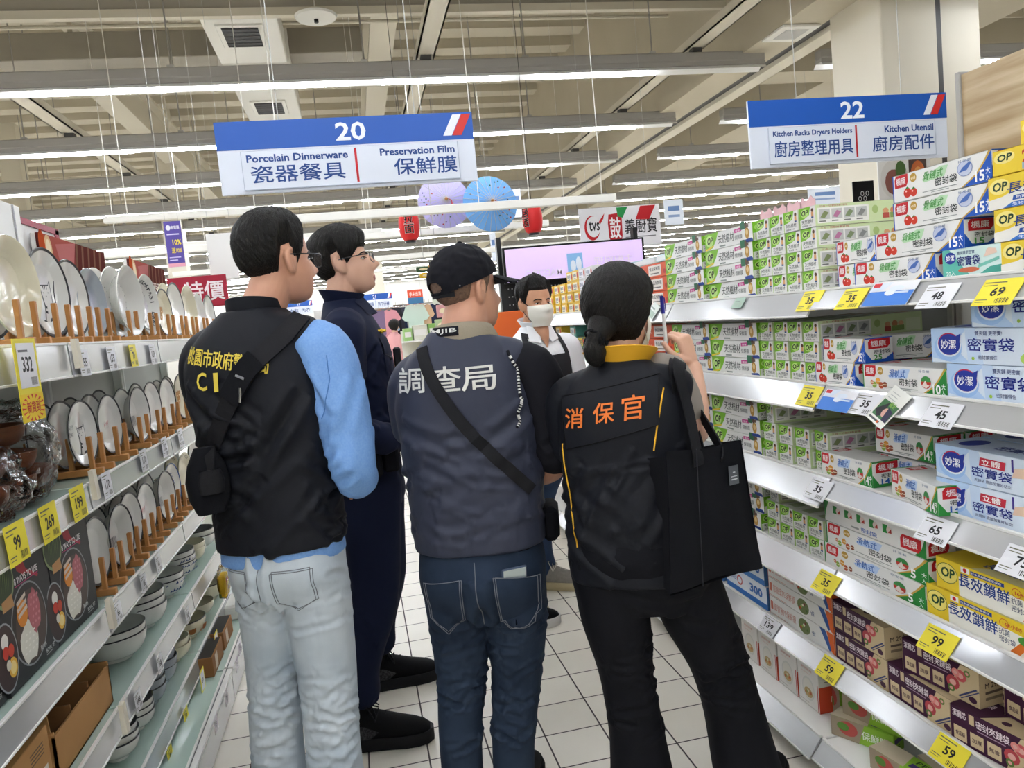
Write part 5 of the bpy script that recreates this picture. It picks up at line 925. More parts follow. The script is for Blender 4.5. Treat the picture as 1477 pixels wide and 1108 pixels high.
def blend(mb, name, parent, voxel, smooth=4, folds=(), noise_amp=0.0, noise_scale=(8, 8, 8), mats=None, post=None, seed=0.0):
    """grow one continuous skin over overlapping shapes, then press folds into it"""
    tmp = bpy.data.objects.new('growing', mb.mesh('growing', 0)); COL.objects.link(tmp)
    r = tmp.modifiers.new('r', 'REMESH'); r.mode = 'VOXEL'; r.voxel_size = voxel
    if smooth: s = tmp.modifiers.new('s', 'SMOOTH'); s.factor = .5; s.iterations = smooth
    bpy.context.view_layer.update(); dg = bpy.context.evaluated_depsgraph_get()
    me = bpy.data.meshes.new_from_object(tmp.evaluated_get(dg)); bpy.data.objects.remove(tmp)
    nv = len(me.vertices); co = np.empty(nv*3); me.vertices.foreach_get('co', co); co = co.reshape(-1, 3)
    no = np.empty(nv*3); me.vertex_normals.foreach_get('vector', no); no = no.reshape(-1, 3); d = np.zeros(nv)
    for a, b, rad, dep in folds:
        a = np.array(a); b = np.array(b); ab = b-a; t = np.clip(((co-a) @ ab)/max(ab @ ab, 1e-9), 0, 1); q = np.linalg.norm(co-(a+t[:, None]*ab), axis=1)
        w = np.exp(-(q/rad)**2)*np.sin(np.clip(t, .0, 1)*PI*.86+.22); d += dep*w - .55*dep*np.exp(-((q-1.9*rad)/(.8*rad))**2)*(t > .02)*(t < .98)
    if noise_amp:
        sc = noise_scale
        d += noise_amp*np.array([noise.noise(Vector((p[0]*sc[0]+seed, p[1]*sc[1], p[2]*sc[2])))+.5*noise.noise(Vector((p[0]*sc[0]*2.1, p[1]*sc[1]*2.1+seed, p[2]*sc[2]*2.3))) for p in co])
    co += no*d[:, None]
    if post is not None: co = post(co, no)
    me.vertices.foreach_set('co', co.ravel()); me.name = name
    me.materials.clear()
    keys = mats[0] if isinstance(mats, tuple) else [mats]
    for k in keys: me.materials.append(M(k))
    if isinstance(mats, tuple):
        cen = np.empty(len(me.polygons)*3); me.polygons.foreach_get('center', cen); me.polygons.foreach_set('material_index', np.asarray(mats[1](cen.reshape(-1, 3)), dtype=np.int32))
    me.polygons.foreach_set('use_smooth', [True]*len(me.polygons)); me.update()
    o = bpy.data.objects.new(name, me); COL.objects.link(o)
    if parent is not None:
        o.parent = parent; o.matrix_parent_inverse = Matrix.Translation(-parent.location)
    return o
def put(mb, name, parent, smooth=40):
    """a part modelled in world coordinates"""
    o = mb.build(name, None, smooth); o.parent = parent; o.matrix_parent_inverse = Matrix.Translation(-parent.location); return o
def bvh_of(*obs):
    vs = []; fs = []
    for o in obs:
        n = len(vs); mw = Matrix.Identity(4); vs += [tuple(v.co) for v in o.data.vertices]; fs += [tuple(i+n for i in p.vertices) for p in o.data.polygons]
    return BVHTree.FromPolygons(vs, fs)
class Wrap:
    """lays flat trim onto a grown surface: origin, u right, v up, dirn into the surface"""
    def __init__(s, bvh, o, u, v, dirn): s.b = bvh; s.o = Vector(o); s.u = Vector(u).normalized(); s.v = Vector(v).normalized(); s.d = Vector(dirn).normalized()
    def hit(s, a, b, off=.0):
        p = s.o+s.u*a+s.v*b; h = s.b.ray_cast(p-s.d*.6, s.d)
        if h[0] is None:
            h = s.b.find_nearest(p)
        n = h[1]
        if n.dot(s.d) > 0: n = -n
        return h[0]+n*off, n
    def text(s, mb, t, a, b, h, w, c, off=.0042, bold=.014, slant=0.0, thick=True, shear=0.0):
        cjk = any(ord(ch) > 0x2e80 for ch in t); g, f, _ = text_geo(t, 0 if cjk else bold); dd = h*.022
        for du, dv in (((0, 0), (dd, 0), (0, dd), (dd, dd)) if (cjk and thick) else ((0, 0),)):
            mb.add([s.hit(a+x*w+y*h*slant+du, b+y*h+x*w*shear+dv, off+(.00015 if du or dv else 0))[0] for x, y in g], f, c)
    def line(s, mb, pts, r, c, off=.0005, step=.012, closed=False):
        P = []; pts = list(pts)+([pts[0]] if closed else [])
        for (a0, b0), (a1, b1) in zip(pts[:-1], pts[1:]):
            k = max(1, int(math.hypot(a1-a0, b1-b0)/step))
            P += [s.hit(a0+(a1-a0)*i/k, b0+(b1-b0)*i/k, off)[0] for i in range(k)]
        P.append(s.hit(*pts[-1], off)[0]); mb.tube(P, r, c, 6)
    def patch(s, mb, quad, c, off=.0015, n=10):
        """a bilinear patch given by four corners in u, v"""
        (a, b, d, e) = [np.array(q, float) for q in quad]; vs = []
        for j in range(n+1):
            for i in range(n+1):
                x, y = i/n, j/n; q = a*(1-x)*(1-y)+b*x*(1-y)+d*x*y+e*(1-x)*y; vs.append(s.hit(q[0], q[1], off)[0])
        mb.add(vs, [(j*(n+1)+i, j*(n+1)+i+1, (j+1)*(n+1)+i+1, (j+1)*(n+1)+i) for j in range(n) for i in range(n)], c)

HEAD_E = (((0, -.014, .034), (.0745, .094, .085)), ((0, .02, -.03), (.0635, .072, .08)), ((0, .034, -.07), (.049, .053, .047)))
BUMPS = ((0, .002, .008, .008, .014), (0, -.016, .015, .0095, .014), (0, -.032, .024, .0115, .0115), (.0125, -.041, .009, .0075, .0075), (-.0125, -.041, .009, .0075, .0075), (.031, .0, -.0085, .016, .010), (-.031, .0, -.0085, .016, .010), (.027, .019, .005, .02, .007), (-.027, .019, .005, .02, .007),
         (0, -.0675, .0038, .020, .005), (0, -.078, .0042, .017, .0052), (0, -.0728, -.0032, .022, .002), (0, -.087, -.002, .016, .005), (0, -.104, .0085, .02, .013), (.043, -.028, .004, .017, .02), (-.043, -.028, .004, .017, .02), (0, -.056, -.002, .01, .006))
class Head:
    """a head at a place: yaw clockwise from the far direction, pitch up, roll to its right; local x right, y ahead, z up, eyes at z = 0"""
    def __init__(s, pos, yaw, pitch=0, roll=0, size=1.0, wide=1.0):
        s.M = Matrix.Translation(pos) @ Matrix.Rotation(-math.radians(yaw), 4, 'Z') @ Matrix.Rotation(math.radians(pitch), 4, 'X') @ Matrix.Rotation(math.radians(roll), 4, 'Y') @ Matrix.Diagonal((size*wide, size, size, 1)); s.size = size
        nu, nv = 150, 110; ph = np.linspace(0, PI, nv+1)[:, None]; th = (2*PI*np.arange(nu)/nu)[None, :]
        D = np.stack([np.sin(ph)*np.sin(th), np.sin(ph)*np.cos(th), np.cos(ph)*np.ones_like(th)], -1).reshape(-1, 3)
        P = D*s.radius(D)[:, None]; fr = np.clip(D[:, 1]*2.2, 0, 1)
        for x0, z0, A, sx, sz in BUMPS: P[:, 1] += fr*A*np.exp(-((P[:, 0]-x0)/sx)**2-((P[:, 2]-z0)/sz)**2)
        s.P = P; s.F = [(j*nu+i, (j+1)*nu+i, (j+1)*nu+(i+1) % nu, j*nu+(i+1) % nu) for j in range(nv) for i in range(nu)]
        s.bvh = BVHTree.FromPolygons([tuple(p) for p in P], s.F)
    def radius(s, D):
        rs = []
        for c, r in HEAD_E:
            c = np.array(c); r = np.array(r); a = ((D/r)**2).sum(1); b = -2*((D*c)/r**2).sum(1); cc = ((c/r)**2).sum()-1; disc = b*b-4*a*cc
            rs.append(np.where(disc > 0, (-b+np.sqrt(np.maximum(disc, 0)))/(2*a), 0.0))
        R = rs[0]
        for q in rs[1:]:
            k = .016; h = np.clip(.5+.5*(R-q)/k, 0, 1); R = q*(1-h)+R*h+k*h*(1-h)
        return R
    def w(s, p): return s.M @ Vector(p)
    def grow(s, mb, m='skin', ears=True):
        mb.add([s.w(p) for p in s.P], s.F, m)
        if ears:
            for sg in (-1, 1):
                e = [(.064, .004, -.036, .006), (.072, -.008, -.031, .0075), (.083, -.02, -.012, .0065), (.088, -.028, .01, .006), (.085, -.022, .026, .0055), (.078, -.006, .03, .005), (.072, .006, .02, .005), (.069, .008, .008, .005)]
                limb(mb, [tuple(s.w((sg*x, y, z)))+(r*s.size,) for x, y, z, r in e], m, 4, 10)
                limb(mb, [tuple(s.w((sg*.064, -.002, -.026)))+(.009*s.size,), tuple(s.w((sg*.072, -.014, -.004)))+(.0105*s.size,), tuple(s.w((sg*.07, -.012, .016)))+(.0085*s.size,)], m, 3, 10)
                limb(mb, [tuple(s.w((sg*.069, .008, -.004)))+(.0055*s.size,), tuple(s.w((sg*.071, .004, -.016)))+(.005*s.size,)], m, 2, 8)
    def w(s, p): return s.M @ Vector(p)
    def grow(s, mb, m='skin', ears=True):
        mb.add([s.w(p) for p in s.P], s.F, m)
        if ears:
            for sg in (-1, 1):
                e = [(.062, -.002, -.034, .006), (.073, -.014, -.026, .009), (.079, -.022, -.006, .009), (.081, -.024, .014, .008), (.078, -.014, .026, .0065), (.074, .0, .022, .0055), (.07, .004, .008, .006), (.068, .002, -.008, .007), (.066, .002, -.02, .006)]
                limb(mb, [tuple(s.w((sg*x, y, z)))+(r*s.size,) for x, y, z, r in e], m, 4, 10)
                limb(mb, [tuple(s.w((sg*.062, -.004, -.025)))+(.012*s.size,), tuple(s.w((sg*.071, -.012, .0)))+(.013*s.size,), tuple(s.w((sg*.066, -.008, .016)))+(.009*s.size,)], m, 3, 10)
    def face(s, x, z):
        h = s.bvh.ray_cast(Vector((x, .4, z)), Vector((0, -1, 0))); return h[0] if h[0] is not None else Vector((x, .08, z))
    def eyes(s, parent, open_=1.0):
        for sg in (-1, 1):
            p = s.face(sg*.031, .0); q = MB(); q.ellipsoid((0, 0, 0), (.0125, .007, .0052*open_), 'eye_white', 16, 10); q.ellipsoid((0, .0045, 0), (.0052, .0035, .0048*open_), 'eye_dark', 12, 8)
            q.v = [tuple(s.w(Vector(v)+p+Vector((0, -.0025, 0)))) for v in q.v]; put(q, 'eye', parent)
            l = MB(); l.tube([s.w(s.face(sg*(.031+.0135*a), .0045*open_*(1-a*a)+.001)+Vector((0, .0012, 0))) for a in (-1, -.6, -.2, .2, .6, 1)], .0013*s.size, 'eye_dark', 6); put(l, 'eyelashes', parent)
            b = MB(); b.tube([s.w(s.face(sg*x, z)+Vector((0, .001, 0))) for x, z in ((.013, .0165), (.022, .0205), (.032, .022), (.042, .0195), (.048, .0155))], [.002, .003, .003, .0024, .0012], 'hair_black', 6); put(b, 'eyebrow', parent)
    def hair(s, parent, line, tmax, tmin=.005, ramp=.05, name='hair', m='hair_black', strand=.0022, seed=0, extra=None, nu=380, nv=130, edge=.012):
        """hair as a shell on the skull: line(azimuth in degrees from the face) gives the height of the hairline"""
        vs = []; T = []
        C = Vector((0, -.008, .02))
        for j in range(nv+1):
            p = PI*.86*j/nv
            for i in range(nu):
                a = 2*PI*i/nu; d = Vector((math.sin(p)*math.sin(a), math.sin(p)*math.cos(a), math.cos(p))); h = s.bvh.ray_cast(C, d)[0] or C+d*.09
                az = math.degrees(math.atan2(h.x, h.y+.008)); zl = line(az); k = (h.z-zl)
                e = min(1, max(0, k/edge)); g = min(1, max(0, (k-edge)/ramp)); t = -.006*(1-e)+e*(tmin+(tmax(az, h.z) if callable(tmax) else tmax)*g*g*(3-2*g)-tmin*g*.0)
                if extra: t += extra(az, h)*e
                sw = a+.25*math.sin(p*3+seed); t += e*strand*(.8*noise.noise(Vector((sw*11+seed, p*1.6, seed)))+.9*noise.noise(Vector((sw*33, p*3.2, seed+3)))+.75*noise.noise(Vector((sw*75, p*5, seed+5)))) + e*.0014*noise.noise(Vector((d.x*9, d.y*9, d.z*9+seed)))
                vs.append(s.w(h+d*t)); T.append(k)
        fs = [(j*nu+i, (j+1)*nu+i, (j+1)*nu+(i+1) % nu, j*nu+(i+1) % nu) for j in range(nv) for i in range(nu)]
        fs = [f for f in fs if max(T[i] for i in f) > -.012]
        q = MB(); q.add(vs, fs, m); return put(q, name, parent, 180)
    def glasses(s, parent, m='frame_dark', rx=.025, rz=.019, clear='lens'):
        q = MB(); L = MB(); y = max(s.face(.0, -.002).y+.004, .098)
        for sg in (-1, 1):
            c = Vector((sg*.033, y, -.004)); P = []
            for i in range(25):
                a = 2*PI*i/24; x, z = math.cos(a), math.sin(a); P.append(s.w(c+Vector((rx*math.copysign(abs(x)**.75, x), -.35*(abs(c.x+rx*x)-.01)**2*10, rz*math.copysign(abs(z)**.75, z)))))
            q.tube(P, .0014*s.size, m, 8, False); L.poly(P[:-1], clear)
            q.tube([s.w((sg*(.033+rx-.001), y-.011, .008)), s.w((sg*.073, y-.03, .01)), s.w((sg*.0785, .02, .012)), s.w((sg*.08, -.012, .012)), s.w((sg*.078, -.03, -.004))], [.0024, .002, .0017, .0017, .002], m, 8)
        q.tube([s.w((-.009, y-.0005, .003)), s.w((0, y+.002, .006)), s.w((.009, y-.0005, .003))], .0016, m, 8)
        o = put(q, 'glasses', parent)
        l = L.build('lens', None, 0); l.parent = o
        return o

class Frame:
    """a person's own axes: s to the right, f ahead, z up from the floor"""
    def __init__(s, x, y, yaw): a = math.radians(yaw); s.o = Vector((x, y, 0)); s.s = Vector((math.cos(a), -math.sin(a), 0)); s.f = Vector((math.sin(a), math.cos(a), 0))
    def __call__(s, a, b, z): return s.o+s.s*a+s.f*b+Vector((0, 0, z))
    def torso(s, mb, rings, m, e=2.4, n=40):
        """rings (z, half width, half depth, side shift, forward shift)"""
        R_ = spline(rings, 5); mb.loft([sup(s(r[3], r[4], r[0]), s.s, s.f, r[1], r[2], n, e) for r in R_], m)
    def limb(s, mb, pts, m, **k): limb(mb, [tuple(s(p[0], p[1], p[2]))+tuple(p[3:]) for p in pts], m, **k)
    def fold(s, a, b, rad, dep): return (tuple(s(*a)), tuple(s(*b)), rad, dep*1.35)
def hand(mb, wrist, d, n, thumb, m='skin', curl=.5, size=1.0, spread=.0, thumb_in=.4):
    """palm and five bent fingers; d along the hand, n the way the palm faces, thumb = +1 or -1 side along d x n"""
    w = Vector(wrist); d = Vector(d).normalized(); n = Vector(n); n = (n-d*n.dot(d)).normalized(); t = d.cross(n)*thumb; k = size
    limb(mb, [tuple(w-d*.01*k)+(.025*k, .019*k), tuple(w+d*.03*k)+(.034*k, .0165*k), tuple(w+d*.07*k)+(.04*k, .015*k), tuple(w+d*.095*k)+(.038*k, .0125*k)], m, 4, 18, ref=t)
    for i, (x, L, r) in enumerate(((.03, .07, .0088), (.0105, .078, .0092), (-.0095, .073, .0088), (-.0285, .058, .0078))):
        p = w+d*(.094-.004*abs(i-1))*k+t*x*k; dd = (d+t*x*(3+spread*10)).normalized(); pts = [tuple(p-dd*.02*k)+(r*k*1.1,), tuple(p)+(r*k*1.06,)]
        ang = 0
        for j, f in enumerate((.45, .31, .24)):
            ang += curl*(.9, 1.15, .8)[j]*(1+.08*i); v = dd*math.cos(ang)+n*math.sin(ang); p = p+v*L*f*k; pts.append(tuple(p)+(r*k*(1, .92, .74)[j],))
        limb(mb, pts, m, 4, 12)
    p = w+d*.028*k+t*.028*k; v1 = (d*.55+t*.75+n*(.25+thumb_in*.3)).normalized(); v2 = (d*.85+t*.25*(1-thumb_in)+n*(.3+thumb_in*.5)).normalized(); v3 = (d*.9-t*.1*thumb_in+n*(.2+.6*thumb_in)).normalized()
    pts = [tuple(p-v1*.012*k)+(.013*k,), tuple(p+v1*.026*k)+(.0115*k,), tuple(p+v1*.04*k+v2*.022*k)+(.0105*k,), tuple(p+v1*.04*k+v2*.036*k+v3*.02*k)+(.0085*k,)]
    limb(mb, pts, m, 4, 12)
def shoe(parent, heel, yaw, L=.28, name='shoe', up='shoe_black', sole='shoe_black', lace=None, trim=None, hi=False):
    F_ = Matrix.Translation(heel) @ Matrix.Rotation(-math.radians(yaw), 4, 'Z'); W_ = lambda x, y, z: F_ @ Vector((x, y, z)); k = L/.28
    q = MB(); rings = []
    for y, a, h, zc in ((-.008, .022, .03, .058), (.006, .034, .05, .062), (.05, .039, .06, .066), (.09, .039, .06, .064), (.13, .042, .051, .058), (.18, .047, .039, .05), (.225, .046, .031, .044), (.255, .038, .024, .039), (.274, .024, .016, .034)):
        rings.append([W_(a*k*math.copysign(abs(math.cos(t))**.85, math.cos(t)), y*k, (zc+h*math.sin(t))*k if math.sin(t) > 0 else (zc+.9*min(h, zc-.014)*math.sin(t))*k) for t in [2*PI*i/24 for i in range(24)]])
    q.loft(rings, up); limb(q, [tuple(W_(0, .05*k, .09*k))+(.036*k, .046*k), tuple(W_(0, .042*k, .13*k))+(.037*k, .045*k)]+([tuple(W_(0, .04*k, .165*k))+(.039*k, .047*k)] if hi else []), up, 4, 20, ref=F_.to_3x3() @ Vector((1, 0, 0)))
    o = put(q, name, parent, 60)
    s = MB(); out = [(.0, -.014), (.028, -.008), (.04, .03), (.041, .09), (.046, .15), (.052, .19), (.05, .235), (.036, .268), (.012, .284)]; out = out+[(-x, y) for x, y in out[::-1][:-1]]
    s.loft([[W_(x*k*g, (y-.0)*k, z) for x, y in out] for z, g in ((.001, .95), (.008, 1.03), (.026*k, 1.06), (.036*k, 1.03), (.041*k, .97))], sole)
    l = s.build('sole', None, 50); l.parent = o
    if trim:
        for sg in (-1, 1):
            c = MB(); P_ = [(.01, .045), (.085, .045), (.115, .062), (.07, .085), (.02, .095)]; c.poly([W_(sg*(.0405+.004*(z < .06))*k, y*k, z*k) for y, z in (P_ if sg > 0 else P_[::-1])], trim); c.poly([W_(sg*.034*k, y*k, z*k) for y, z in (P_[::-1] if sg > 0 else P_)], trim)
            l = c.build('heel_panel', None, 0); l.parent = o
    if lace:
        c = MB()
        for i in range(5):
            y = .088+.022*i; z = .131-.0125*i; c.tube([W_(-.024*k, y*k, (z-.012)*k), W_(0, (y+.006)*k, (z+.004)*k), W_(.024*k, y*k, (z-.012)*k)], .0026, lace, 6)
        for sg in (-1, 1): c.tube([W_(0, .092*k, .136*k), W_(sg*.03*k, .082*k, .148*k), W_(sg*.056*k, .11*k, .105*k), W_(sg*.03*k, .11*k, .112*k), W_(0, .092*k, .136*k)], .0024, lace, 6)
        l = c.build('laces', None, 60); l.parent = o
    return o
for k, a in dict(
    skin=dict(col='#d3a083', rough=.5, noise_mix=(22, '#c8927a', .3)), skin_pale=dict(col='#dcb096', rough=.5, noise_mix=(22, '#d3a48c', .3)), skin_tan=dict(col='#cb9877', rough=.52, noise_mix=(20, '#bd8969', .3)), lip=dict(col='#b06a60', rough=.45),
    hair_black=dict(col='#0b0a09', rough=.46, spec=.3, noise_mix=(50, '#1c1916', .2), bump=(110, 1.0, .004), stretch=(4, 4, .35)), stubble=dict(col='#54443a', rough=.8, noise_mix=(160, '#8a6d5a', .3)), eye_white=dict(col='#e8e4de', rough=.2), eye_dark=dict(col='#1a1310', rough=.25),
    frame_dark=dict(col='#16161a', rough=.3), lens=dict(col='#eef3fa', rough=.02, alpha=.07, spec=1.0), vest_black=dict(col='#15171e', rough=.6, spec=.25, bump=(350, .25, .001)), cloth_black=dict(col='#0d0e12', rough=.75, spec=.25, bump=(400, .3, .001)),
    navy=dict(col='#111830', rough=.75, spec=.2, bump=(350, .3, .001)), slate=dict(col='#363a4a', rough=.5, spec=.3, bump=(350, .2, .001)), tee_black=dict(col='#18181e', rough=.85, spec=.2), blue_shirt=dict(col='#6c9ad8', rough=.7, noise_mix=(190, '#7fa8de', .2)), beige_rib=dict(col='#978d7b', rough=.9, bump=(120, .6, .003)),
    jeans_pale=dict(col='#a6b3be', rough=.85, spec=.2, noise_mix=(6, '#ccd4d9', .25), bump=(500, .3, .001)), jeans_dark=dict(col='#182232', rough=.85, spec=.2, noise_mix=(6, '#2f3c4f', .26), bump=(500, .3, .001)), jeans_blue=dict(col='#22324c', rough=.85, noise_mix=(8, '#34496a', .3)),
    polo_white=dict(col='#eceef0', rough=.8), apron=dict(col='#17181c', rough=.75), mask_white=dict(col='#e9e6da', rough=.85, bump=(200, .2, .001)), taupe=dict(col='#8d857d', rough=.8), trouser_black=dict(col='#0e0f15', rough=.75, spec=.2, bump=(300, .2, .001)), yellow_trim=dict(col='#e8ae27', rough=.65),
    thread_yellow=dict(col='#d9c145', rough=.6), thread_white=dict(col='#d6d6d0', rough=.6), thread_orange=dict(col='#e8792e', rough=.6), thread_grey=dict(col='#6c6f76', rough=.7), shoe_black=dict(col='#0d0d0f', rough=.7, spec=.15), sole_black=dict(col='#17171a', rough=.6, spec=.25), knit_grey=dict(col='#3b3b3d', rough=.9, noise_mix=(150, '#17171a', .1)), sole_white=dict(col='#d2d0cc', rough=.6), sneaker_grey=dict(col='#85817a', rough=.85, noise_mix=(80, '#9a958c', .3)), sole_tan=dict(col='#c2b48f', rough=.7), lace_pale=dict(col='#cfc9bd', rough=.8),
    canvas_black=dict(col='#101116', rough=.85, spec=.2, bump=(300, .5, .001)), web_black=dict(col='#19191d', rough=.7, spec=.25, bump=(260, .5, .001)), pink_coat=dict(col='#dba0a0', rough=.85), badge_gold=dict(col='#d9b13a', rough=.3, metal=.6), pen_blue=dict(col='#23288c', rough=.3), pen_white=dict(col='#e4e4e0', rough=.3), phone=dict(col='#aab4b2', rough=.15), phone_edge=dict(col='#3b4a60', rough=.3),
).items(): mat(k, **a)
# ================================================================ people
def collar(F, c, z0, z1, a, b, m, parent, flare=.008, th=.005, tilt=.02, name='collar', gap=0.0, dz=0.0, e=2.0):
    """a stand-up collar around the neck: c = (side, forward); tilt lifts the back"""
    n = 48; q = MB(); L = []
    for z, g in ((z0, -.004), (z0+.4*(z1-z0), .0), (z1, flare), (z1+.002, flare-th*.5), (z1, flare-th), (z0, -th-.004)):
        ring = []
        for i in range(n+1):
            t = gap+(2*PI-2*gap)*i/n; x, y = math.sin(t), math.cos(t)
            ring.append(F(c[0]+(a+g)*x, c[1]+(b+g)*y, z-tilt*y*(1 if z > z0 else .6)+dz*abs(x)))
        L.append(ring)
    vs = [p for r in L for p in r]; N = n+1; k = len(L)
    fs = [(j*N+i, j*N+i+1, ((j+1) % k)*N+i+1, ((j+1) % k)*N+i) for j in range(k) for i in range(n)]
    q.add(vs, fs, m); return put(q, name, parent, 50)
def seen(bvh, px, py):
    h = bvh.ray_cast(EYE, at(px, py, Y=1.0)-EYE); h = h if h[0] is not None else bvh.find_nearest(at(px, py, Y=2.05)); return h[0], h[1]
def uvw(F, px, py, Y):
    p = (at(px, py, Y=Y) if isinstance(Y, float) else seen(Y, px, py)[0])-F.o; return p.dot(F.s), p.z
def rnd_folds(F, n, zr, half, dep, seed, slope=(-.5, .5), length=(.08, .2), rad=(.007, .013), back=True):
    R_ = random.Random(seed); out = []
    for _ in range(n):
        a = R_.uniform(-1, 1)*PI*.5+(PI*1.5 if back else 0); z = R_.uniform(*zr); L = R_.uniform(*length)/2; sl = R_.uniform(*slope); x, y = half(z)
        da = L/max(x, .05); p = [(x*math.cos(a+s_*da), y*math.sin(a+s_*da), z+s_*L*sl*2) for s_ in (-1, 1)]
        out.append(F.fold(p[0], p[1], R_.uniform(*rad), R_.uniform(.6, 1.2)*dep*R_.choice((1, -1, -1))))
    return out
def leg_folds(cx, cy, zs, r, seed, dep=.006, amount=10, yaw=0):
    """creases behind the knee and above the shoe, around a leg at cx(z), cy(z)"""
    R_ = random.Random(seed); out = []
    for _ in range(amount):
        z = R_.choice(zs)+R_.uniform(-.045, .045); a = -PI/2+R_.uniform(-1.0, 1.0); da = R_.uniform(.4, .9); dz = R_.uniform(-.03, .03); rr = r*1.02
        P = [(cx(z)+rr*math.cos(a+s_*da), cy(z)+rr*math.sin(a+s_*da), z+s_*dz+.012*(1-abs(s_))) for s_ in (-1, 0, 1)]
        d = -dep*R_.uniform(.5, 1.1); out += [(P[0], P[1], .0085, d), (P[1], P[2], .0085, d)]
    return out

def hl_man(front, temple=-.018, nape=-.075, t0=45, t1=72):
    def f(a):
        a = abs(a)
        if a < t0: return front
        if a < t1: return front+(temple-front)*(a-t0)/(t1-t0)
        if a < 86: return temple
        if a < 91: return temple+(.036-temple)*(a-86)/5
        if a < 110: return .036-.0004*(a-91)
        if a < 122: return .028+(nape+.02-.028)*(a-110)/12
        return nape+.02-.02*min(1, (a-122)/40)
    return f
# ---------------------------------------------------------------- man in the black vest and pale jeans
F = Frame(-.255, 2.15, 25)
T = thing('person', 'man in black vest over light blue shirt and pale jeans, seen from behind at left', 'person', tuple(F.o), group=None)
hd = Head(F(.06, .055, 1.66), 54, 2, 0, .99)
b = MB(); hd.grow(b); F.limb(b, [(0, -.015, 1.42, .075), (.005, .0, 1.5, .06), (.035, .025, 1.58, .057), (.052, .04, 1.63, .056)], 'skin')
F.torso(b, [(.95, .12, .08, 0, 0), (1.2, .13, .09, 0, 0), (1.4, .14, .08, 0, 0), (1.46, .09, .06, 0, 0)], 'skin')
for sg in (-1, 1):
    F.limb(b, [(sg*.1, 0, 1.39, .04), (.195, .0, 1.40, .05) if sg > 0 else (-.15, .04, 1.37, .04), (.235, -.01, 1.1, .04) if sg > 0 else (-.165, .13, 1.12, .04), (sg*.13, .19, 1.03, .033), (sg*.06, .27, 1.02, .028)], 'skin')
    hand(b, F(sg*.05, .27, 1.02), -F.s*sg*.9+F.f*.3-Vector((0, 0, .15)), -F.f*.7+Vector((0, 0, -.5)), -sg, curl=.5)
body = blend(b, 'body', T, .0034, 1, mats='skin'); body['label'] = 'skin of head, neck and arms'
hd.eyes(T); hd.glasses(T)
hd.hair(T, hl_man(.062, -.018, -.064, 40, 72), lambda a, z: .012+.014*max(0, min(1, (z-.03)/.07)), .004, .045, seed=2)
half = lambda z: (.19, .14)
v = MB(); F.torso(v, [(.9, .172, .142, .0, 0), (.915, .175, .145, 0, 0), (1.0, .176, .14, 0, .0), (1.15, .186, .138, 0, 0), (1.28, .2, .138, 0, -.005), (1.38, .192, .128, -.014, -.01), (1.45, .16, .108, -.012, -.012), (1.5, .125, .088, 0, -.01), (1.535, .082, .074, 0, -.005)], 'vest_black')
F.limb(v, [(-.1, -.01, 1.45, .064), (-.17, -.004, 1.42, .06), (-.192, .01, 1.35, .06), (-.19, .03, 1.25, .055)], 'vest_black'); F.limb(v, [(.08, -.01, 1.455, .066), (.135, -.008, 1.45, .062)], 'vest_black')
fo = rnd_folds(F, 26, (.92, 1.3), half, .008, 3) + [F.fold((-.17, -.1, 1.34), (-.02, -.15, 1.2), .016, -.009), F.fold((.17, -.1, 1.32), (.03, -.15, 1.12), .016, -.01), F.fold((.16, -.1, 1.2), (-.1, -.14, .98), .018, -.009), F.fold((-.16, -.1, 1.15), (.02, -.14, 1.02), .016, -.008)]
vest = blend(v, 'vest', T, .0065, 3, fo, .003, (9, 9, 6), 'vest_black'); VB = bvh_of(vest)
collar(F, (.004, -.004), 1.515, 1.557, .074, .072, 'vest_black', T, .0, .006, .012)
s_ = MB()
F.limb(s_, [(.1, 0, 1.41, .06), (.18, .0, 1.415, .076), (.218, -.008, 1.3, .074), (.236, -.012, 1.18, .066), (.24, -.01, 1.09, .059), (.205, .08, 1.05, .055), (.13, .19, 1.03, .047), (.085, .25, 1.025, .04)], 'blue_shirt', sub=6); F.limb(s_, [(-.1, 0, 1.40, .05), (-.17, .03, 1.38, .055), (-.165, .13, 1.14, .05), (-.13, .2, 1.05, .046), (-.085, .25, 1.025, .04)], 'blue_shirt', sub=6)
F.torso(s_, [(.862, .168, .135, 0, 0), (.9, .165, .132, 0, 0), (1.1, .15, .11, 0, 0), (1.35, .15, .1, 0, 0)], 'blue_shirt')
fo = [F.fold((.235+.03*math.cos(i), -.075, 1.09+.035*i), (.2, -.06+.02*(i % 2), 1.06+.03*i), .011, -.006) for i in range(5)] + [F.fold((.28, -.02, 1.34), (.25, -.07, 1.2), .014, -.006), F.fold((.16, -.07, 1.36), (.22, -.08, 1.24), .012, -.007), F.fold((.27, .02, 1.2), (.24, -.07, 1.1), .013, -.006), F.fold((.26, .03, 1.06), (.2, -.03, 1.0), .012, -.006)]
shirt = blend(s_, 'shirt', T, .006, 3, fo, .0022, (12, 12, 9), 'blue_shirt')
q = MB(); w_ = Wrap(bvh_of(shirt), F(.2, -.1, 1.3), F.s, (0, 0, 1), F.f); w_.line(q, [(.03, .1), (.035, .04), (.02, -.02), (-.0, -.06)], .0013, '#4f7fc0'); put(q, 'seam', T)
j = MB(); F.torso(j, [(.96, .142, .118, .012, 0), (.9, .15, .128, .012, 0), (.84, .155, .132, .012, -.01), (.78, .15, .12, .01, -.005), (.74, .12, .09, 0, 0)], 'jeans_pale')
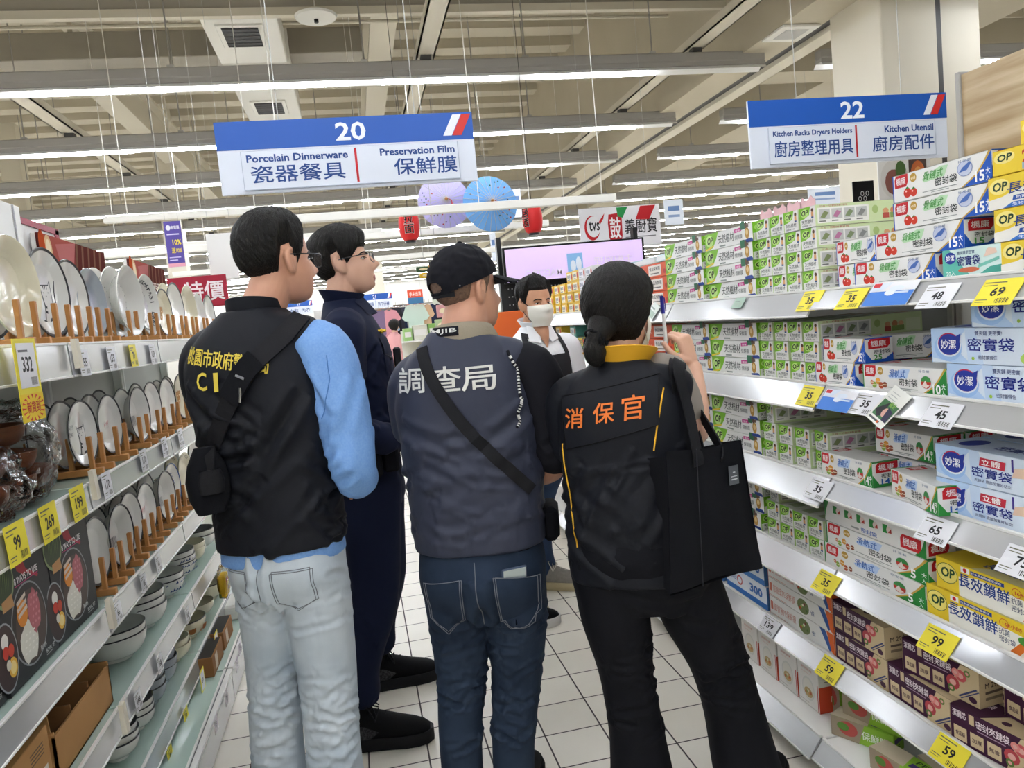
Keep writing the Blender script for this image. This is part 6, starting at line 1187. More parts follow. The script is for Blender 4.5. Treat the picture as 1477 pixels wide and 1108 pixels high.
LL = [(-.056, -.005, .86, .085, .112), (-.062, .0, .7, .083, .098), (-.082, .005, .5, .074, .082), (-.096, -.005, .3, .07, .076), (-.102, 0, .06, .077, .084)]; RL = [(.077, -.005, .86, .088, .112), (.083, .0, .7, .086, .098), (.082, .005, .5, .077, .082), (.078, -.005, .3, .073, .078), (.075, .0, .06, .08, .086)]
for l in (LL, RL): F.limb(j, l, 'jeans_pale', ref=tuple(F.s), n=28)
def man_leg(L): 
    return (lambda z: float(np.interp(z, [p[2] for p in L[::-1]], [F(p[0], p[1], 0).x for p in L[::-1]]))), (lambda z: float(np.interp(z, [p[2] for p in L[::-1]], [F(p[0], p[1], 0).y for p in L[::-1]])))
fo = []
for i, l in enumerate((LL, RL)): cx, cy = man_leg(l); fo += leg_folds(cx, cy, (.52, .46, .4, .34, .28), .08, 5+i, .0052, 34) + leg_folds(cx, cy, (.72, .78), .095, 8+i, .005, 8)
fo += [F.fold((-.06, -.12, .8), (.0, -.1, .76), .016, -.012), F.fold((0, -.13, .9), (0, -.1, .74), .014, -.014)]
jeans = blend(j, 'jeans', T, .005, 3, fo, .002, (8, 8, 6), 'jeans_pale'); JB = bvh_of(jeans)
q = MB(); w_ = Wrap(JB, F(0, -.12, .83), F.s, (0, 0, 1), F.f)
for sg in (-1, 1):
    for k in (0, .005): w_.line(q, [(sg*(.04-k), .03-k), (sg*(.04-k), -.06), (sg*.085, -.085+k), (sg*(.13+k), -.06), (sg*(.13+k), .03-k)], .001, 'thread_grey', closed=True)
w_.line(q, [(0, .05), (0, -.06)], .0012, 'thread_grey'); put(q, 'pocket_stitching', T)
q = MB(); w_ = Wrap(VB, F(0, -.15, 1.3), F.s, (0, 0, 1), F.f); u0, v0 = uvw(F, 272, 525, VB); u1, v1 = uvw(F, 387, 540, VB)
w_.text(q, '桃園市政府警察局', u0, v0-1.3, .043, u1-u0, 'thread_yellow', slant=.06, shear=(v1-v0)/(u1-u0))
for ch, x0, x1 in (('C', 285, 301), ('I', 311, 317), ('D', 342, 362)):
    u0, v0 = uvw(F, x0, 565, VB); u1, v1 = uvw(F, x1, 565, VB); w_.text(q, ch, u0, v0-1.3, .047, u1-u0, 'thread_yellow')
o = put(q, 'back_lettering', T); o['label'] = 'yellow embroidered characters'
shoe(T, F(-.105, -.06, 0), 15); shoe(T, F(.085, -.06, 0), 30)
# his sling bag
G = thing('sling_bag', 'black sling bag worn across the back of the man in pale jeans', 'bag', tuple(F(-.2, -.12, 1.08)))
pts = []; nr = []
w2 = Wrap(bvh_of(vest, shirt), F(0, -.15, 1.3), F.s, (0, 0, 1), F.f)
for px, py in ((436, 458), (424, 471), (411, 485), (398, 498), (385, 509), (371, 519), (360, 530), (351, 544), (342, 560), (334, 578), (326, 597), (318, 617), (311, 640), (305, 662)):
    h, n = seen(w2.b, px, py); pts.append(h+n*.005); nr.append(n)
m_ = (sum(nr, Vector())/len(nr)).normalized(); nr = [(n*.4+m_*.6).normalized() for n in nr]
for _ in range(3): pts = [pts[0]]+[(pts[i-1]+pts[i]*2+pts[i+1])/4 for i in range(1, len(pts)-1)]+[pts[-1]]
pts = [p+n*.004 for p, n in zip(pts, nr)]
pb = at(297, 690, Y=2.0)
pts += [pb+Vector((.012, .0, .06)), pb+Vector((0, 0, .02))]; nr += [nr[-1], nr[-1]]
q = MB(); q.strap(pts, nr, .05, .005, 'web_black'); put(q, 'strap', G)
q = MB(); q.strap([p+n*.005 for p, n in zip(pts[5:10], nr[5:10])], nr[5:10], .06, .01, 'canvas_black'); put(q, 'strap_pocket', G)
q = MB(); p = pts[8]+nr[8]*.013; q.tube([p+F.s*.02, p+F.s*.018-Vector((0, 0, .018)), p+F.s*.014-Vector((0, 0, .036))], .0035, 'chrome', 8); put(q, 'zip_pull', G)
q = MB(); p = pts[7]+nr[7]*.0125; q.box((-.012, -.001, -.003), (.012, .001, .003), '#8b8d90', 0, Matrix.Translation(p) @ Matrix.Rotation(-math.radians(25), 4, 'Z') @ Matrix.Rotation(.45, 4, 'Y')); put(q, 'woven_label', G)
bs, bf = (F.s*.6+F.f*.8).normalized(), (F.f*.6-F.s*.8).normalized()
q = MB(); q.loft([sup(pb+Vector((.0, .02, .075-.042*i)), bs, bf, a, b_, 24, 3) for i, (a, b_) in enumerate(((.024, .014), (.044, .024), (.053, .03), (.05, .028), (.034, .02)))], 'canvas_black'); put(q, 'pouch', G)
q = MB(); q.loft([sup(pb+bf*-.022+Vector((.0, .02, .02-.03*i)), bs, bf, a, .016, 20, 3) for i, a in enumerate((.026, .034, .03))], 'web_black'); put(q, 'front_pocket', G)

# ---------------------------------------------------------------- policeman in navy
F = Frame(.0, 2.86, 95)
T = thing('person', 'young man with glasses in navy police shirt, facing right with raised chin', 'person', tuple(F.o))
hd = Head(F(-.0, -.005, 1.70), 97, 10, 0, 1.0, .97)
b = MB(); hd.grow(b, 'skin_pale'); F.limb(b, [(0, -.04, 1.46, .075), (.0, -.035, 1.54, .06), (.0, -.025, 1.62, .057), (0, -.015, 1.66, .056)], 'skin_pale')
F.torso(b, [(1.05, .12, .08, 0, 0), (1.3, .13, .09, 0, 0), (1.46, .14, .07, 0, -.02), (1.5, .09, .06, 0, -.03)], 'skin_pale')
for sg in (-1, 1):
    F.limb(b, [(sg*.1, -.02, 1.46, .04), (sg*.19, -.02, 1.45, .05), (sg*.235, -.04, 1.15, .04), (sg*.13, .12, 1.07, .033), (sg*.07, .19, 1.05, .028)], 'skin_pale'); hand(b, F(sg*.06, .195, 1.05), -F.s*sg*.8+F.f*.1-Vector((0, 0, .4)), -F.f*.8, -sg, curl=.45)
body = blend(b, 'body', T, .0034, 1, mats=(('skin_pale', 'lip'), lambda c: [1 if (abs((q := hd.M.inverted() @ Vector(p)).x) < .021-abs(q.z+.0735)*.8 and abs(q.z+.0735) < .0125-abs(q.x)*.25 and q.y > .07) else 0 for p in c])); body['label'] = 'pale skin with pink lips'
hd.eyes(T, .9); hd.glasses(T)
hd.hair(T, hl_man(.036, -.012, -.076, 30, 70), lambda a, z: .010+.018*max(0, min(1, (z-.025)/.06)), .003, .03, seed=7, extra=lambda a, h: .010*max(0, 1-abs(a)/70)*max(0, min(1, (h.z-.04)/.01))*max(0, 1-(h.z-.04)/.07))
half = lambda z: (.19, .13)
s_ = MB(); F.torso(s_, [(1.01, .162, .118, 0, 0), (1.06, .17, .124, 0, 0), (1.2, .178, .125, 0, .0), (1.34, .195, .128, 0, 0), (1.43, .2, .115, 0, -.01), (1.5, .165, .092, 0, -.02), (1.545, .1, .076, 0, -.028), (1.57, .076, .07, 0, -.03)], 'navy')
for sg in (-1, 1): F.limb(s_, [(sg*.1, -.02, 1.46, .07), (sg*.19, -.02, 1.455, .074), (sg*.225, -.03, 1.3, .068), (sg*.24, -.04, 1.15, .06), (sg*.2, .05, 1.085, .056), (sg*.12, .13, 1.06, .048), (sg*.08, .185, 1.05, .04)], 'navy', sub=6)
fo = [F.fold((.27, -.08+.02*i, 1.4-.07*i), (.3, .04, 1.33-.06*i), .013, -.008) for i in range(5)] + [F.fold((.3, -.06, 1.2), (.26, .06, 1.1), .012, -.008), F.fold((.26, -.02, 1.12), (.18, .1, 1.03), .011, -.007), F.fold((.16, .12, 1.42), (.19, .02, 1.3), .014, -.008), F.fold((.2, .1, 1.3), (.17, .12, 1.1), .013, -.007)] + rnd_folds(F, 22, (1.06, 1.4), half, .007, 21, back=False)
shirt = blend(s_, 'shirt', T, .006, 3, fo, .0025, (11, 11, 8), 'navy')
collar(F, (0, -.03), 1.545, 1.6, .07, .068, 'navy', T, .014, .006, .014, gap=.22)
SB = bvh_of(shirt); q = MB(); w_ = Wrap(SB, F(.1, .14, 1.4), (F.s*-.75+F.f*.6).normalized(), (0, 0, 1), -(F.s*.6+F.f*.75))
for fsign in (-1, 1):
    q = MB(); q.add([F(fsign*.02, .045, 1.575), F(fsign*.075, .02, 1.56), F(fsign*.085, .06, 1.515), F(fsign*.025, .085, 1.52), F(fsign*.02, .05, 1.569), F(fsign*.075, .025, 1.554), F(fsign*.085, .065, 1.509), F(fsign*.025, .09, 1.514)], [(0, 1, 2, 3), (4, 7, 6, 5), (0, 4, 5, 1), (1, 5, 6, 2), (2, 6, 7, 3), (3, 7, 4, 0)], 'navy'); put(q, 'collar_wing', T)
q = MB(); w_.patch(q, [(-.05, -.1), (.05, -.1), (.05, .02), (-.05, .02)], 'navy', .0025); w_.patch(q, [(-.052, -.035), (.052, -.035), (.052, .024), (-.052, .024)], 'navy', .005); w_.line(q, [(-.052, -.035), (0, -.05), (.052, -.035)], .0012, '#0c1120', .006); put(q, 'chest_pocket', T)
q = MB(); c, n = w_.hit(-.0, .045, .005)
for i in range(5): q.ellipsoid(c+(F.s*-.75+F.f*.6).normalized()*(i-2)*.009, (.006, .006, .006+.004*(i == 2)), 'badge_gold', 10, 8)
put(q, 'badge', T)['label'] = 'small gold chest badge'
q = MB(); c, n = w_.hit(.0, -.055, .005); q.ellipsoid(c, (.006, .006, .006), 'black_plastic', 10, 8); put(q, 'button', T)
q = MB(); q.box((-.02, -.014, -.05), (.02, .014, .05), 'black_plastic', .006, Matrix.Translation(F(-.07, .142, 1.33)) @ Matrix.Rotation(-math.radians(95), 4, 'Z')); put(q, 'chest_radio', T)
j = MB(); F.torso(j, [(1.035, .158, .115, 0, 0), (.98, .168, .122, 0, -.005), (.9, .178, .132, 0, -.012), (.84, .172, .125, 0, -.005), (.78, .12, .09, 0, 0)], 'navy')
nearF, farF = at(520, 1046, Z=0), at(540, 983, Z=0); nearF = Vector((-.19, 2.655, 0)); farF = Vector((-.115, 3.07, 0))
for sg, ft in ((1, nearF), (-1, farF)):
    a = F(sg*.088, 0, .9); k = F(sg*.12, .0, .5); k.x = .5*(a.x+ft.x+.075)+.025; k.y = .5*(a.y+ft.y)
    limb(j, [tuple(a)+(.092, .115), (a.x*.6+k.x*.4, a.y*.6+k.y*.4, .72, .09, .103), (k.x, k.y, .5, .077, .085), (ft.x+.075, ft.y, .3, .07, .078), (ft.x+.066, ft.y, .2, .066, .074)], 'navy', ref=tuple(F.s), n=26)
fo = leg_folds(lambda z: -.02, lambda z: 2.68, (.5, .42, .2), .085, 31, .006, 14)
blend(j, 'trousers', T, .006, 3, fo, .003, (9, 9, 7), 'navy')
q = MB(); q.loft([sup(F(0, 0, z), F.s, F.f, .168+g, .124+g, 40, 2.4) for z, g in ((1.005, 0), (1.008, .005), (1.048, .005), (1.051, 0))], 'web_black'); B_ = put(q, 'duty_belt', T)
for i, (a, f_, w, h) in enumerate(((.17, .03, .03, .11), (.15, .09, .028, .09), (.175, -.05, .035, .13))):
    q = MB(); q.box((-.02, -w, -h/2), (.022, w, h/2), 'canvas_black', .01, Matrix.Translation(F(a+.02, f_, 1.0)) @ Matrix.Rotation(-math.radians(95), 4, 'Z')); put(q, ('pouch', 'cuff_case', 'holster')[i], T)
shoe(T, nearF, 97, .305, 'boot', 'shoe_black', 'sole_black', 'web_black', 'knit_grey', True); shoe(T, farF, 86, .305, 'boot', 'shoe_black', 'sole_black', 'web_black', 'knit_grey', True)

# ---------------------------------------------------------------- man in the slate vest and cap
F = Frame(.29, 2.15, 15)
T = thing('person', 'man in slate vest, black cap and dark jeans, seen from behind in the middle', 'person', tuple(F.o))
hd = Head(F(.03, .04, 1.535), 62, 0, 0, 1.0, 1.02)
b = MB(); hd.grow(b, 'skin'); F.limb(b, [(0, -.02, 1.3, .085), (.005, -.005, 1.38, .069), (.015, .015, 1.45, .064), (.03, .03, 1.5, .06)], 'skin')
F.torso(b, [(.9, .13, .09, 0, 0), (1.1, .14, .09, 0, 0), (1.28, .15, .08, 0, 0), (1.34, .09, .06, 0, 0)], 'skin')
for sg in (-1, 1):
    F.limb(b, [(sg*.1, 0, 1.27, .045), (.2, .0, 1.285, .055) if sg > 0 else (-.15, .04, 1.25, .04), (.236, .0, 1.05, .045) if sg > 0 else (-.16, .12, 1.04, .045), (sg*.17, .1, .98, .042) if sg > 0 else (-.14, .17, .97, .042), (sg*.1, .21, .94, .031)], 'skin'); hand(b, F(sg*.09, .215, .937), -F.s*sg*.85+F.f*.2-Vector((0, 0, .25)), -F.f*.7+Vector((0, 0, .3)), -sg, curl=.5)
body = blend(b, 'body', T, .0034, 1, mats='skin'); hd.eyes(T)
hd.hair(T, hl_man(.07, -.02, -.072), .006, .0012, .06, strand=.0006, seed=4, m='stubble')['label'] = 'very short dark stubble hair'
# cap : crown, band, strap, brim, button
q = MB(); vs = []; T_ = []; nu, nv = 160, 80; C = Vector((0, -.008, .02)); vi = []
for j_ in range(nv+1):
    p = PI*.62*j_/nv
    for i in range(nu):
        a = 2*PI*i/nu; d = Vector((math.sin(p)*math.sin(a), math.sin(p)*math.cos(a), math.cos(p))); h = hd.bvh.ray_cast(C, d)[0]; az = math.degrees(math.atan2(h.x, h.y+.008))
        zl = .045-.058*max(0, (abs(az)-40)/140)**1.2; k = h.z-zl; hole = max(0, 1-((abs(az)-180)/14)**2-((h.z-.014)/.014)**2)
        k2 = min(k, .03 if hole <= 0 else -.001); bump = .0035*noise.noise(Vector((d.x*5, d.y*5, d.z*5)))+.006*math.exp(-((az+150)/14)**2-((h.z-.085)/.016)**2)*math.sin(h.z*420)
        t = .0125+.006*max(0, d.z)+bump-.0012*math.exp(-((a % (PI/3))-PI/6)**2/.0004)*(p > .15)
        vs.append(hd.w(h+d*t)); vi.append(hd.w(h+d*(t-.004))); T_.append(k2)
fs = [(j_*nu+i, (j_+1)*nu+i, (j_+1)*nu+(i+1) % nu, j_*nu+(i+1) % nu) for j_ in range(nv) for i in range(nu)]
fs = [f for f in fs if min(T_[i] for i in f) > 0]; q.add(vs, fs, 'cap_cloth' if 'cap_cloth' in MATS else 'tee_black'); q.add(vi, [f[::-1] for f in fs], 'tee_black'); put(q, 'cap', T, 60)
q = MB(); P = []; N_ = []
for i in range(13):
    a = math.radians(180-34+68*i/12); d = Vector((math.sin(a), math.cos(a), 0)); h = hd.bvh.ray_cast(Vector((0, -.008, -.006)), d)[0]; P.append(hd.w(h+d*.0115)); N_.append((hd.M.to_3x3() @ d).normalized())
q.strap(P, N_, .015, .003, 'web_black'); put(q, 'cap_strap', T)
q = MB(); up = []; lo = []
for j_ in range(9):
    for i in range(25):
        a = math.radians(-62+124*i/24); h = hd.bvh.ray_cast(Vector((0, -.008, .046)), Vector((math.sin(a), math.cos(a), 0)))[0]; r = j_/8; L = .012+.072*r*math.cos(a*.9)**.6
        p = Vector((h.x+math.sin(a)*L*.75, h.y+L*(.55+.45*math.cos(a)), .043-.018*r-.02*(1-math.cos(a))*(.6+.4*r))); up.append(hd.w(p)); lo.append(hd.w(p-Vector((0, 0, .004))))
fs = [(j_*25+i, j_*25+i+1, (j_+1)*25+i+1, (j_+1)*25+i) for j_ in range(8) for i in range(24)]; n0 = len(up); q.add(up+lo, fs+[tuple(k+n0 for k in f[::-1]) for f in fs]+[(8*25+i, 8*25+i+1, n0+8*25+i+1, n0+8*25+i) for i in range(24)], 'tee_black'); put(q, 'cap_brim', T, 60)
q = MB(); q.ellipsoid(hd.w((0, -.012, .139)), (.008, .008, .005), 'tee_black', 12, 8); put(q, 'cap_button', T)
q = MB(); h = hd.bvh.ray_cast(Vector((0, -.008, .012)), Vector((math.sin(math.radians(138)), math.cos(math.radians(138)), 0)))[0]; q.poly([hd.w(h*1.13+Vector((0, 0, z))+Vector((x, x*.9, 0))) for x, z in ((-.006, 0), (.006, 0), (.001, .009))], 'thread_white'); put(q, 'cap_mark', T)
half = lambda z: (.195, .145)
v = MB(); F.torso(v, [(.815, .186, .15, 0, 0), (.83, .19, .154, 0, 0), (.95, .193, .15, 0, 0), (1.1, .198, .146, 0, 0), (1.22, .198, .14, -.006, -.005), (1.3, .178, .122, -.008, -.012), (1.36, .145, .1, -.006, -.015), (1.405, .105, .085, 0, -.015), (1.43, .085, .075, 0, -.012)], 'slate')
F.limb(v, [(-.09, -.012, 1.335, .06), (-.155, -.004, 1.3, .055), (-.175, .01, 1.24, .055), (-.18, .02, 1.16, .05)], 'slate'); F.limb(v, [(.08, -.012, 1.34, .066), (.13, -.01, 1.33, .066)], 'slate')
fo = rnd_folds(F, 30, (.86, 1.15), half, .006, 13, slope=(-.3, .3), rad=(.008, .016)) + [F.fold((.18, -.09, 1.2), (.02, -.15, 1.1), .016, -.008), F.fold((-.18, -.09, 1.18), (-.04, -.15, 1.12), .016, -.007), F.fold((.17, -.1, 1.08), (-.12, -.14, .97), .018, -.007), F.fold((.16, -.1, .93), (-.1, -.15, .9), .014, -.006)]
vest = blend(v, 'vest', T, .0065, 3, fo, .003, (7, 7, 9), 'slate'); VB = bvh_of(vest)
collar(F, (.01, -.012), 1.39, 1.436, .098, .09, 'beige_rib', T, -.014, .009, .014, 'ribbed_collar')['label'] = 'beige ribbed collar'
s_ = MB()
F.limb(s_, [(.1, 0, 1.285, .066), (.185, .0, 1.295, .08), (.22, -.0, 1.17, .075), (.236, .0, 1.065, .071)], 'tee_black', sub=6); F.limb(s_, [(-.1, 0, 1.28, .06), (-.17, .03, 1.27, .062), (-.162, .11, 1.08, .06)], 'tee_black', sub=6)
F.torso(s_, [(.795, .178, .142, 0, 0), (.85, .175, .14, 0, 0), (1.1, .16, .12, 0, 0), (1.25, .16, .1, 0, 0)], 'tee_black')
blend(s_, 'tee_shirt', T, .006, 3, [F.fold((.27, -.08, 1.12), (.2, -.08, 1.08), .012, -.006), F.fold((.29, -.03, 1.22), (.24, -.09, 1.14), .012, -.005)], .002, (12, 12, 9), 'tee_black')
P = []                                                                 # striped piping round the right armhole
TBV = bvh_of([c for c in T.children if c.name.startswith('tee_shirt')][0])
for i in range(200):
    t = i/199; p = F(.125+.05*math.sin(t*PI*.9), -.03-.085*math.sin(min(1, t*1.6)*PI/2), 1.34-.19*t); h = VB.find_nearest(p); P.append(h[0]+h[1]*.003)
for _ in range(6): P = [P[0]]+[(P[i-1]+P[i]*2+P[i+1])/4 for i in range(1, len(P)-1)]+[P[-1]]
q = MB()
for i in range(0, 196, 4): q.tube(P[i:i+5], .0042, 'thread_white' if (i//4) % 2 else 'tee_black', 6)
put(q, 'armhole_piping', T)['label'] = 'black and white striped piping'
j = MB(); F.torso(j, [(.875, .165, .128, 0, 0), (.8, .178, .142, 0, -.005), (.73, .182, .152, 0, -.018), (.66, .17, .135, 0, -.008), (.6, .12, .09, 0, 0)], 'jeans_dark')
LL = [(-.085, -.008, .74, .094, .13), (-.088, .0, .58, .09, .105), (-.098, .005, .42, .074, .082), (-.118, -.01, .24, .064, .07), (-.128, -.0, .05, .06, .066)]; RL = [(.085, -.008, .74, .094, .13), (.08, .0, .58, .09, .105), (.068, .005, .42, .074, .082), (.04, -.01, .24, .064, .07), (.025, .0, .05, .06, .066)]
for l in (LL, RL): F.limb(j, l, 'jeans_dark', ref=tuple(F.s), n=28)
fo = []
for i, l in enumerate((LL, RL)): cx, cy = man_leg(l); fo += leg_folds(cx, cy, (.46, .42, .37, .24), .078, 15+i, .007, 20) + leg_folds(cx, cy, (.6, .56), .095, 28+i, .006, 7)
fo += [F.fold((0, -.15, .76), (0, -.12, .6), .014, -.014), F.fold((-.16, -.07, .63), (-.02, -.13, .615), .012, -.008), F.fold((.16, -.07, .62), (.02, -.13, .6), .012, -.008)]
jeans = blend(j, 'jeans', T, .005, 3, fo, .002, (8, 8, 6), 'jeans_dark'); JB = bvh_of(jeans)
q = MB(); w_ = Wrap(JB, F(0, -.15, .7), F.s, (0, 0, 1), F.f)
w_.patch(q, [(.045, -.1), (.15, -.085), (.155, .045), (.04, .06)], 'jeans_dark', .019, 12); w_.patch(q, [(-.15, -.085), (-.045, -.1), (-.04, .06), (-.155, .045)], 'jeans_dark', .004, 12); put(q, 'back_pocket', T)
q = MB()
for sg in (-1, 1):
    for k in (0, .006): w_.line(q, [(sg*(.042+k), .058), (sg*(.047+k), -.06), (sg*.1, -.105+k), (sg*(.148-k), -.06), (sg*(.153-k), .044)], .0011, 'thread_grey',   .0045 if sg < 0 else .0193, closed=True)
w_.line(q, [(-.006, .1), (-.004, .0), (0, -.1)], .0014, 'thread_grey'); put(q, 'pocket_stitching', T)
shoe(T, F(-.125, -.06, 0), 8); shoe(T, F(.03, -.06, 0), 22)
q = MB(); w_ = Wrap(VB, F(0, -.15, 1.2), F.s, (0, 0, 1), F.f)
for ch, (x0, y0), (x1, y1) in (('調', (577, 568), (611, 531)), ('查', (622, 567), (663, 528)), ('局', (667, 566), (713, 527))):
    u0, v0 = uvw(F, x0, y0, VB); u1, v1 = uvw(F, x1, y1, VB); w_.text(q, ch, u0, v0-1.2, v1-v0, u1-u0, 'thread_white')
put(q, 'back_lettering', T)['label'] = 'white embroidered characters'
q = MB(); cc = F(.01, -.012, 0)
P = [(.0, -.0905, 1.437)]
CT = Wrap(bvh_of([c for c in T.children if c.name.startswith('ribbed_collar')][0]), F(-.035, -.09, 1.427), F.s, (0, 0, 1), F.f)
CT.patch(q, [(-.04, -.011), (.045, -.011), (.045, .014), (-.04, .014)], 'tee_black', .0015, 12); CT.text(q, 'MJIB', -.034, -.006, .015, .074, 'thread_white', .0028, bold=.004); put(q, 'collar_lettering', T)
# phone in his back pocket, strap bag
w_j = Wrap(JB, F(0, -.15, .7), F.s, (0, 0, 1), F.f); hp, hn_ = w_j.hit(.098, .034, .0015); hn_ = (sum((w_j.hit(.098+a_, .0+b_)[1] for a_ in (-.03, 0, .03) for b_ in (-.05, 0, .04)), Vector())).normalized(); px_ = Vector((0, 0, 1)).cross(hn_).normalized()*-1; up_ = hn_.cross(px_)*-1
if up_.z < 0: up_ = -up_
t = thing('phone', 'grey phone sticking out of the back pocket of the dark jeans', 'phone', tuple(hp)); t.matrix_world = Matrix(((px_.x, -hn_.x, up_.x, hp.x), (px_.y, -hn_.y, up_.y, hp.y), (px_.z, -hn_.z, up_.z, hp.z), (0, 0, 0, 1)))
q = MB(); q.box((-.036, -.004, -.075), (.036, .004, .052), 'phone_edge', .004); q.build('case', t); q = MB(); q.box((-.032, -.0052, -.07), (.032, -.0035, .048), 'phone', .001); q.build('back_glass', t)
G = thing('shoulder_strap_bag', 'thin black strap with a small bag across the slate vest', 'bag', tuple(F(.2, -.05, .95))); pts = []; nr = []
for px, py in ((610, 503), (615, 530), (630, 560), (650, 590), (674, 620), (700, 645), (725, 667), (748, 690), (766, 706)):
    h, n = seen(VB, px, py); pts.append(h+n*.0035); nr.append(n)
m_ = (sum(nr, Vector())/len(nr)).normalized(); pts = [Vector(p) for p in spline([tuple(p) for p in pts], 4)]; nr = [Vector(p) for p in spline([tuple((n*.5+m_*.5).normalized()) for n in nr], 4)]
for _ in range(4): pts = [pts[0]]+[(pts[i-1]+pts[i]*2+pts[i+1])/4 for i in range(1, len(pts)-1)]+[pts[-1]]
pts = [h+n*max(0, .003+(w_.b.find_nearest(h)[0]-h).dot(n)+.003) for h, n in zip(pts, nr)]
q = MB(); q.strap(pts, nr, .033, .003, 'web_black'); put(q, 'strap', G)
q = MB(); q.box((-.02, -.03, -.05), (.03, .1, .05), 'canvas_black', .015, Matrix.Translation(F(.2, .0, .855)) @ Matrix.Rotation(-math.radians(15), 4, 'Z')); put(q, 'pouch', G)

# ---------------------------------------------------------------- woman with the tote bag
F = Frame(.68, 1.935, 28)
T = thing('person', 'woman in black vest with yellow collar holding up a pen, hair tied low', 'person', tuple(F.o))
hd = Head(F(.01, .035, 1.43), 50, -3, 3, .95, .98)
b = MB(); hd.grow(b, 'skin_pale'); F.limb(b, [(0, -.02, 1.2, .07), (.0, -.01, 1.27, .05), (.005, .01, 1.34, .046), (.01, .025, 1.39, .046)], 'skin_pale')
F.torso(b, [(.85, .11, .08, 0, 0), (1.05, .12, .08, 0, 0), (1.2, .12, .07, 0, 0), (1.25, .08, .05, 0, 0)], 'skin_pale')
SH_, EL, WR = at(964, 545, Y=1.93), at(1001, 628, Y=1.92), at(1000, 532, Y=2.02)
limb(b, [tuple(F(.08, 0, 1.21))+(.04,), tuple(SH_)+(.047,), tuple(SH_*.5+EL*.5)+(.044,), tuple(EL)+(.036,), tuple(EL*.6+WR*.4+F.s*.004)+(.037,), tuple(WR)+(.025,)], 'skin_pale')
hd_d = (Vector((-.22, .05, .95))).normalized(); hn = Vector((-.55, .83, .1)).normalized()
hand(b, WR+hd_d*.01, hd_d, hn, 1, 'skin_pale', curl=.82, size=.86, thumb_in=.15)
F.limb(b, [(-.08, 0, 1.2, .04), (-.13, .02, 1.2, .042), (-.135, .1, 1.0, .035), (-.1, .17, .95, .03), (-.05, .2, .95, .025)], 'skin_pale'); hand(b, F(-.045, .2, .95), F.s*.8+Vector((0, 0, .2)), -F.f*.8, 1, 'skin_pale', .5, .9)
body = blend(b, 'body', T, .0032, 1, mats='skin_pale'); hd.eyes(T)
hl = lambda a: (.065 if abs(a) < 35 else .065-.06*min(1, (abs(a)-35)/35) if abs(a) < 70 else (.005+.01*min(1, (abs(a)-70)/10) if abs(a) < 82 else .015-.105*min(1, (abs(a)-82)/18)-.012*min(1, max(0, (abs(a)-100)/40))))
hd.hair(T, hl, .022, .008, .05, seed=11, strand=.0016)
q = MB(); limb(q, [tuple(hd.w((-.0, -.1, -.03)))+(.04,), tuple(hd.w((.0, -.125, -.055)))+(.03,), tuple(hd.w((0, -.14, -.075)))+(.024,), tuple(hd.w((.0, -.143, -.095)))+(.029,), tuple(hd.w((0, -.134, -.116)))+(.026,), tuple(hd.w((.0, -.116, -.12)))+(.014,)], 'hair_black', 5, 24); put(q, 'low_bun', T, 180)
q = MB(); c = hd.w((0, -.14, -.075))
for i in range(5): q.tube([hd.w(Vector((.027*math.cos(t+i), -.138+.012*math.sin(t*3+i)-.006*(i-2), -.075+.027*math.sin(t+i)+.004*(i-2)))) for t in [2*PI*k/20 for k in range(21)]], .0032, 'cloth_black', 6)
put(q, 'hair_tie', T)
q = MB(); vs = []; n1 = 16
for j_ in range(11):
    for i in range(n1+1):
        a = math.radians(-68+136*i/n1); z = .0-.012-.1*j_/10; h = hd.bvh.ray_cast(Vector((0, 0, max(z, -.1))), Vector((math.sin(a), math.cos(a), 0)))[0] or Vector((0, .08, z)); h = Vector((h.x, h.y, z)); k = .007+.012*math.cos(a)**4*math.sin(PI*j_/10); vs.append(hd.w(h+Vector((math.sin(a), math.cos(a), 0))*k))
q.add(vs, [(j_*(n1+1)+i, j_*(n1+1)+i+1, (j_+1)*(n1+1)+i+1, (j_+1)*(n1+1)+i) for j_ in range(10) for i in range(n1)], 'mask_white')
for sg in (-1, 1): q.tube([hd.w((sg*.063, .05, -.015)), hd.w((sg*.072, .015, .005)), hd.w((sg*.078, -.018, .012)), hd.w((sg*.076, -.026, -.01)), hd.w((sg*.07, .02, -.06)), hd.w((sg*.058, .052, -.085))], .0014, 'mask_white', 6)
put(q, 'face_mask', T, 60)
half = lambda z: (.17, .125)
v = MB(); F.torso(v, [(.73, .2, .15, .02, 0), (.76, .2, .15, .02, 0), (.9, .188, .138, .01, 0), (1.02, .178, .128, 0, 0), (1.14, .178, .122, 0, -.005), (1.21, .172, .108, 0, -.01), (1.265, .13, .085, 0, -.012), (1.3, .085, .07, 0, -.008), (1.32, .068, .064, 0, -.004)], 'vest_black')
F.limb(v, [(-.09, -.01, 1.24, .056), (-.145, -.004, 1.215, .058), (-.16, .008, 1.16, .058), (-.16, .015, 1.08, .05)], 'vest_black'); F.limb(v, [(.09, -.01, 1.24, .056), (.135, -.008, 1.23, .056)], 'vest_black')
fo = rnd_folds(F, 22, (.78, 1.0), half, .008, 33, slope=(-.9, .9), rad=(.008, .016)) + [F.fold((-.15, -.1, 1.03), (.1, -.13, 1.05), .006, -.006), F.fold((-.16, -.08, .95), (.02, -.13, .8), .018, -.009), F.fold((-.15, -.09, .86), (-.02, -.14, .76), .016, -.009), F.fold((.12, -.1, 1.0), (.03, -.13, .85), .016, -.008)]
vest = blend(v, 'vest', T, .006, 3, fo, .0035, (8, 8, 7), 'vest_black'); VB = bvh_of(vest); w_ = Wrap(VB, F(0, -.13, 1.1), F.s, (0, 0, 1), F.f)
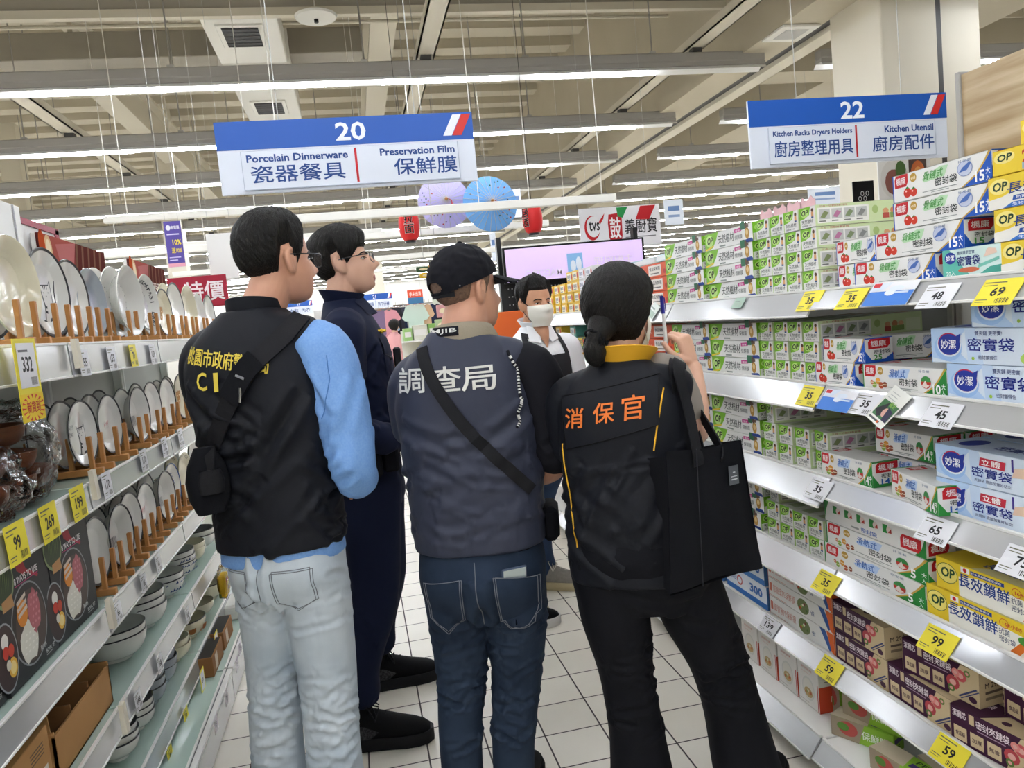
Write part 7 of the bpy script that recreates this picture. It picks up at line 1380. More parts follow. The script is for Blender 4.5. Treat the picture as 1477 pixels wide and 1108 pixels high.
collar(F, (.004, -.002), 1.28, 1.333, .07, .07, 'yellow_trim', T, .03, .005, .02, 'yellow_collar')['label'] = 'yellow folded collar'
q = MB(); P = [uvw(F, x, y, VB) for x, y in ((812, 572), (950, 540), (950, 612), (818, 648))]; P = [(a, z-1.1) for a, z in P]
w_.patch(q, [P[3], P[2], P[1], P[0]], 'vest_black', .004, 16); put(q, 'back_flap', T)
q = MB(); w_.line(q, [P[0], P[1]], .0016, '#08080a', .0045); w_.line(q, P[1:]+[P[0]], .0012, '#08080a', .0045)
put(q, 'flap_seam', T)
q = MB(); A = [uvw(F, x, y, VB) for x, y in ((957, 560), (952, 590), (947, 620), (943, 650))]; w_.line(q, [(a, z-1.1) for a, z in A], .0022, 'yellow_trim', .001); put(q, 'yellow_piping', T); q = MB(); A = [uvw(F, x, y, VB) for x, y in ((812, 640), (818, 690), (825, 740), (833, 790))]; w_.line(q, [(a, z-1.1) for a, z in A], .0022, 'yellow_trim', .001); put(q, 'yellow_piping', T)
q = MB()
for ch, (x0, y0), (x1, y1) in (('消', (818, 618), (840, 590)), ('保', (856, 612), (884, 582)), ('官', (896, 608), (926, 571))):
    u0, v0 = uvw(F, x0, y0, VB); u1, v1 = uvw(F, x1, y1, VB); w_.text(q, ch, u0, v0-1.1, v1-v0, u1-u0, 'thread_orange', .0068, slant=.1, shear=.06)
put(q, 'back_lettering', T)['label'] = 'orange embroidered characters'
s_ = MB(); limb(s_, [tuple(F(.08, 0, 1.2))+(.05,), tuple(SH_*1.0+Vector((-.012, 0, .012)))+(.06,), tuple(SH_*.75+EL*.25)+(.062,), tuple(SH_*.5+EL*.5)+(.06,)], 'taupe', 6); F.limb(s_, [(-.08, 0, 1.2, .05), (-.125, .02, 1.2, .056), (-.135, .08, 1.08, .055)], 'taupe', sub=6); F.torso(s_, [(1.0, .12, .09, 0, 0), (1.2, .12, .09, 0, 0)], 'taupe')
blend(s_, 'blouse', T, .0055, 3, [F.fold((.24, -.04, 1.2), (.22, .06, 1.14), .01, -.005)], .002, (12, 12, 9), 'taupe')
j = MB(); F.torso(j, [(.95, .14, .11, 0, 0), (.88, .165, .13, .01, 0), (.8, .185, .148, .02, -.01), (.72, .18, .135, .02, 0), (.64, .12, .1, .02, 0)], 'trouser_black')
for P in (((.60, 1.96, .78, .1, .125), (.615, 1.96, .6, .092, .11), (.632, 1.95, .43, .074, .082), (.645, 1.95, .25, .078, .082), (.652, 1.95, .05, .096, .098)), ((.775, 1.92, .78, .105, .125), (.835, 1.93, .6, .096, .11), (.9, 1.93, .42, .08, .086), (.935, 1.93, .25, .084, .086), (.965, 1.93, .05, .1, .1))): limb(j, P, 'trouser_black', ref=(1, 0, 0), n=28)
fo = leg_folds(lambda z: .63, lambda z: 1.95, (.5, .42, .36, .3), .08, 41, .007, 14)+leg_folds(lambda z: .9, lambda z: 1.93, (.5, .42, .36, .3), .085, 42, .007, 14)+[((.6, 1.83, .72), (.8, 1.8, .66), .016, -.01), ((.7, 1.82, .62), (.85, 1.83, .58), .014, -.009)]
blend(j, 'trousers', T, .006, 3, fo, .003, (9, 9, 7), 'trouser_black'); shoe(T, Vector((.655, 1.9, 0)), 15, .25); shoe(T, Vector((.965, 1.88, 0)), 40, .25)
# pen in her hand
tt = hd_d.cross(hn); p0 = WR+hd_d*.115+tt*.036+hn*.03; ax = Vector((-.03, -.02, 1)).normalized(); pen = thing('pen', 'white pen with blue ends held upright in the raised hand', 'pen', tuple(p0))
for nm, a, c_, m, r in (('barrel', -.04, .055, 'pen_white', .0048), ('cap', .055, .105, 'pen_blue', .0056), ('grip', -.062, -.04, 'pen_blue', .0046)):
    q = MB(); q.tube([ax*a, ax*c_], r, m, 12); q.build(nm, pen)
q = MB(); q.tube([ax*.1+Vector((.006, -.004, 0)), ax*.062+Vector((.007, -.005, 0))], .0016, 'pen_blue', 6); q.build('clip', pen)
# tote bag on her shoulder
TB = Vector((.812, 1.795, 0)); n_ = Vector((.3, -.954, 0)); sd = Vector((.954, .3, 0)); G = thing('tote_bag', 'black canvas tote bag hanging from the right shoulder of the woman', 'bag', tuple(TB+Vector((0, 0, .7))))
def panel(off, wt, wb, z0, z1, lean, name, seam=True, sh=0.0):
    q = MB(); nx, nz = 14, 16; V = []
    for sgn in (1, -1):
        for k in range(nz+1):
            for i in range(nx+1):
                t = k/nz; w = wb+(wt-wb)*t; x = (i/nx-.5)*w+sh*(1-t); bulge = .014*math.sin(PI*i/nx)*math.sin(PI*min(1, t*1.1))+.006*math.sin(9*i/nx+3*t)
                p = TB+sd*x+n_*(off+bulge*(1 if off > 0 else -1)+lean*(1-t)+sgn*.002)+Vector((0, 0, z0+(z1-z0)*t+.006*math.cos(PI*(i/nx-.5))*(1 if t < .1 else -1)-.012*(i/nx-.5))); V.append(p)
    m1 = (nz+1)*(nx+1); f1 = [(k*(nx+1)+i, k*(nx+1)+i+1, (k+1)*(nx+1)+i+1, (k+1)*(nx+1)+i) for k in range(nz) for i in range(nx)]
    q.add(V, f1+[tuple(a+m1 for a in f[::-1]) for f in f1]+[(k*(nx+1), (k+1)*(nx+1), m1+(k+1)*(nx+1), m1+k*(nx+1)) for k in range(nz)]+[(k*(nx+1)+nx, m1+k*(nx+1)+nx, m1+(k+1)*(nx+1)+nx, (k+1)*(nx+1)+nx) for k in range(nz)], 'canvas_black')
    if seam: q.tube([TB+sd*(-.055+.012*(k/8))+n_*(off+.0185)+Vector((0, 0, z0+(z1-z0)*k/8)) for k in range(9)], .0014, '#2b2c31', 5)
    return put(q, name, G, 60)
panel(.035, .25, .31, .74, 1.085, .012, 'front_panel'); panel(-.045, .25, .31, .74, 1.07, -.012, 'back_panel', False, .05)
q = MB()
for sgn in (-1, 1):
    q.add([TB+sd*(sgn*a)+n_*o_+Vector((0, 0, z))+sd*(.05 if o_ < 0 else 0)*(1 if z < .8 else 0) for a, o_, z in ((.125, .037, 1.08), (.125, -.045, 1.065), (.155, -.057, .74), (.155, .047, .74))], [(0, 1, 2, 3)], 'canvas_black')
q.add([TB+sd*a+n_*o_+Vector((0, 0, .74)) for a, o_ in ((-.155, .047), (.155, .047), (.205, -.057), (-.105, -.057))], [(0, 1, 2, 3)], 'canvas_black'); put(q, 'gusset', G)
q = MB(); SHO = F(.128, -.01, 1.283)
for off, x, back in ((.04, -.01, 1), (.04, -.02, 0), (-.035, -.005, 0)):
    if back and 0: pass
for off, xa, xb in ((.042, -.03, .045), (-.04, -.02, .05)):
    top = SHO+F.s*(.03 if off > 0 else .02)+Vector((0, 0, .014)); P1 = TB+sd*xa+n_*off+Vector((0, 0, 1.07)); P2 = TB+sd*xb+n_*off+Vector((0, 0, 1.065))
    pts = spline([tuple(P1-Vector((0, 0, .03))), tuple(P1), tuple(P1*.55+top*.45-F.f*.015), tuple(top-F.f*.06-Vector((0, 0, .03))), tuple(top), tuple(top+F.f*.06-Vector((0, 0, .04))), tuple(P2*.4+top*.6+F.f*.085-Vector((0, 0, .05))), tuple(P2+F.f*.03), tuple(P2-Vector((0, 0, .03)))], 4)
    q.strap([Vector(p) for p in pts], [(Vector(p)-F(.06, .0, 1.15)) for p in pts], .034, .004, 'web_black')
put(q, 'handle', G, 60)
q = MB(); q.box((-.016, -.0005, -.024), (.016, .001, .024), '#55595e', 0, Matrix.Translation(TB+sd*.07+n_*.058+Vector((0, 0, 1.0))) @ Matrix.Rotation(math.atan2(sd.y, sd.x), 4, 'Z')); Fq = Face(q, TB+sd*.054+n_*.0592+Vector((0, 0, .976)), sd, (0, 0, 1)); Fq.rect(.006, .012, .026, .015, '#c8ccd0'); Fq.rect(.006, .02, .026, .022, '#c8ccd0'); Fq.rect(.012, .03, .02, .033, '#c8ccd0'); put(q, 'woven_label', G)['label'] = 'small grey woven label'

# ---------------------------------------------------------------- clerk with the mask
F = Frame(.90, 3.8, 163)
T = thing('person', 'store clerk in white polo, black apron and white face mask, facing the camera', 'person', tuple(F.o))
hd = Head(F(.0, .03, 1.505), 163, 0, 0, .98, 1.03)
b = MB(); hd.grow(b, 'skin_tan'); F.limb(b, [(0, -.02, 1.28, .08), (.0, -.01, 1.36, .062), (.0, .01, 1.44, .058), (0, .02, 1.47, .058)], 'skin_tan'); F.limb(b, [(0, .04, 1.41, .045), (0, .075, 1.365, .032), (0, .1, 1.31, .012), (0, .105, 1.285, .004)], 'skin_tan'); F.torso(b, [(.9, .12, .08, 0, 0), (1.1, .13, .08, 0, 0), (1.28, .13, .07, 0, 0), (1.32, .08, .06, 0, 0)], 'skin_tan')
for sg in (-1, 1):
    F.limb(b, [(sg*.1, 0, 1.27, .04), (sg*.185, .0, 1.26, .05), (sg*.225, -.02, 1.0, .042), (sg*.15, .13, .92, .034), (sg*.06, .2, .95, .028)], 'skin_tan'); hand(b, F(sg*.055, .205, .95), -F.s*sg*.8+Vector((0, 0, .2)), -F.f*.8, -sg, 'skin_tan', .5)
blend(b, 'body', T, .0045, 1, mats='skin_tan'); hd.eyes(T, .85)
hd.hair(T, hl_man(.064, -.008, -.066, 50, 70), lambda a, z: .008+.022*max(0, min(1, (z-.03)/.06)), .003, .035, seed=17, extra=lambda a, h: .012*max(0, 1-abs(a-15)/55)*max(0, min(1, (h.z-.05)/.02)))
q = MB(); vs = []
for j_ in range(13):
    for i in range(n1+1):
        a = math.radians(-66+132*i/n1); z = -.008-.108*j_/12; h = hd.bvh.ray_cast(Vector((0, 0, max(z, -.098))), Vector((math.sin(a), math.cos(a), 0)))[0] or Vector((0, .08, z)); h = Vector((h.x, h.y, z)); k = .006+.013*math.cos(a)**4*math.sin(PI*j_/12)+.0012*(j_ % 4 == 2); vs.append(hd.w(h+Vector((math.sin(a), math.cos(a), 0))*k))
q.add(vs, [(j_*(n1+1)+i, j_*(n1+1)+i+1, (j_+1)*(n1+1)+i+1, (j_+1)*(n1+1)+i) for j_ in range(12) for i in range(n1)], 'mask_white'); Q = put(q, 'face_mask', T, 60)
q = MB()
for sg in (-1, 1): q.tube([hd.w((sg*.062, .045, -.012)), hd.w((sg*.073, .01, .01)), hd.w((sg*.08, -.02, .015))], .0016, 'cloth_black', 6); q.tube([hd.w((sg*.078, -.02, -.012)), hd.w((sg*.07, .02, -.06)), hd.w((sg*.058, .045, -.09))], .0016, 'cloth_black', 6)
put(q, 'mask_loop', T)
s_ = MB(); F.torso(s_, [(.86, .17, .13, 0, 0), (1.0, .17, .13, 0, 0), (1.15, .18, .13, 0, 0), (1.26, .185, .118, 0, -.008), (1.32, .15, .09, 0, -.012), (1.37, .09, .072, 0, -.012), (1.395, .07, .066, 0, -.01)], 'polo_white')
for sg in (-1, 1): F.limb(s_, [(sg*.1, 0, 1.27, .065), (sg*.18, .0, 1.265, .074), (sg*.215, -.012, 1.14, .07), (sg*.228, -.016, 1.06, .068)], 'polo_white', sub=6)
polo = blend(s_, 'polo_shirt', T, .006, 3, rnd_folds(F, 14, (.95, 1.28), lambda z: (.18, .13), .006, 51, back=False), .002, (10, 10, 8), 'polo_white'); w_ = Wrap(bvh_of(polo), F(0, .14, 1.15), -F.s, (0, 0, 1), -F.f)
collar(F, (0, -.008), 1.375, 1.425, .068, .066, 'polo_white', T, .018, .005, .016, gap=.3)
q = MB()
for sg in (-1, 1):
    q = MB(); q.add([F(sg*.015, .055, 1.39), F(sg*.07, .035, 1.4), F(sg*.085, .075, 1.33), F(sg*.03, .1, 1.315), F(sg*.015, .06, 1.384), F(sg*.07, .04, 1.394), F(sg*.085, .08, 1.324), F(sg*.03, .105, 1.309)], [(0, 1, 2, 3), (4, 7, 6, 5), (0, 4, 5, 1), (1, 5, 6, 2), (2, 6, 7, 3), (3, 7, 4, 0)], 'polo_white'); put(q, 'collar_wing', T)
q = MB(); w_.patch(q, [(-.16, -.5), (.16, -.5), (.125, .095), (-.125, .095)], 'apron', .006, 20)
for sg in (-1, 1):
    P = [w_.hit(sg*(.112-.02*i/6), .09+.14*i/6, .005) for i in range(7)]; q.strap([p for p, n in P], [n for p, n in P], .028, .003, 'apron')
put(q, 'apron', T, 60)
j = MB(); F.torso(j, [(.93, .155, .12, 0, 0), (.85, .168, .13, 0, 0), (.76, .17, .13, 0, -.01), (.68, .12, .09, 0, 0)], 'jeans_blue')
H1 = at(778, 838, Z=0); H1 = Vector((.80, 3.90, 0)); 
limb(j, [tuple(F(-.085, 0, .8))+(.09, .11), (.86, 3.87, .5, .076, .084), (.835, 3.91, .25, .072, .08), (.845, 3.91, .09, .074, .08)], 'jeans_blue', ref=(1, 0, 0), n=24); limb(j, [tuple(F(.085, 0, .8))+(.09, .11), (.72, 3.78, .5, .076, .084), (.66, 3.78, .1, .074, .08)], 'jeans_blue', ref=(1, 0, 0), n=24)
blend(j, 'jeans', T, .006, 3, leg_folds(lambda z: .84, lambda z: 3.88, (.5, .4, .2), .08, 61, .006, 12), .003, (9, 9, 7), 'jeans_blue')
shoe(T, H1, 118, .29, 'sneaker', 'sneaker_grey', 'sole_tan', 'lace_pale')['label'] = 'grey running sneaker with pale laces'; shoe(T, Vector((.60, 3.74, 0)), 150, .29, 'sneaker', 'sneaker_grey', 'sole_tan', 'lace_pale')
# somebody's black sneaker behind the dark jeans
toe = at(806, 897, Z=0); t = thing('sneaker', 'black sneaker with a white sole on the floor beside the dark jeans', 'shoe', (toe.x-.285, toe.y-.02, 0)); shoe(t, Vector((toe.x-.285, toe.y-.02, 0)), 86, .29, 'upper', 'shoe_black', 'sole_white', 'cloth_black')
# ================================================================ beyond the aisle
def board(name, label, cat, px0, py0, px1, py1, Y, paint, col='#e6e6e6', th=.012, yaw=0.0, legs=None, wires=True, group=None, post=False, inset=None):
    """a flat panel at depth Y between two opposite corners of the photograph, facing the camera side"""
    a = at(px0, py0, Y=Y); c = at(px1, py1, Y=Y); w = abs(c.x-a.x); h = abs(a.z-c.z); x = min(a.x, c.x); z = min(a.z, c.z)
    t = thing(name, label, cat, (x, Y, z), (0, 0, yaw), group); q = MB(); q.box((0, 0, 0), (w, th, h), col, .002); F_ = Face(q, (0, 0, 0), (1, 0, 0), (0, 0, 1), .0015)
    if paint: paint(F_, w, h)
    q.build('panel', t)
    if wires:
        for s in (.12, .88): q = MB(); q.tube([(w*s, th/2, h), (w*s, th/2, ZC-.01-z)], .0016, 'shelf_grey', 5); q.build('wire', t)
    if post:
        q = MB(); q.box((w/2-.02, th, -z), (w/2+.02, th+.03, h*.8), 'shelf_grey', .004); q.build('post', t)
    return t
def p_tv(F, w, h):
    F.rect(w*.015, h*.03, w*.985, h*.95, 'screen'); F.text('MAESTRO', w*.14, h*.12, h*.2, '#e6dcf4', w=w*.26, bold=.01, mirror=True); F.rect(w*.44, h*.1, w*.55, h*.7, '#8fc0ee'); F.ell(w*.48, h*.35, w*.02, h*.16, '#e6eefa', 10); F.ell(w*.52, h*.4, w*.02, h*.2, '#e6eefa', 10); F.text('主廚料理', w*.63, h*.3, h*.25, '#efe2f2', w=w*.28, mirror=True)
mat('screen', '#cdb6e2', .3, emit=.3)
t = board('display_screen', 'wide lilac lit screen with a black frame above the black pegboard', 'screen', 724, 358, 932, 392, 6.4, p_tv, '#141416', .05, wires=False)
q = MB(); b_ = t.location
for x in (.1, 1.05): q = MB(); q.box((x, .02, -b_.z), (x+.04, .06, .05), 'black_plastic'); q.build('leg', t)
def p_peg(F, w, h):
    for i in range(38):
        for j in range(13): F.rect(w*(.012+.026*i), h*(.03+.076*j), w*(.012+.026*i)+.009, h*(.03+.076*j)+.009, '#c9c9cb')
p1_, p2_ = at(726, 392, Y=6.45), at(935, 470, Y=6.45); t = thing('pegboard_stand', 'black pegboard stand with white holes behind the clerk', 'stand', (p1_.x, 6.56, 0)); q = MB(); w = 1.25
q.box((0, 0, .3), (w, .02, p1_.z-.02), 'black_plastic'); F_ = Face(q, (0, 0, .9), (1, 0, 0), (0, 0, 1), .001); p_peg(F_, w, p1_.z-.93); q.build('board', t); q = MB(); q.box((-.02, -.02, 0), (.02, .05, p1_.z+.3), 'black_plastic'); q.box((w-.02, -.02, 0), (w+.02, .05, p1_.z+.3), 'black_plastic'); q.box((-.02, .05, 0), (w+.02, .35, .04), 'black_plastic'); q.build('frame', t)
def p_tvs(F, w, h):
    F.ell(w*.15, h*.52, w*.095, h*.3, '#c0272d', 24); F.ell(w*.165, h*.55, w*.085, h*.255, '#e9e7e8', 24); F.text('tvs', w*.11, h*.45, h*.24, '#2a2a2c', w=w*.13); F.poly([(w*.23, h*.65), (w*.31, h*.86), (w*.29, h*.72), (w*.25, h*.6)], '#c0272d')
    F.text('Cooking', w*.08, h*.17, h*.06, '#3a6a4a', w=w*.08); F.text('special delicacies', w*.08, h*.1, h*.06, '#3a6a4a', w=w*.22)
    F.poly([(w*.35, h*.25), (w*.37, h*.15), (w*.5, h*.14), (w*.515, h*.3), (w*.52, h*.75), (w*.5, h*.85), (w*.36, h*.82), (w*.345, h*.6)], '#b4262c'); F.text('鼓', w*.365, h*.22, h*.52, '#f0eaea', w=w*.13, bold=.014); F.text('義廚寶', w*.55, h*.32, h*.36, '#222224', w=w*.4, bold=.012); F.rect(w*.55, h*.22, w*.93, h*.245, '#7a7a7c')
    F.poly([(w*.46, h*.98), (w*.6, h*.98), (w*.53, h*.72), (w*.47, h*.76)], '#2f8a4a'); F.poly([(w*.76, h*.98), (w*.95, h*.98), (w*.86, h*.64), (w*.69, h*.66)], '#b4262c')
board('brand_banner', 'white hanging banner with red seal and 義廚寶 lettering', 'banner', 834, 302, 955, 352, 7.0, p_tvs, '#e6e4e6')
# paper umbrellas and lanterns
def umbrella(px, py, Y, r, base, label, twig, tas):
    c = at(px, py, Y=Y); t = thing('paper_umbrella', label, 'umbrella', tuple(c), (math.radians(-6), 0, math.radians(4)), 'open paper umbrellas'); N = 26; q = MB(); vs = []
    for sgn in (0, .004):
        for k in (0, .5, 1):
            for i in range(N): a = 2*PI*i/N; vs.append((r*k*math.cos(a) if k else .012*math.cos(a), -.1*(1-k)**1.0+sgn, r*k*math.sin(a) if k else .012*math.sin(a)))
    fs = [(k*N+i, k*N+(i+1) % N, (k+1)*N+(i+1) % N, (k+1)*N+i) for k in (0, 1) for i in range(N)]; q.add(vs, fs+[tuple(v+3*N for v in f[::-1]) for f in fs], base)
    for i in range(18):
        a = twig[i % len(twig)]+.13*((i*7) % 5); rr = r*(.55+.08*((i*3) % 5)); p = Vector((rr*math.cos(a), -.1*(1-rr/r)-.003, rr*math.sin(a))); Fm = Face(q, p, (1, 0, 0), (0, 0, 1), .0008); Fm.ell(0, 0, .009, .007, ('#a8383c', '#2f5a3a', '#3a2a24')[i % 3], 8)
    q.build('canopy', t)
    for i in range(N): a = 2*PI*i/N; q = MB(); q.tube([(.014*math.cos(a), -.106, .014*math.sin(a)), (r*.5*math.cos(a), -.056, r*.5*math.sin(a)), (r*math.cos(a), -.006, r*math.sin(a))], .0024, 'shelf_grey', 5); q.build('rib', t)
    q = MB(); q.lathe([(0, -.03), (.016, -.02), (.018, .01), (.008, .03), (0, .03)], 'wood_peg', 12, Matrix.Translation((0, -.11, 0)) @ Matrix.Rotation(PI/2, 4, 'X')); q.tube([(0, -.1, 0), (0, .35, 0)], .008, 'wood_peg', 8); q.build('shaft', t)
    q = MB(); q.tube([(.02, -.13, 0), (.05, -.135, -.03), (.05, -.135, -.1)], [.003, .004, .008], 'sign_red', 8); q.build('tassel', t)
    q = MB(); q.tube([(0, .0, r*.2), (0, .0, ZC-.01-c.z)], .002, 'shelf_grey', 4); q.build('cord', t)
mat('umb_lilac', '#b5addf', .6, trans=.0); mat('umb_blue', '#69a5e0', .6)
umbrella(641, 291, 8.1, .28, 'umb_lilac', 'lilac paper umbrella hanging open, half hidden by the number 20 sign', (2.6, 2.9, 3.6, 4.4), 1)
umbrella(707, 294, 7.8, .285, 'umb_blue', 'sky blue paper umbrella hanging open beside the lilac one', (.5, 1.0, -.4, -.8, 5.2, 2.4), 1)
mat('lantern_red', '#d62324', .55, emit=.0)
def lantern(px, py, Y, txt, label, rz):
    c = at(px, py, Y=Y); t = thing('paper_lantern', label, 'lantern', tuple(c), (0, 0, rz), 'red paper lanterns'); q = MB(); pr = [(.045, -.145)]
    for i in range(25): a = i/24; z = -.14+.28*a; pr.append((.05+.045*math.sin(PI*min(1, max(0, a)))**.45+.0022*(i % 2), z))
    pr.append((.045, .145)); q.lathe(pr, 'lantern_red', 32); F_ = Face(q, (-.05, -.098, -.09), (1, 0, 0), (0, 0, 1), .0015)
    for i, ch in enumerate(txt): F_.rect(.004, .092-.092*i, .096, .18-.092*i, '#d8cfc8') if False else None; F_.text(ch, .004, .094-.092*i, .086, '#f0e6e0', w=.09, bold=.022); F_.text(ch, .007, .0965-.092*i, .081, '#120c0c', w=.085, bold=.02)
    q.build('shade', t)
    for z in (-.15, .15): q = MB(); q.lathe([(0, z-.012), (.05, z-.012), (.05, z+.012), (0, z+.012)], 'black_plastic', 20); q.build('rim', t)
    q = MB(); q.tube([(0, 0, .15), (0, 0, ZC-.01-c.z)], .0025, 'black_plastic', 5); q.build('cord', t)
lantern(590, 325, 7.2, '拉面', 'red paper lantern with black 拉面 characters, left of the umbrellas', -.1); lantern(768, 315, 7.2, '居酒屋'[:2], 'red paper lantern turned away, right of the blue umbrella', -1.0)
# hanging boards and posters at the left
board('hanging_board', 'blank white board hanging behind the head of the man in the black vest', 'board', 296, 338, 346, 401, 6.5, None, '#e2e1dd')
def p_sale(F, w, h): F.text('特價', w*.26, h*.2, h*.62, '#e9dcdc', w=w*.68, bold=.02); F.rect(0, 0, w, h*.04, '#8a1f2c')
board('sale_sign', 'dark red sale sign lettered 特價 behind the plates', 'sign', 240, 402, 331, 440, 6.2, p_sale, '#9c2638', wires=False, post=True)
def p_purple(F, w, h):
    F.rect(0, 0, w, h*.08, '#e0a0b0'); F.ell(w*.25, h*.86, w*.14, h*.06, '#e8e6f4', 12); F.text('家電購', w*.4, h*.82, h*.08, '#eeeaf6', w=w*.5, bold=.015); F.rect(w*.12, h*.7, w*.85, h*.73, '#cfc6ea'); F.text('10%', w*.4, h*.48, h*.12, '#ecd24a', w=w*.52, bold=.03); F.text('送10%', w*.3, h*.3, h*.12, '#ecd24a', w=w*.6, bold=.03); F.rect(w*.12, h*.2, w*.8, h*.22, '#cfc6ea'); F.rect(w*.12, h*.14, w*.6, h*.16, '#cfc6ea')
t = board('hanging_banner', 'purple hanging banner with yellow 10 percent figures', 'banner', 235, 320, 268, 384, 6.0, p_purple, '#5a4d9a', .004); 
def poster_along(name, label, y0, y1, z0, z1, x, paint, col, th=.012, cat='poster'):
    t = thing(name, label, cat, (x, y0, z0), (0, 0, PI/2)); q = MB(); w, h = y1-y0, z1-z0; q.box((0, 0, 0), (w, th, h), col, .002); F_ = Face(q, (0, 0, 0), (1, 0, 0), (0, 0, 1), .001)
    if paint: paint(F_, w, h)
    q.build('panel', t); q = MB(); q.box((0, .012, -(z0-1.5)), (.02, .03, h), 'shelf_white', .002); q.box((w-.02, .012, -(z0-1.5)), (w, .03, h), 'shelf_white', .002); q.build('frame', t)
def p_meat(F, w, h):
    F.rect(0, 0, w*.5, h, '!8f4a48'); F.rect(w*.5, 0, w, h, '!5d332f'); F.poly([(0, h), (w*.45, h), (w*.3, h*.3), (0, h*.1)], '!a25850'); F.poly([(w*.2, h*.9), (w*.5, h), (w*.42, h*.6), (w*.26, h*.5)], '!b4706e')
    for x, y, rx, ry, q in ((.1, .8, .05, .2, '!d8b48c'), (.1, .8, .03, .14, '!e9d6b8'), (.34, .45, .07, .2, '!cfa37c'), (.36, .42, .05, .14, '!e6cfae'), (.22, .35, .04, .1, '!d9bd94'), (.02, .85, .04, .2, '!b5502e')): F.ell(w*x, h*y, w*rx, h*ry, q, 16)
    for i in range(5): F.poly([(w*(.5+.1*i), h), (w*(.53+.1*i), h), (w*(.46+.1*i), h*.35), (w*(.44+.1*i), h*.4)], '!7d5a4c')  # paler slanted streaks: glare painted into the poster colours
    F.text('GREAT TASTE', w*.55, h*.55, h*.12, '!e6d6cc', w=w*.4, bold=.02); F.text('美味料理', w*.58, h*.32, h*.13, '!d8a060', w=w*.3); F.text('MORE', w*.62, h*.14, h*.12, '!e6d6cc', w=w*.26, bold=.02)
poster_along('meat_poster', 'red and brown meat poster standing above the left rack, nearer one', 3.40, 4.22, 1.66, 1.97, -1.19, p_meat, '!5d3230'); poster_along('meat_poster', 'red and brown meat poster above the left rack, farther smaller looking one', 4.66, 5.47, 1.66, 1.985, -1.19, p_meat, '!5d3230')
def p_pale(F, w, h): F.rect(0, 0, w, h, '#b9cfe6'); F.text('A', w*.7, h*.5, h*.3, '#3a5a8a', bold=.02)
poster_along('blue_card', 'pale blue card standing between the two meat posters', 4.3, 4.62, 1.6, 1.83, -1.185, p_pale, '#b9cfe6')
poster_along('header_board', 'white header panel with a metal post at the left picture edge', 2.3, 3.28, 1.62, 2.05, -1.2, lambda F, w, h: (F.rect(0, h*.45, w, h*.456, '#b8b8b6'), F.rect(w*.93, 0, w*.945, h, '#9a9a9c')), '#e6e5e1', .03, 'panel')
q = MB(); q.box((-.02, 0, 0), (.03, .42, .52), '#e4e3e0', .004); q.box((-.025, .38, 0), (.035, .42, .52), '#a33a4a'); q.box((-.025, 0, .5), (.035, .42, .525), '#a33a4a'); q.box((0, .02, -1.5), (.02, .05, 0), 'shelf_white'); tag(q.build('sign_box', None, loc=(-1.26, 3.32, 1.5)), 'white header box edged in dark red behind the metal post', 'panel')
# far small hanging signs
for i, (px, py, w, h, Y, lab) in enumerate(((745, 293, 18, 40, 13, 'small white hanging sign just right of the blue umbrella'), (712, 356, 12, 40, 14, 'narrow white hanging sign below the blue umbrella'), (972, 306, 30, 34, 12, 'white hanging sign beside the brand banner'), (1190, 283, 50, 22, 9, 'white card sign rising behind the green boxes'))):
    board('hanging_sign', lab, 'sign', px-w/2, py-h/2, px+w/2, py+h/2, Y, lambda F, w, h: (F.rect(w*.2, h*.55, w*.8, h*.75, '#6a86b4'), F.rect(w*.2, h*.3, w*.8, h*.4, '#8aa0c4')), '#dfe5ee')
# clothes department far behind
def p_21(F, w, h, n, a, c): F.rect(0, h*.6, w, h, 'sign_blue'); F.text(n, w*.44, h*.67, h*.26, '#f2f5fa', w=w*.1, bold=.03); F.poly([(w*.86, h*.64), (w*.91, h*.64), (w*.96, h*.96), (w*.91, h*.96)], '#eef1f6'); F.poly([(w*.91, h*.64), (w*.95, h*.64), (w, h*.96), (w*.96, h*.96)], 'sign_red'); F.text(a, w*.12, h*.16, h*.28, 'sign_ink', w=w*.33); F.text(c, w*.57, h*.16, h*.28, 'sign_ink', w=w*.33); F.rect(w*.5, h*.1, w*.508, h*.56, '#8a9ac0')
board('aisle_sign', 'small far aisle sign numbered 21 over the clothes racks', 'sign', 515, 426, 567, 443, 17.5, lambda F, w, h: p_21(F, w, h, '21', '男休閒褲', '男牛仔褲'), 'board_white')
board('aisle_sign', 'far aisle sign numbered 19 under the chin of the man in the black vest', 'sign', 412, 436, 452, 452, 16.5, lambda F, w, h: p_21(F, w, h, '19', '女裝', '內衣'), 'board_white')
board('promo_sign', 'red and blue promotion sign above the mint shirt', 'sign', 587, 419, 611, 437, 15.0, lambda F, w, h: (F.rect(0, h*.45, w, h, '#d8543a'), F.rect(0, 0, w, h*.45, '#3f6f96'), F.text('季末出清', w*.12, h*.55, h*.3, '#f4e4da', w=w*.76, bold=.01)), '#d8543a')
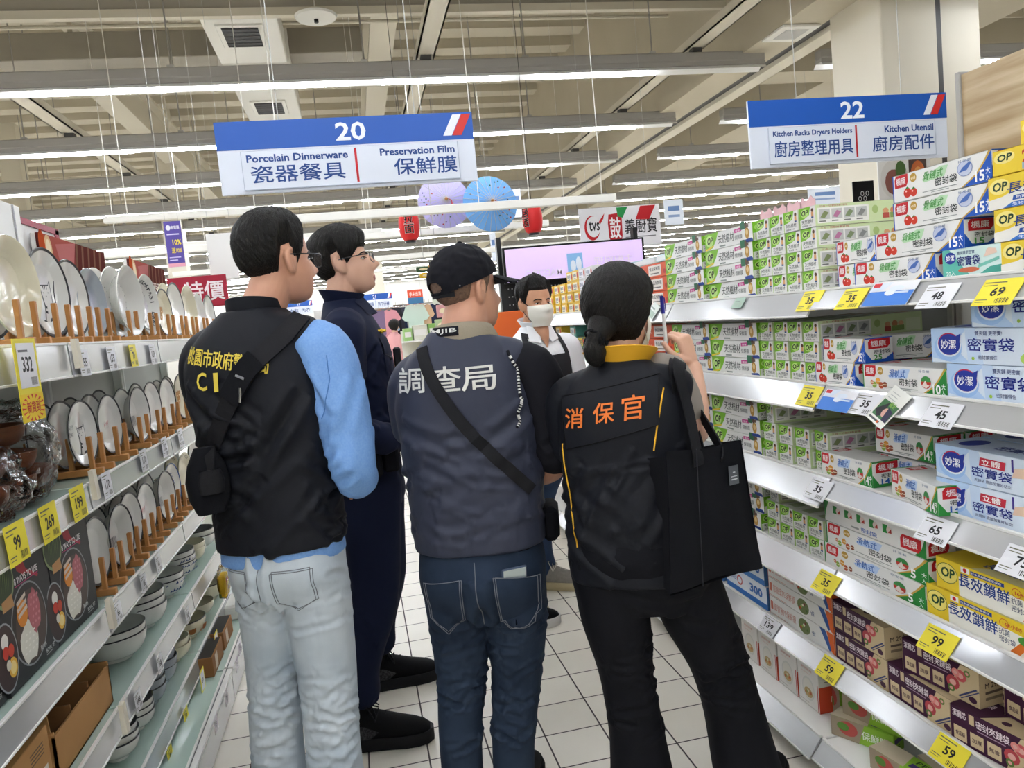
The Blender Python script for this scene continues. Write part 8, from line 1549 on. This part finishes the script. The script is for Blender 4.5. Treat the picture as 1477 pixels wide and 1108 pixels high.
def garment(px, py, Y, w, h, col, label, long_=False):
    c = at(px, py, Y=Y); t = thing('shirt', label, 'shirt', tuple(c), group='shirts on the far racks'); q = MB()
    k = mat('cloth_'+col.lstrip('#'), col, .9).name if False else col
    P = [(-.5, -1), (.5, -1), (.47, -.3), (.7, -.38 if not long_ else -.8), (.85, -.3 if not long_ else -.78), (.55, .0), (.18, .06), (0, .0), (-.18, .06), (-.55, 0), (-.85, -.3 if not long_ else -.78), (-.7, -.38 if not long_ else -.8), (-.47, -.3)]
    n = len(P); vs = [(x*w*.58, y, z*h) for y in (-.015, .015) for x, z in P]+[(0, -.035, -h*.45), (0, .035, -h*.45)]
    q.add(vs, [(i, (i+1) % n, n+(i+1) % n, n+i) for i in range(n)]+[((i+1) % n, i, 2*n) for i in range(n)]+[(n+i, n+(i+1) % n, 2*n+1) for i in range(n)], k); q.build('cloth', t, 60)
    q = MB(); q.tube([(-w*.3, 0, -.01), (0, 0, .05), (w*.3, 0, -.01)], .006, 'wood_peg', 6); q.tube([(0, 0, .05), (0, 0, .13)], .004, 'chrome', 5); q.build('hanger', t)
def rack(px0, px1, py, Y, label):
    a, c = at(px0, py, Y=Y), at(px1, py, Y=Y); t = thing('clothes_rack', label, 'rack', (a.x, Y, 0)); w = c.x-a.x; q = MB(); q.tube([(0, 0, a.z), (w, 0, a.z)], .015, 'chrome', 8); q.build('rail', t)
    for x in (0, w): q = MB(); q.tube([(x, 0, .02), (x, 0, a.z)], .016, 'chrome', 8); q.tube([(x, -.25, .015), (x, .25, .015)], .014, 'chrome', 8); q.build('leg', t)
rack(530, 590, 447, 17.0, 'far clothes rack with purple and pink tops'); rack(586, 640, 440, 15.2, 'far clothes rack with the mint shirt'); rack(567, 590, 441, 17.75, 'far clothes rack with the row of dark tops'); rack(536, 570, 479, 17.2, 'low far rack with a pale grey shirt')
for px, py, Y, w, h, col, lab in ((547, 450, 17.0, .5, .58, '#75627e', 'purple top on the far clothes rack'), (561, 449, 17.0, .5, .58, '#c98a92', 'pink top on the far clothes rack'), (598, 441, 15.2, .55, .75, '#b9cdc0', 'mint shirt hanging on the far rack'), (551, 477, 17.2, .5, .5, '#a9a7a6', 'pale grey shirt hanging on the low far rack'),
                                  (571, 444, 17.6, .3, .6, '#26262c', 'black top on the far rack, leftmost of the dark row'), (576, 444, 17.7, .3, .6, '#3a3c48', 'dark grey top in the dark row'), (581, 444, 17.8, .3, .6, '#22304c', 'navy top in the dark row'), (586, 444, 17.9, .3, .6, '#5a4a44', 'brown top at the right end of the dark row'),
                                  (613, 441, 15.28, .35, .6, '#c9a684', 'tan top next to the mint shirt'), (619, 441, 15.36, .4, .62, '#2a3350', 'navy top with pale edge next to the tan one'), (627, 441, 15.44, .4, .7, '#1d1f2a', 'black top at the right end beside the cap')):
    garment(px, py, Y, w, h, col, lab)
for i, (px0, py0, px1, py1, Y, col, lab) in enumerate(((452, 448, 508, 560, 18.5, '#c9c7c4', 'far white partition behind the policeman'), (508, 455, 536, 540, 18.6, '#8f8f92', 'far grey partition left of the purple top'), (536, 444, 600, 470, 18.8, '#6d6c6e', 'far dark partition behind the purple and pink tops'))):
    a = at(px0, py0, Y=Y); c = at(px1, py1, Y=Y); q = MB(); q.box((a.x, Y, 0), (c.x, Y+.08, a.z), col, .01); tag(q.build('partition'), lab, 'partition')
# far gondolas that fill the hall beyond the aisle
def far_gondola(px0, px1, pyt, Y, label, cols, n):
    a, c = at(px0, pyt, Y=Y), at(px1, pyt, Y=Y); t = thing('far_shelf_unit', label, 'shelf unit', (a.x, Y, 0)); w = c.x-a.x; h = a.z; q = MB(); q.box((0, .3, 0), (w, .34, h), 'shelf_white'); q.build('back_panel', t)
    z = .15; r = RND
    while z < h-.1:
        q = MB(); q.box((0, 0, z-.02), (w, .3, z), 'shelf_white'); q.build('shelf', t); q = MB(); x = .02
        while x < w-.12:
            ww = r.uniform(.1, .2); hh = r.uniform(.14, .26); q.box((x, .04, z), (x+ww-.015, .26, z+hh), r.choice(cols), .004); q.box((x+.01, .037, z+hh*.3), (x+ww-.03, .041, z+hh*.7), r.choice(('#e8e6e0', '#f0ead0', '#d8e4da'))); x += ww
        o = q.build('packs', t); o['kind'] = 'stuff'; z += .38
far_gondola(580, 728, 478, 9.0, 'low far shelf of green and white packs behind the cap', ('#9cc27a', '#d9d8c8', '#e2cf6a', '#c9d6c0', '#e8e4dc', '#86b060'), 0); far_gondola(380, 520, 470, 13.0, 'far low shelf unit behind the men at left', ('#b9574c', '#d9d8d0', '#4a6a9a', '#d0b060'), 0)
def strip(px, y0, y1, Y, cols, label):
    a, c = at(px, y0, Y=Y), at(px, y1, Y=Y); t = thing('hanging_pack_strip', label, 'pack strip', (a.x, Y, a.z)); L = a.z-c.z; n = len(cols)
    q = MB(); q.tube([(0, .01, -L), (0, .01, ZC-.01-a.z)], .004, 'shelf_grey', 5); q.build('strip', t)
    for i, k in enumerate(cols): q = MB(); z = -L*(i+.5)/n; q.box((-.085+.03*(i % 2), -.02, z-L/n*.46), (.095+.03*(i % 2), .005, z+L/n*.44), k, .006); F_ = Face(q, (-.07+.03*(i % 2), -.0205, z-L/n*.3), (1, 0, 0), (0, 0, 1)); F_.ell(.06, L/n*.3, .05, L/n*.2, '#f0e6c0', 12); q.build('pack', t)
strip(630, 377, 480, 7.6, ('#e2a93a', '#8fb86a', '#cfd6c4', '#d9a0a0', '#b9cfa0'), 'strip of orange and green packs hanging left of the cap'); strip(612, 384, 402, 7.7, ('#3a5a3a', '#e0b83a'), 'short strip of dark green and yellow packs, farther left')
# woman far away in pink
F = Frame(at(567, 470, Y=15.8).x, 15.8, 60); T = thing('person', 'far shopper in a pink coat with a light blue mask', 'person', tuple(F.o))
hd = Head(F(0, .04, 1.5), 62, -8, 0, .95); b = MB(); hd.grow(b, 'skin_pale', False); F.limb(b, [(0, 0, 1.2, .06), (0, .02, 1.46, .05)], 'skin_pale'); F.torso(b, [(.9, .1, .08, 0, 0), (1.25, .1, .08, 0, 0)], 'skin_pale'); blend(b, 'body', T, .008, 1, mats='skin_pale'); hd.hair(T, lambda a: (.06 if abs(a) < 40 else .06-.17*min(1, (abs(a)-40)/40)), .03, .01, nu=100, nv=60)
q = MB(); F.torso(q, [(.5, .2, .15, 0, 0), (.9, .19, .14, 0, 0), (1.2, .19, .12, 0, 0), (1.33, .12, .09, 0, 0), (1.38, .07, .06, 0, 0)], 'pink_coat')
for sg in (-1, 1): F.limb(q, [(sg*.15, 0, 1.27, .07), (sg*.22, .02, 1.05, .06), (sg*.15, .2, 1.0, .05), (sg*.08, .3, 1.02, .045)], 'pink_coat')
blend(q, 'coat', T, .012, 2, mats='pink_coat'); q = MB()
for sg in (-1, 1): F.limb(q, [(sg*.09, 0, .6, .09), (sg*.09, 0, .3, .07), (sg*.09, 0, .05, .06)], 'jeans_dark')
put(q, 'trousers', T); q = MB(); q.ellipsoid(hd.w((0, .06, -.06)), (.055, .055, .045), '#9fc4e6', 14, 10); put(q, 'face_mask', T)
# right side : food poster by the pillar, black box, pink cards, bags on top of the far boxes
def p_food(F, w, h): F.ell(w*.3, h*.55, w*.26, h*.34, '#d9d6d0', 20); F.ell(w*.28, h*.5, w*.16, h*.22, '#8a5a50', 14); F.ell(w*.42, h*.7, w*.1, h*.16, '#4f6a3a', 12); F.rect(w*.58, h*.2, w*.92, h*.9, '#5a4a44'); F.ell(w*.75, h*.55, w*.15, h*.3, '#c0693c', 16); F.ell(w*.75, h*.6, w*.08, h*.14, '#d9985a', 12)
board('food_poster', 'white poster with plates of food under the number 22 sign', 'poster', 1265, 222, 1345, 300, 5.6, p_food, '#e4e2de', wires=False, post=True)
board('black_panel', 'black panel with white drawings left of the food poster', 'panel', 1230, 262, 1262, 296, 5.2, lambda F, w, h: [F.ring(w*(.3+.12*i), h*(.3+.2*(i % 2)), w*.08, h*.1, .004, '#d8d8d8') for i in range(4)], '#19191b', wires=False, post=True)
for i, y in enumerate((2.25, 2.17, 2.09, 2.02)):
    q = MB(); q.poly([(0, -.045, 0), (0, .03, 0), (0, .03, .022), (0, .018, .032), (0, .006, .022), (0, -.012, .022), (0, -.024, .032), (0, -.036, .022), (0, -.045, .018)], '#e3b9bd'); q.poly([(.002, -.045, 0), (.002, .03, 0), (.002, .03, .022), (.002, .018, .032), (.002, .006, .022), (.002, -.012, .022), (.002, -.024, .032), (.002, -.036, .022), (.002, -.045, .018)][::-1], '#c9b4b4')
    tag(q.build('pink_card', None, loc=(1.34, y+.04, 1.44+4*.0617+.001)), 'pink cat-eared card on top of the end-on green boxes, %s' % ('farthest', 'second', 'third', 'nearest')[i], 'card')
for i in range(7):
    y = 3.12+.16*i; c = Carton(.15, .09, .03, ('#bcd7dc', '#d9e4e2', '#a9cdd6', '#d2dca0')[i % 4]); c.top.rect(.02, .02, .13, .07, '#e6eef0'); c.front.rect(.01, .005, .14, .025, '#e6eef0'); c.top.ell(.05, .045, .02, .02, '#6fa9b8', 10)
    o = bpy.data.objects.new('flat_pack', c.mesh()); COL.objects.link(o); o.location = (1.34, y+.1, 1.44+.0615*(3 if i < 4 else 2)+.004); o.rotation_euler = (.0, 0, -PI/2+.08*(i % 3-1)); tag(o, 'pale flat pack lying on the orange boxes, %s from the green boxes' % ('first', 'second', 'third', 'fourth', 'fifth', 'sixth', 'seventh')[i], 'pack')
q = MB(); q.box((-.17, -.01, 0), (.17, .01, 1.5), '#d8652f', .004); q.box((-.2, -.2, 0), (.2, .2, .02), 'black_plastic'); tag(q.build('orange_standee', None, loc=(at(727, 440, Y=6.0).x, 6.0, 0)), 'orange standee at the left of the masked clerk', 'standee')

bpy.data.objects.remove(_fo)
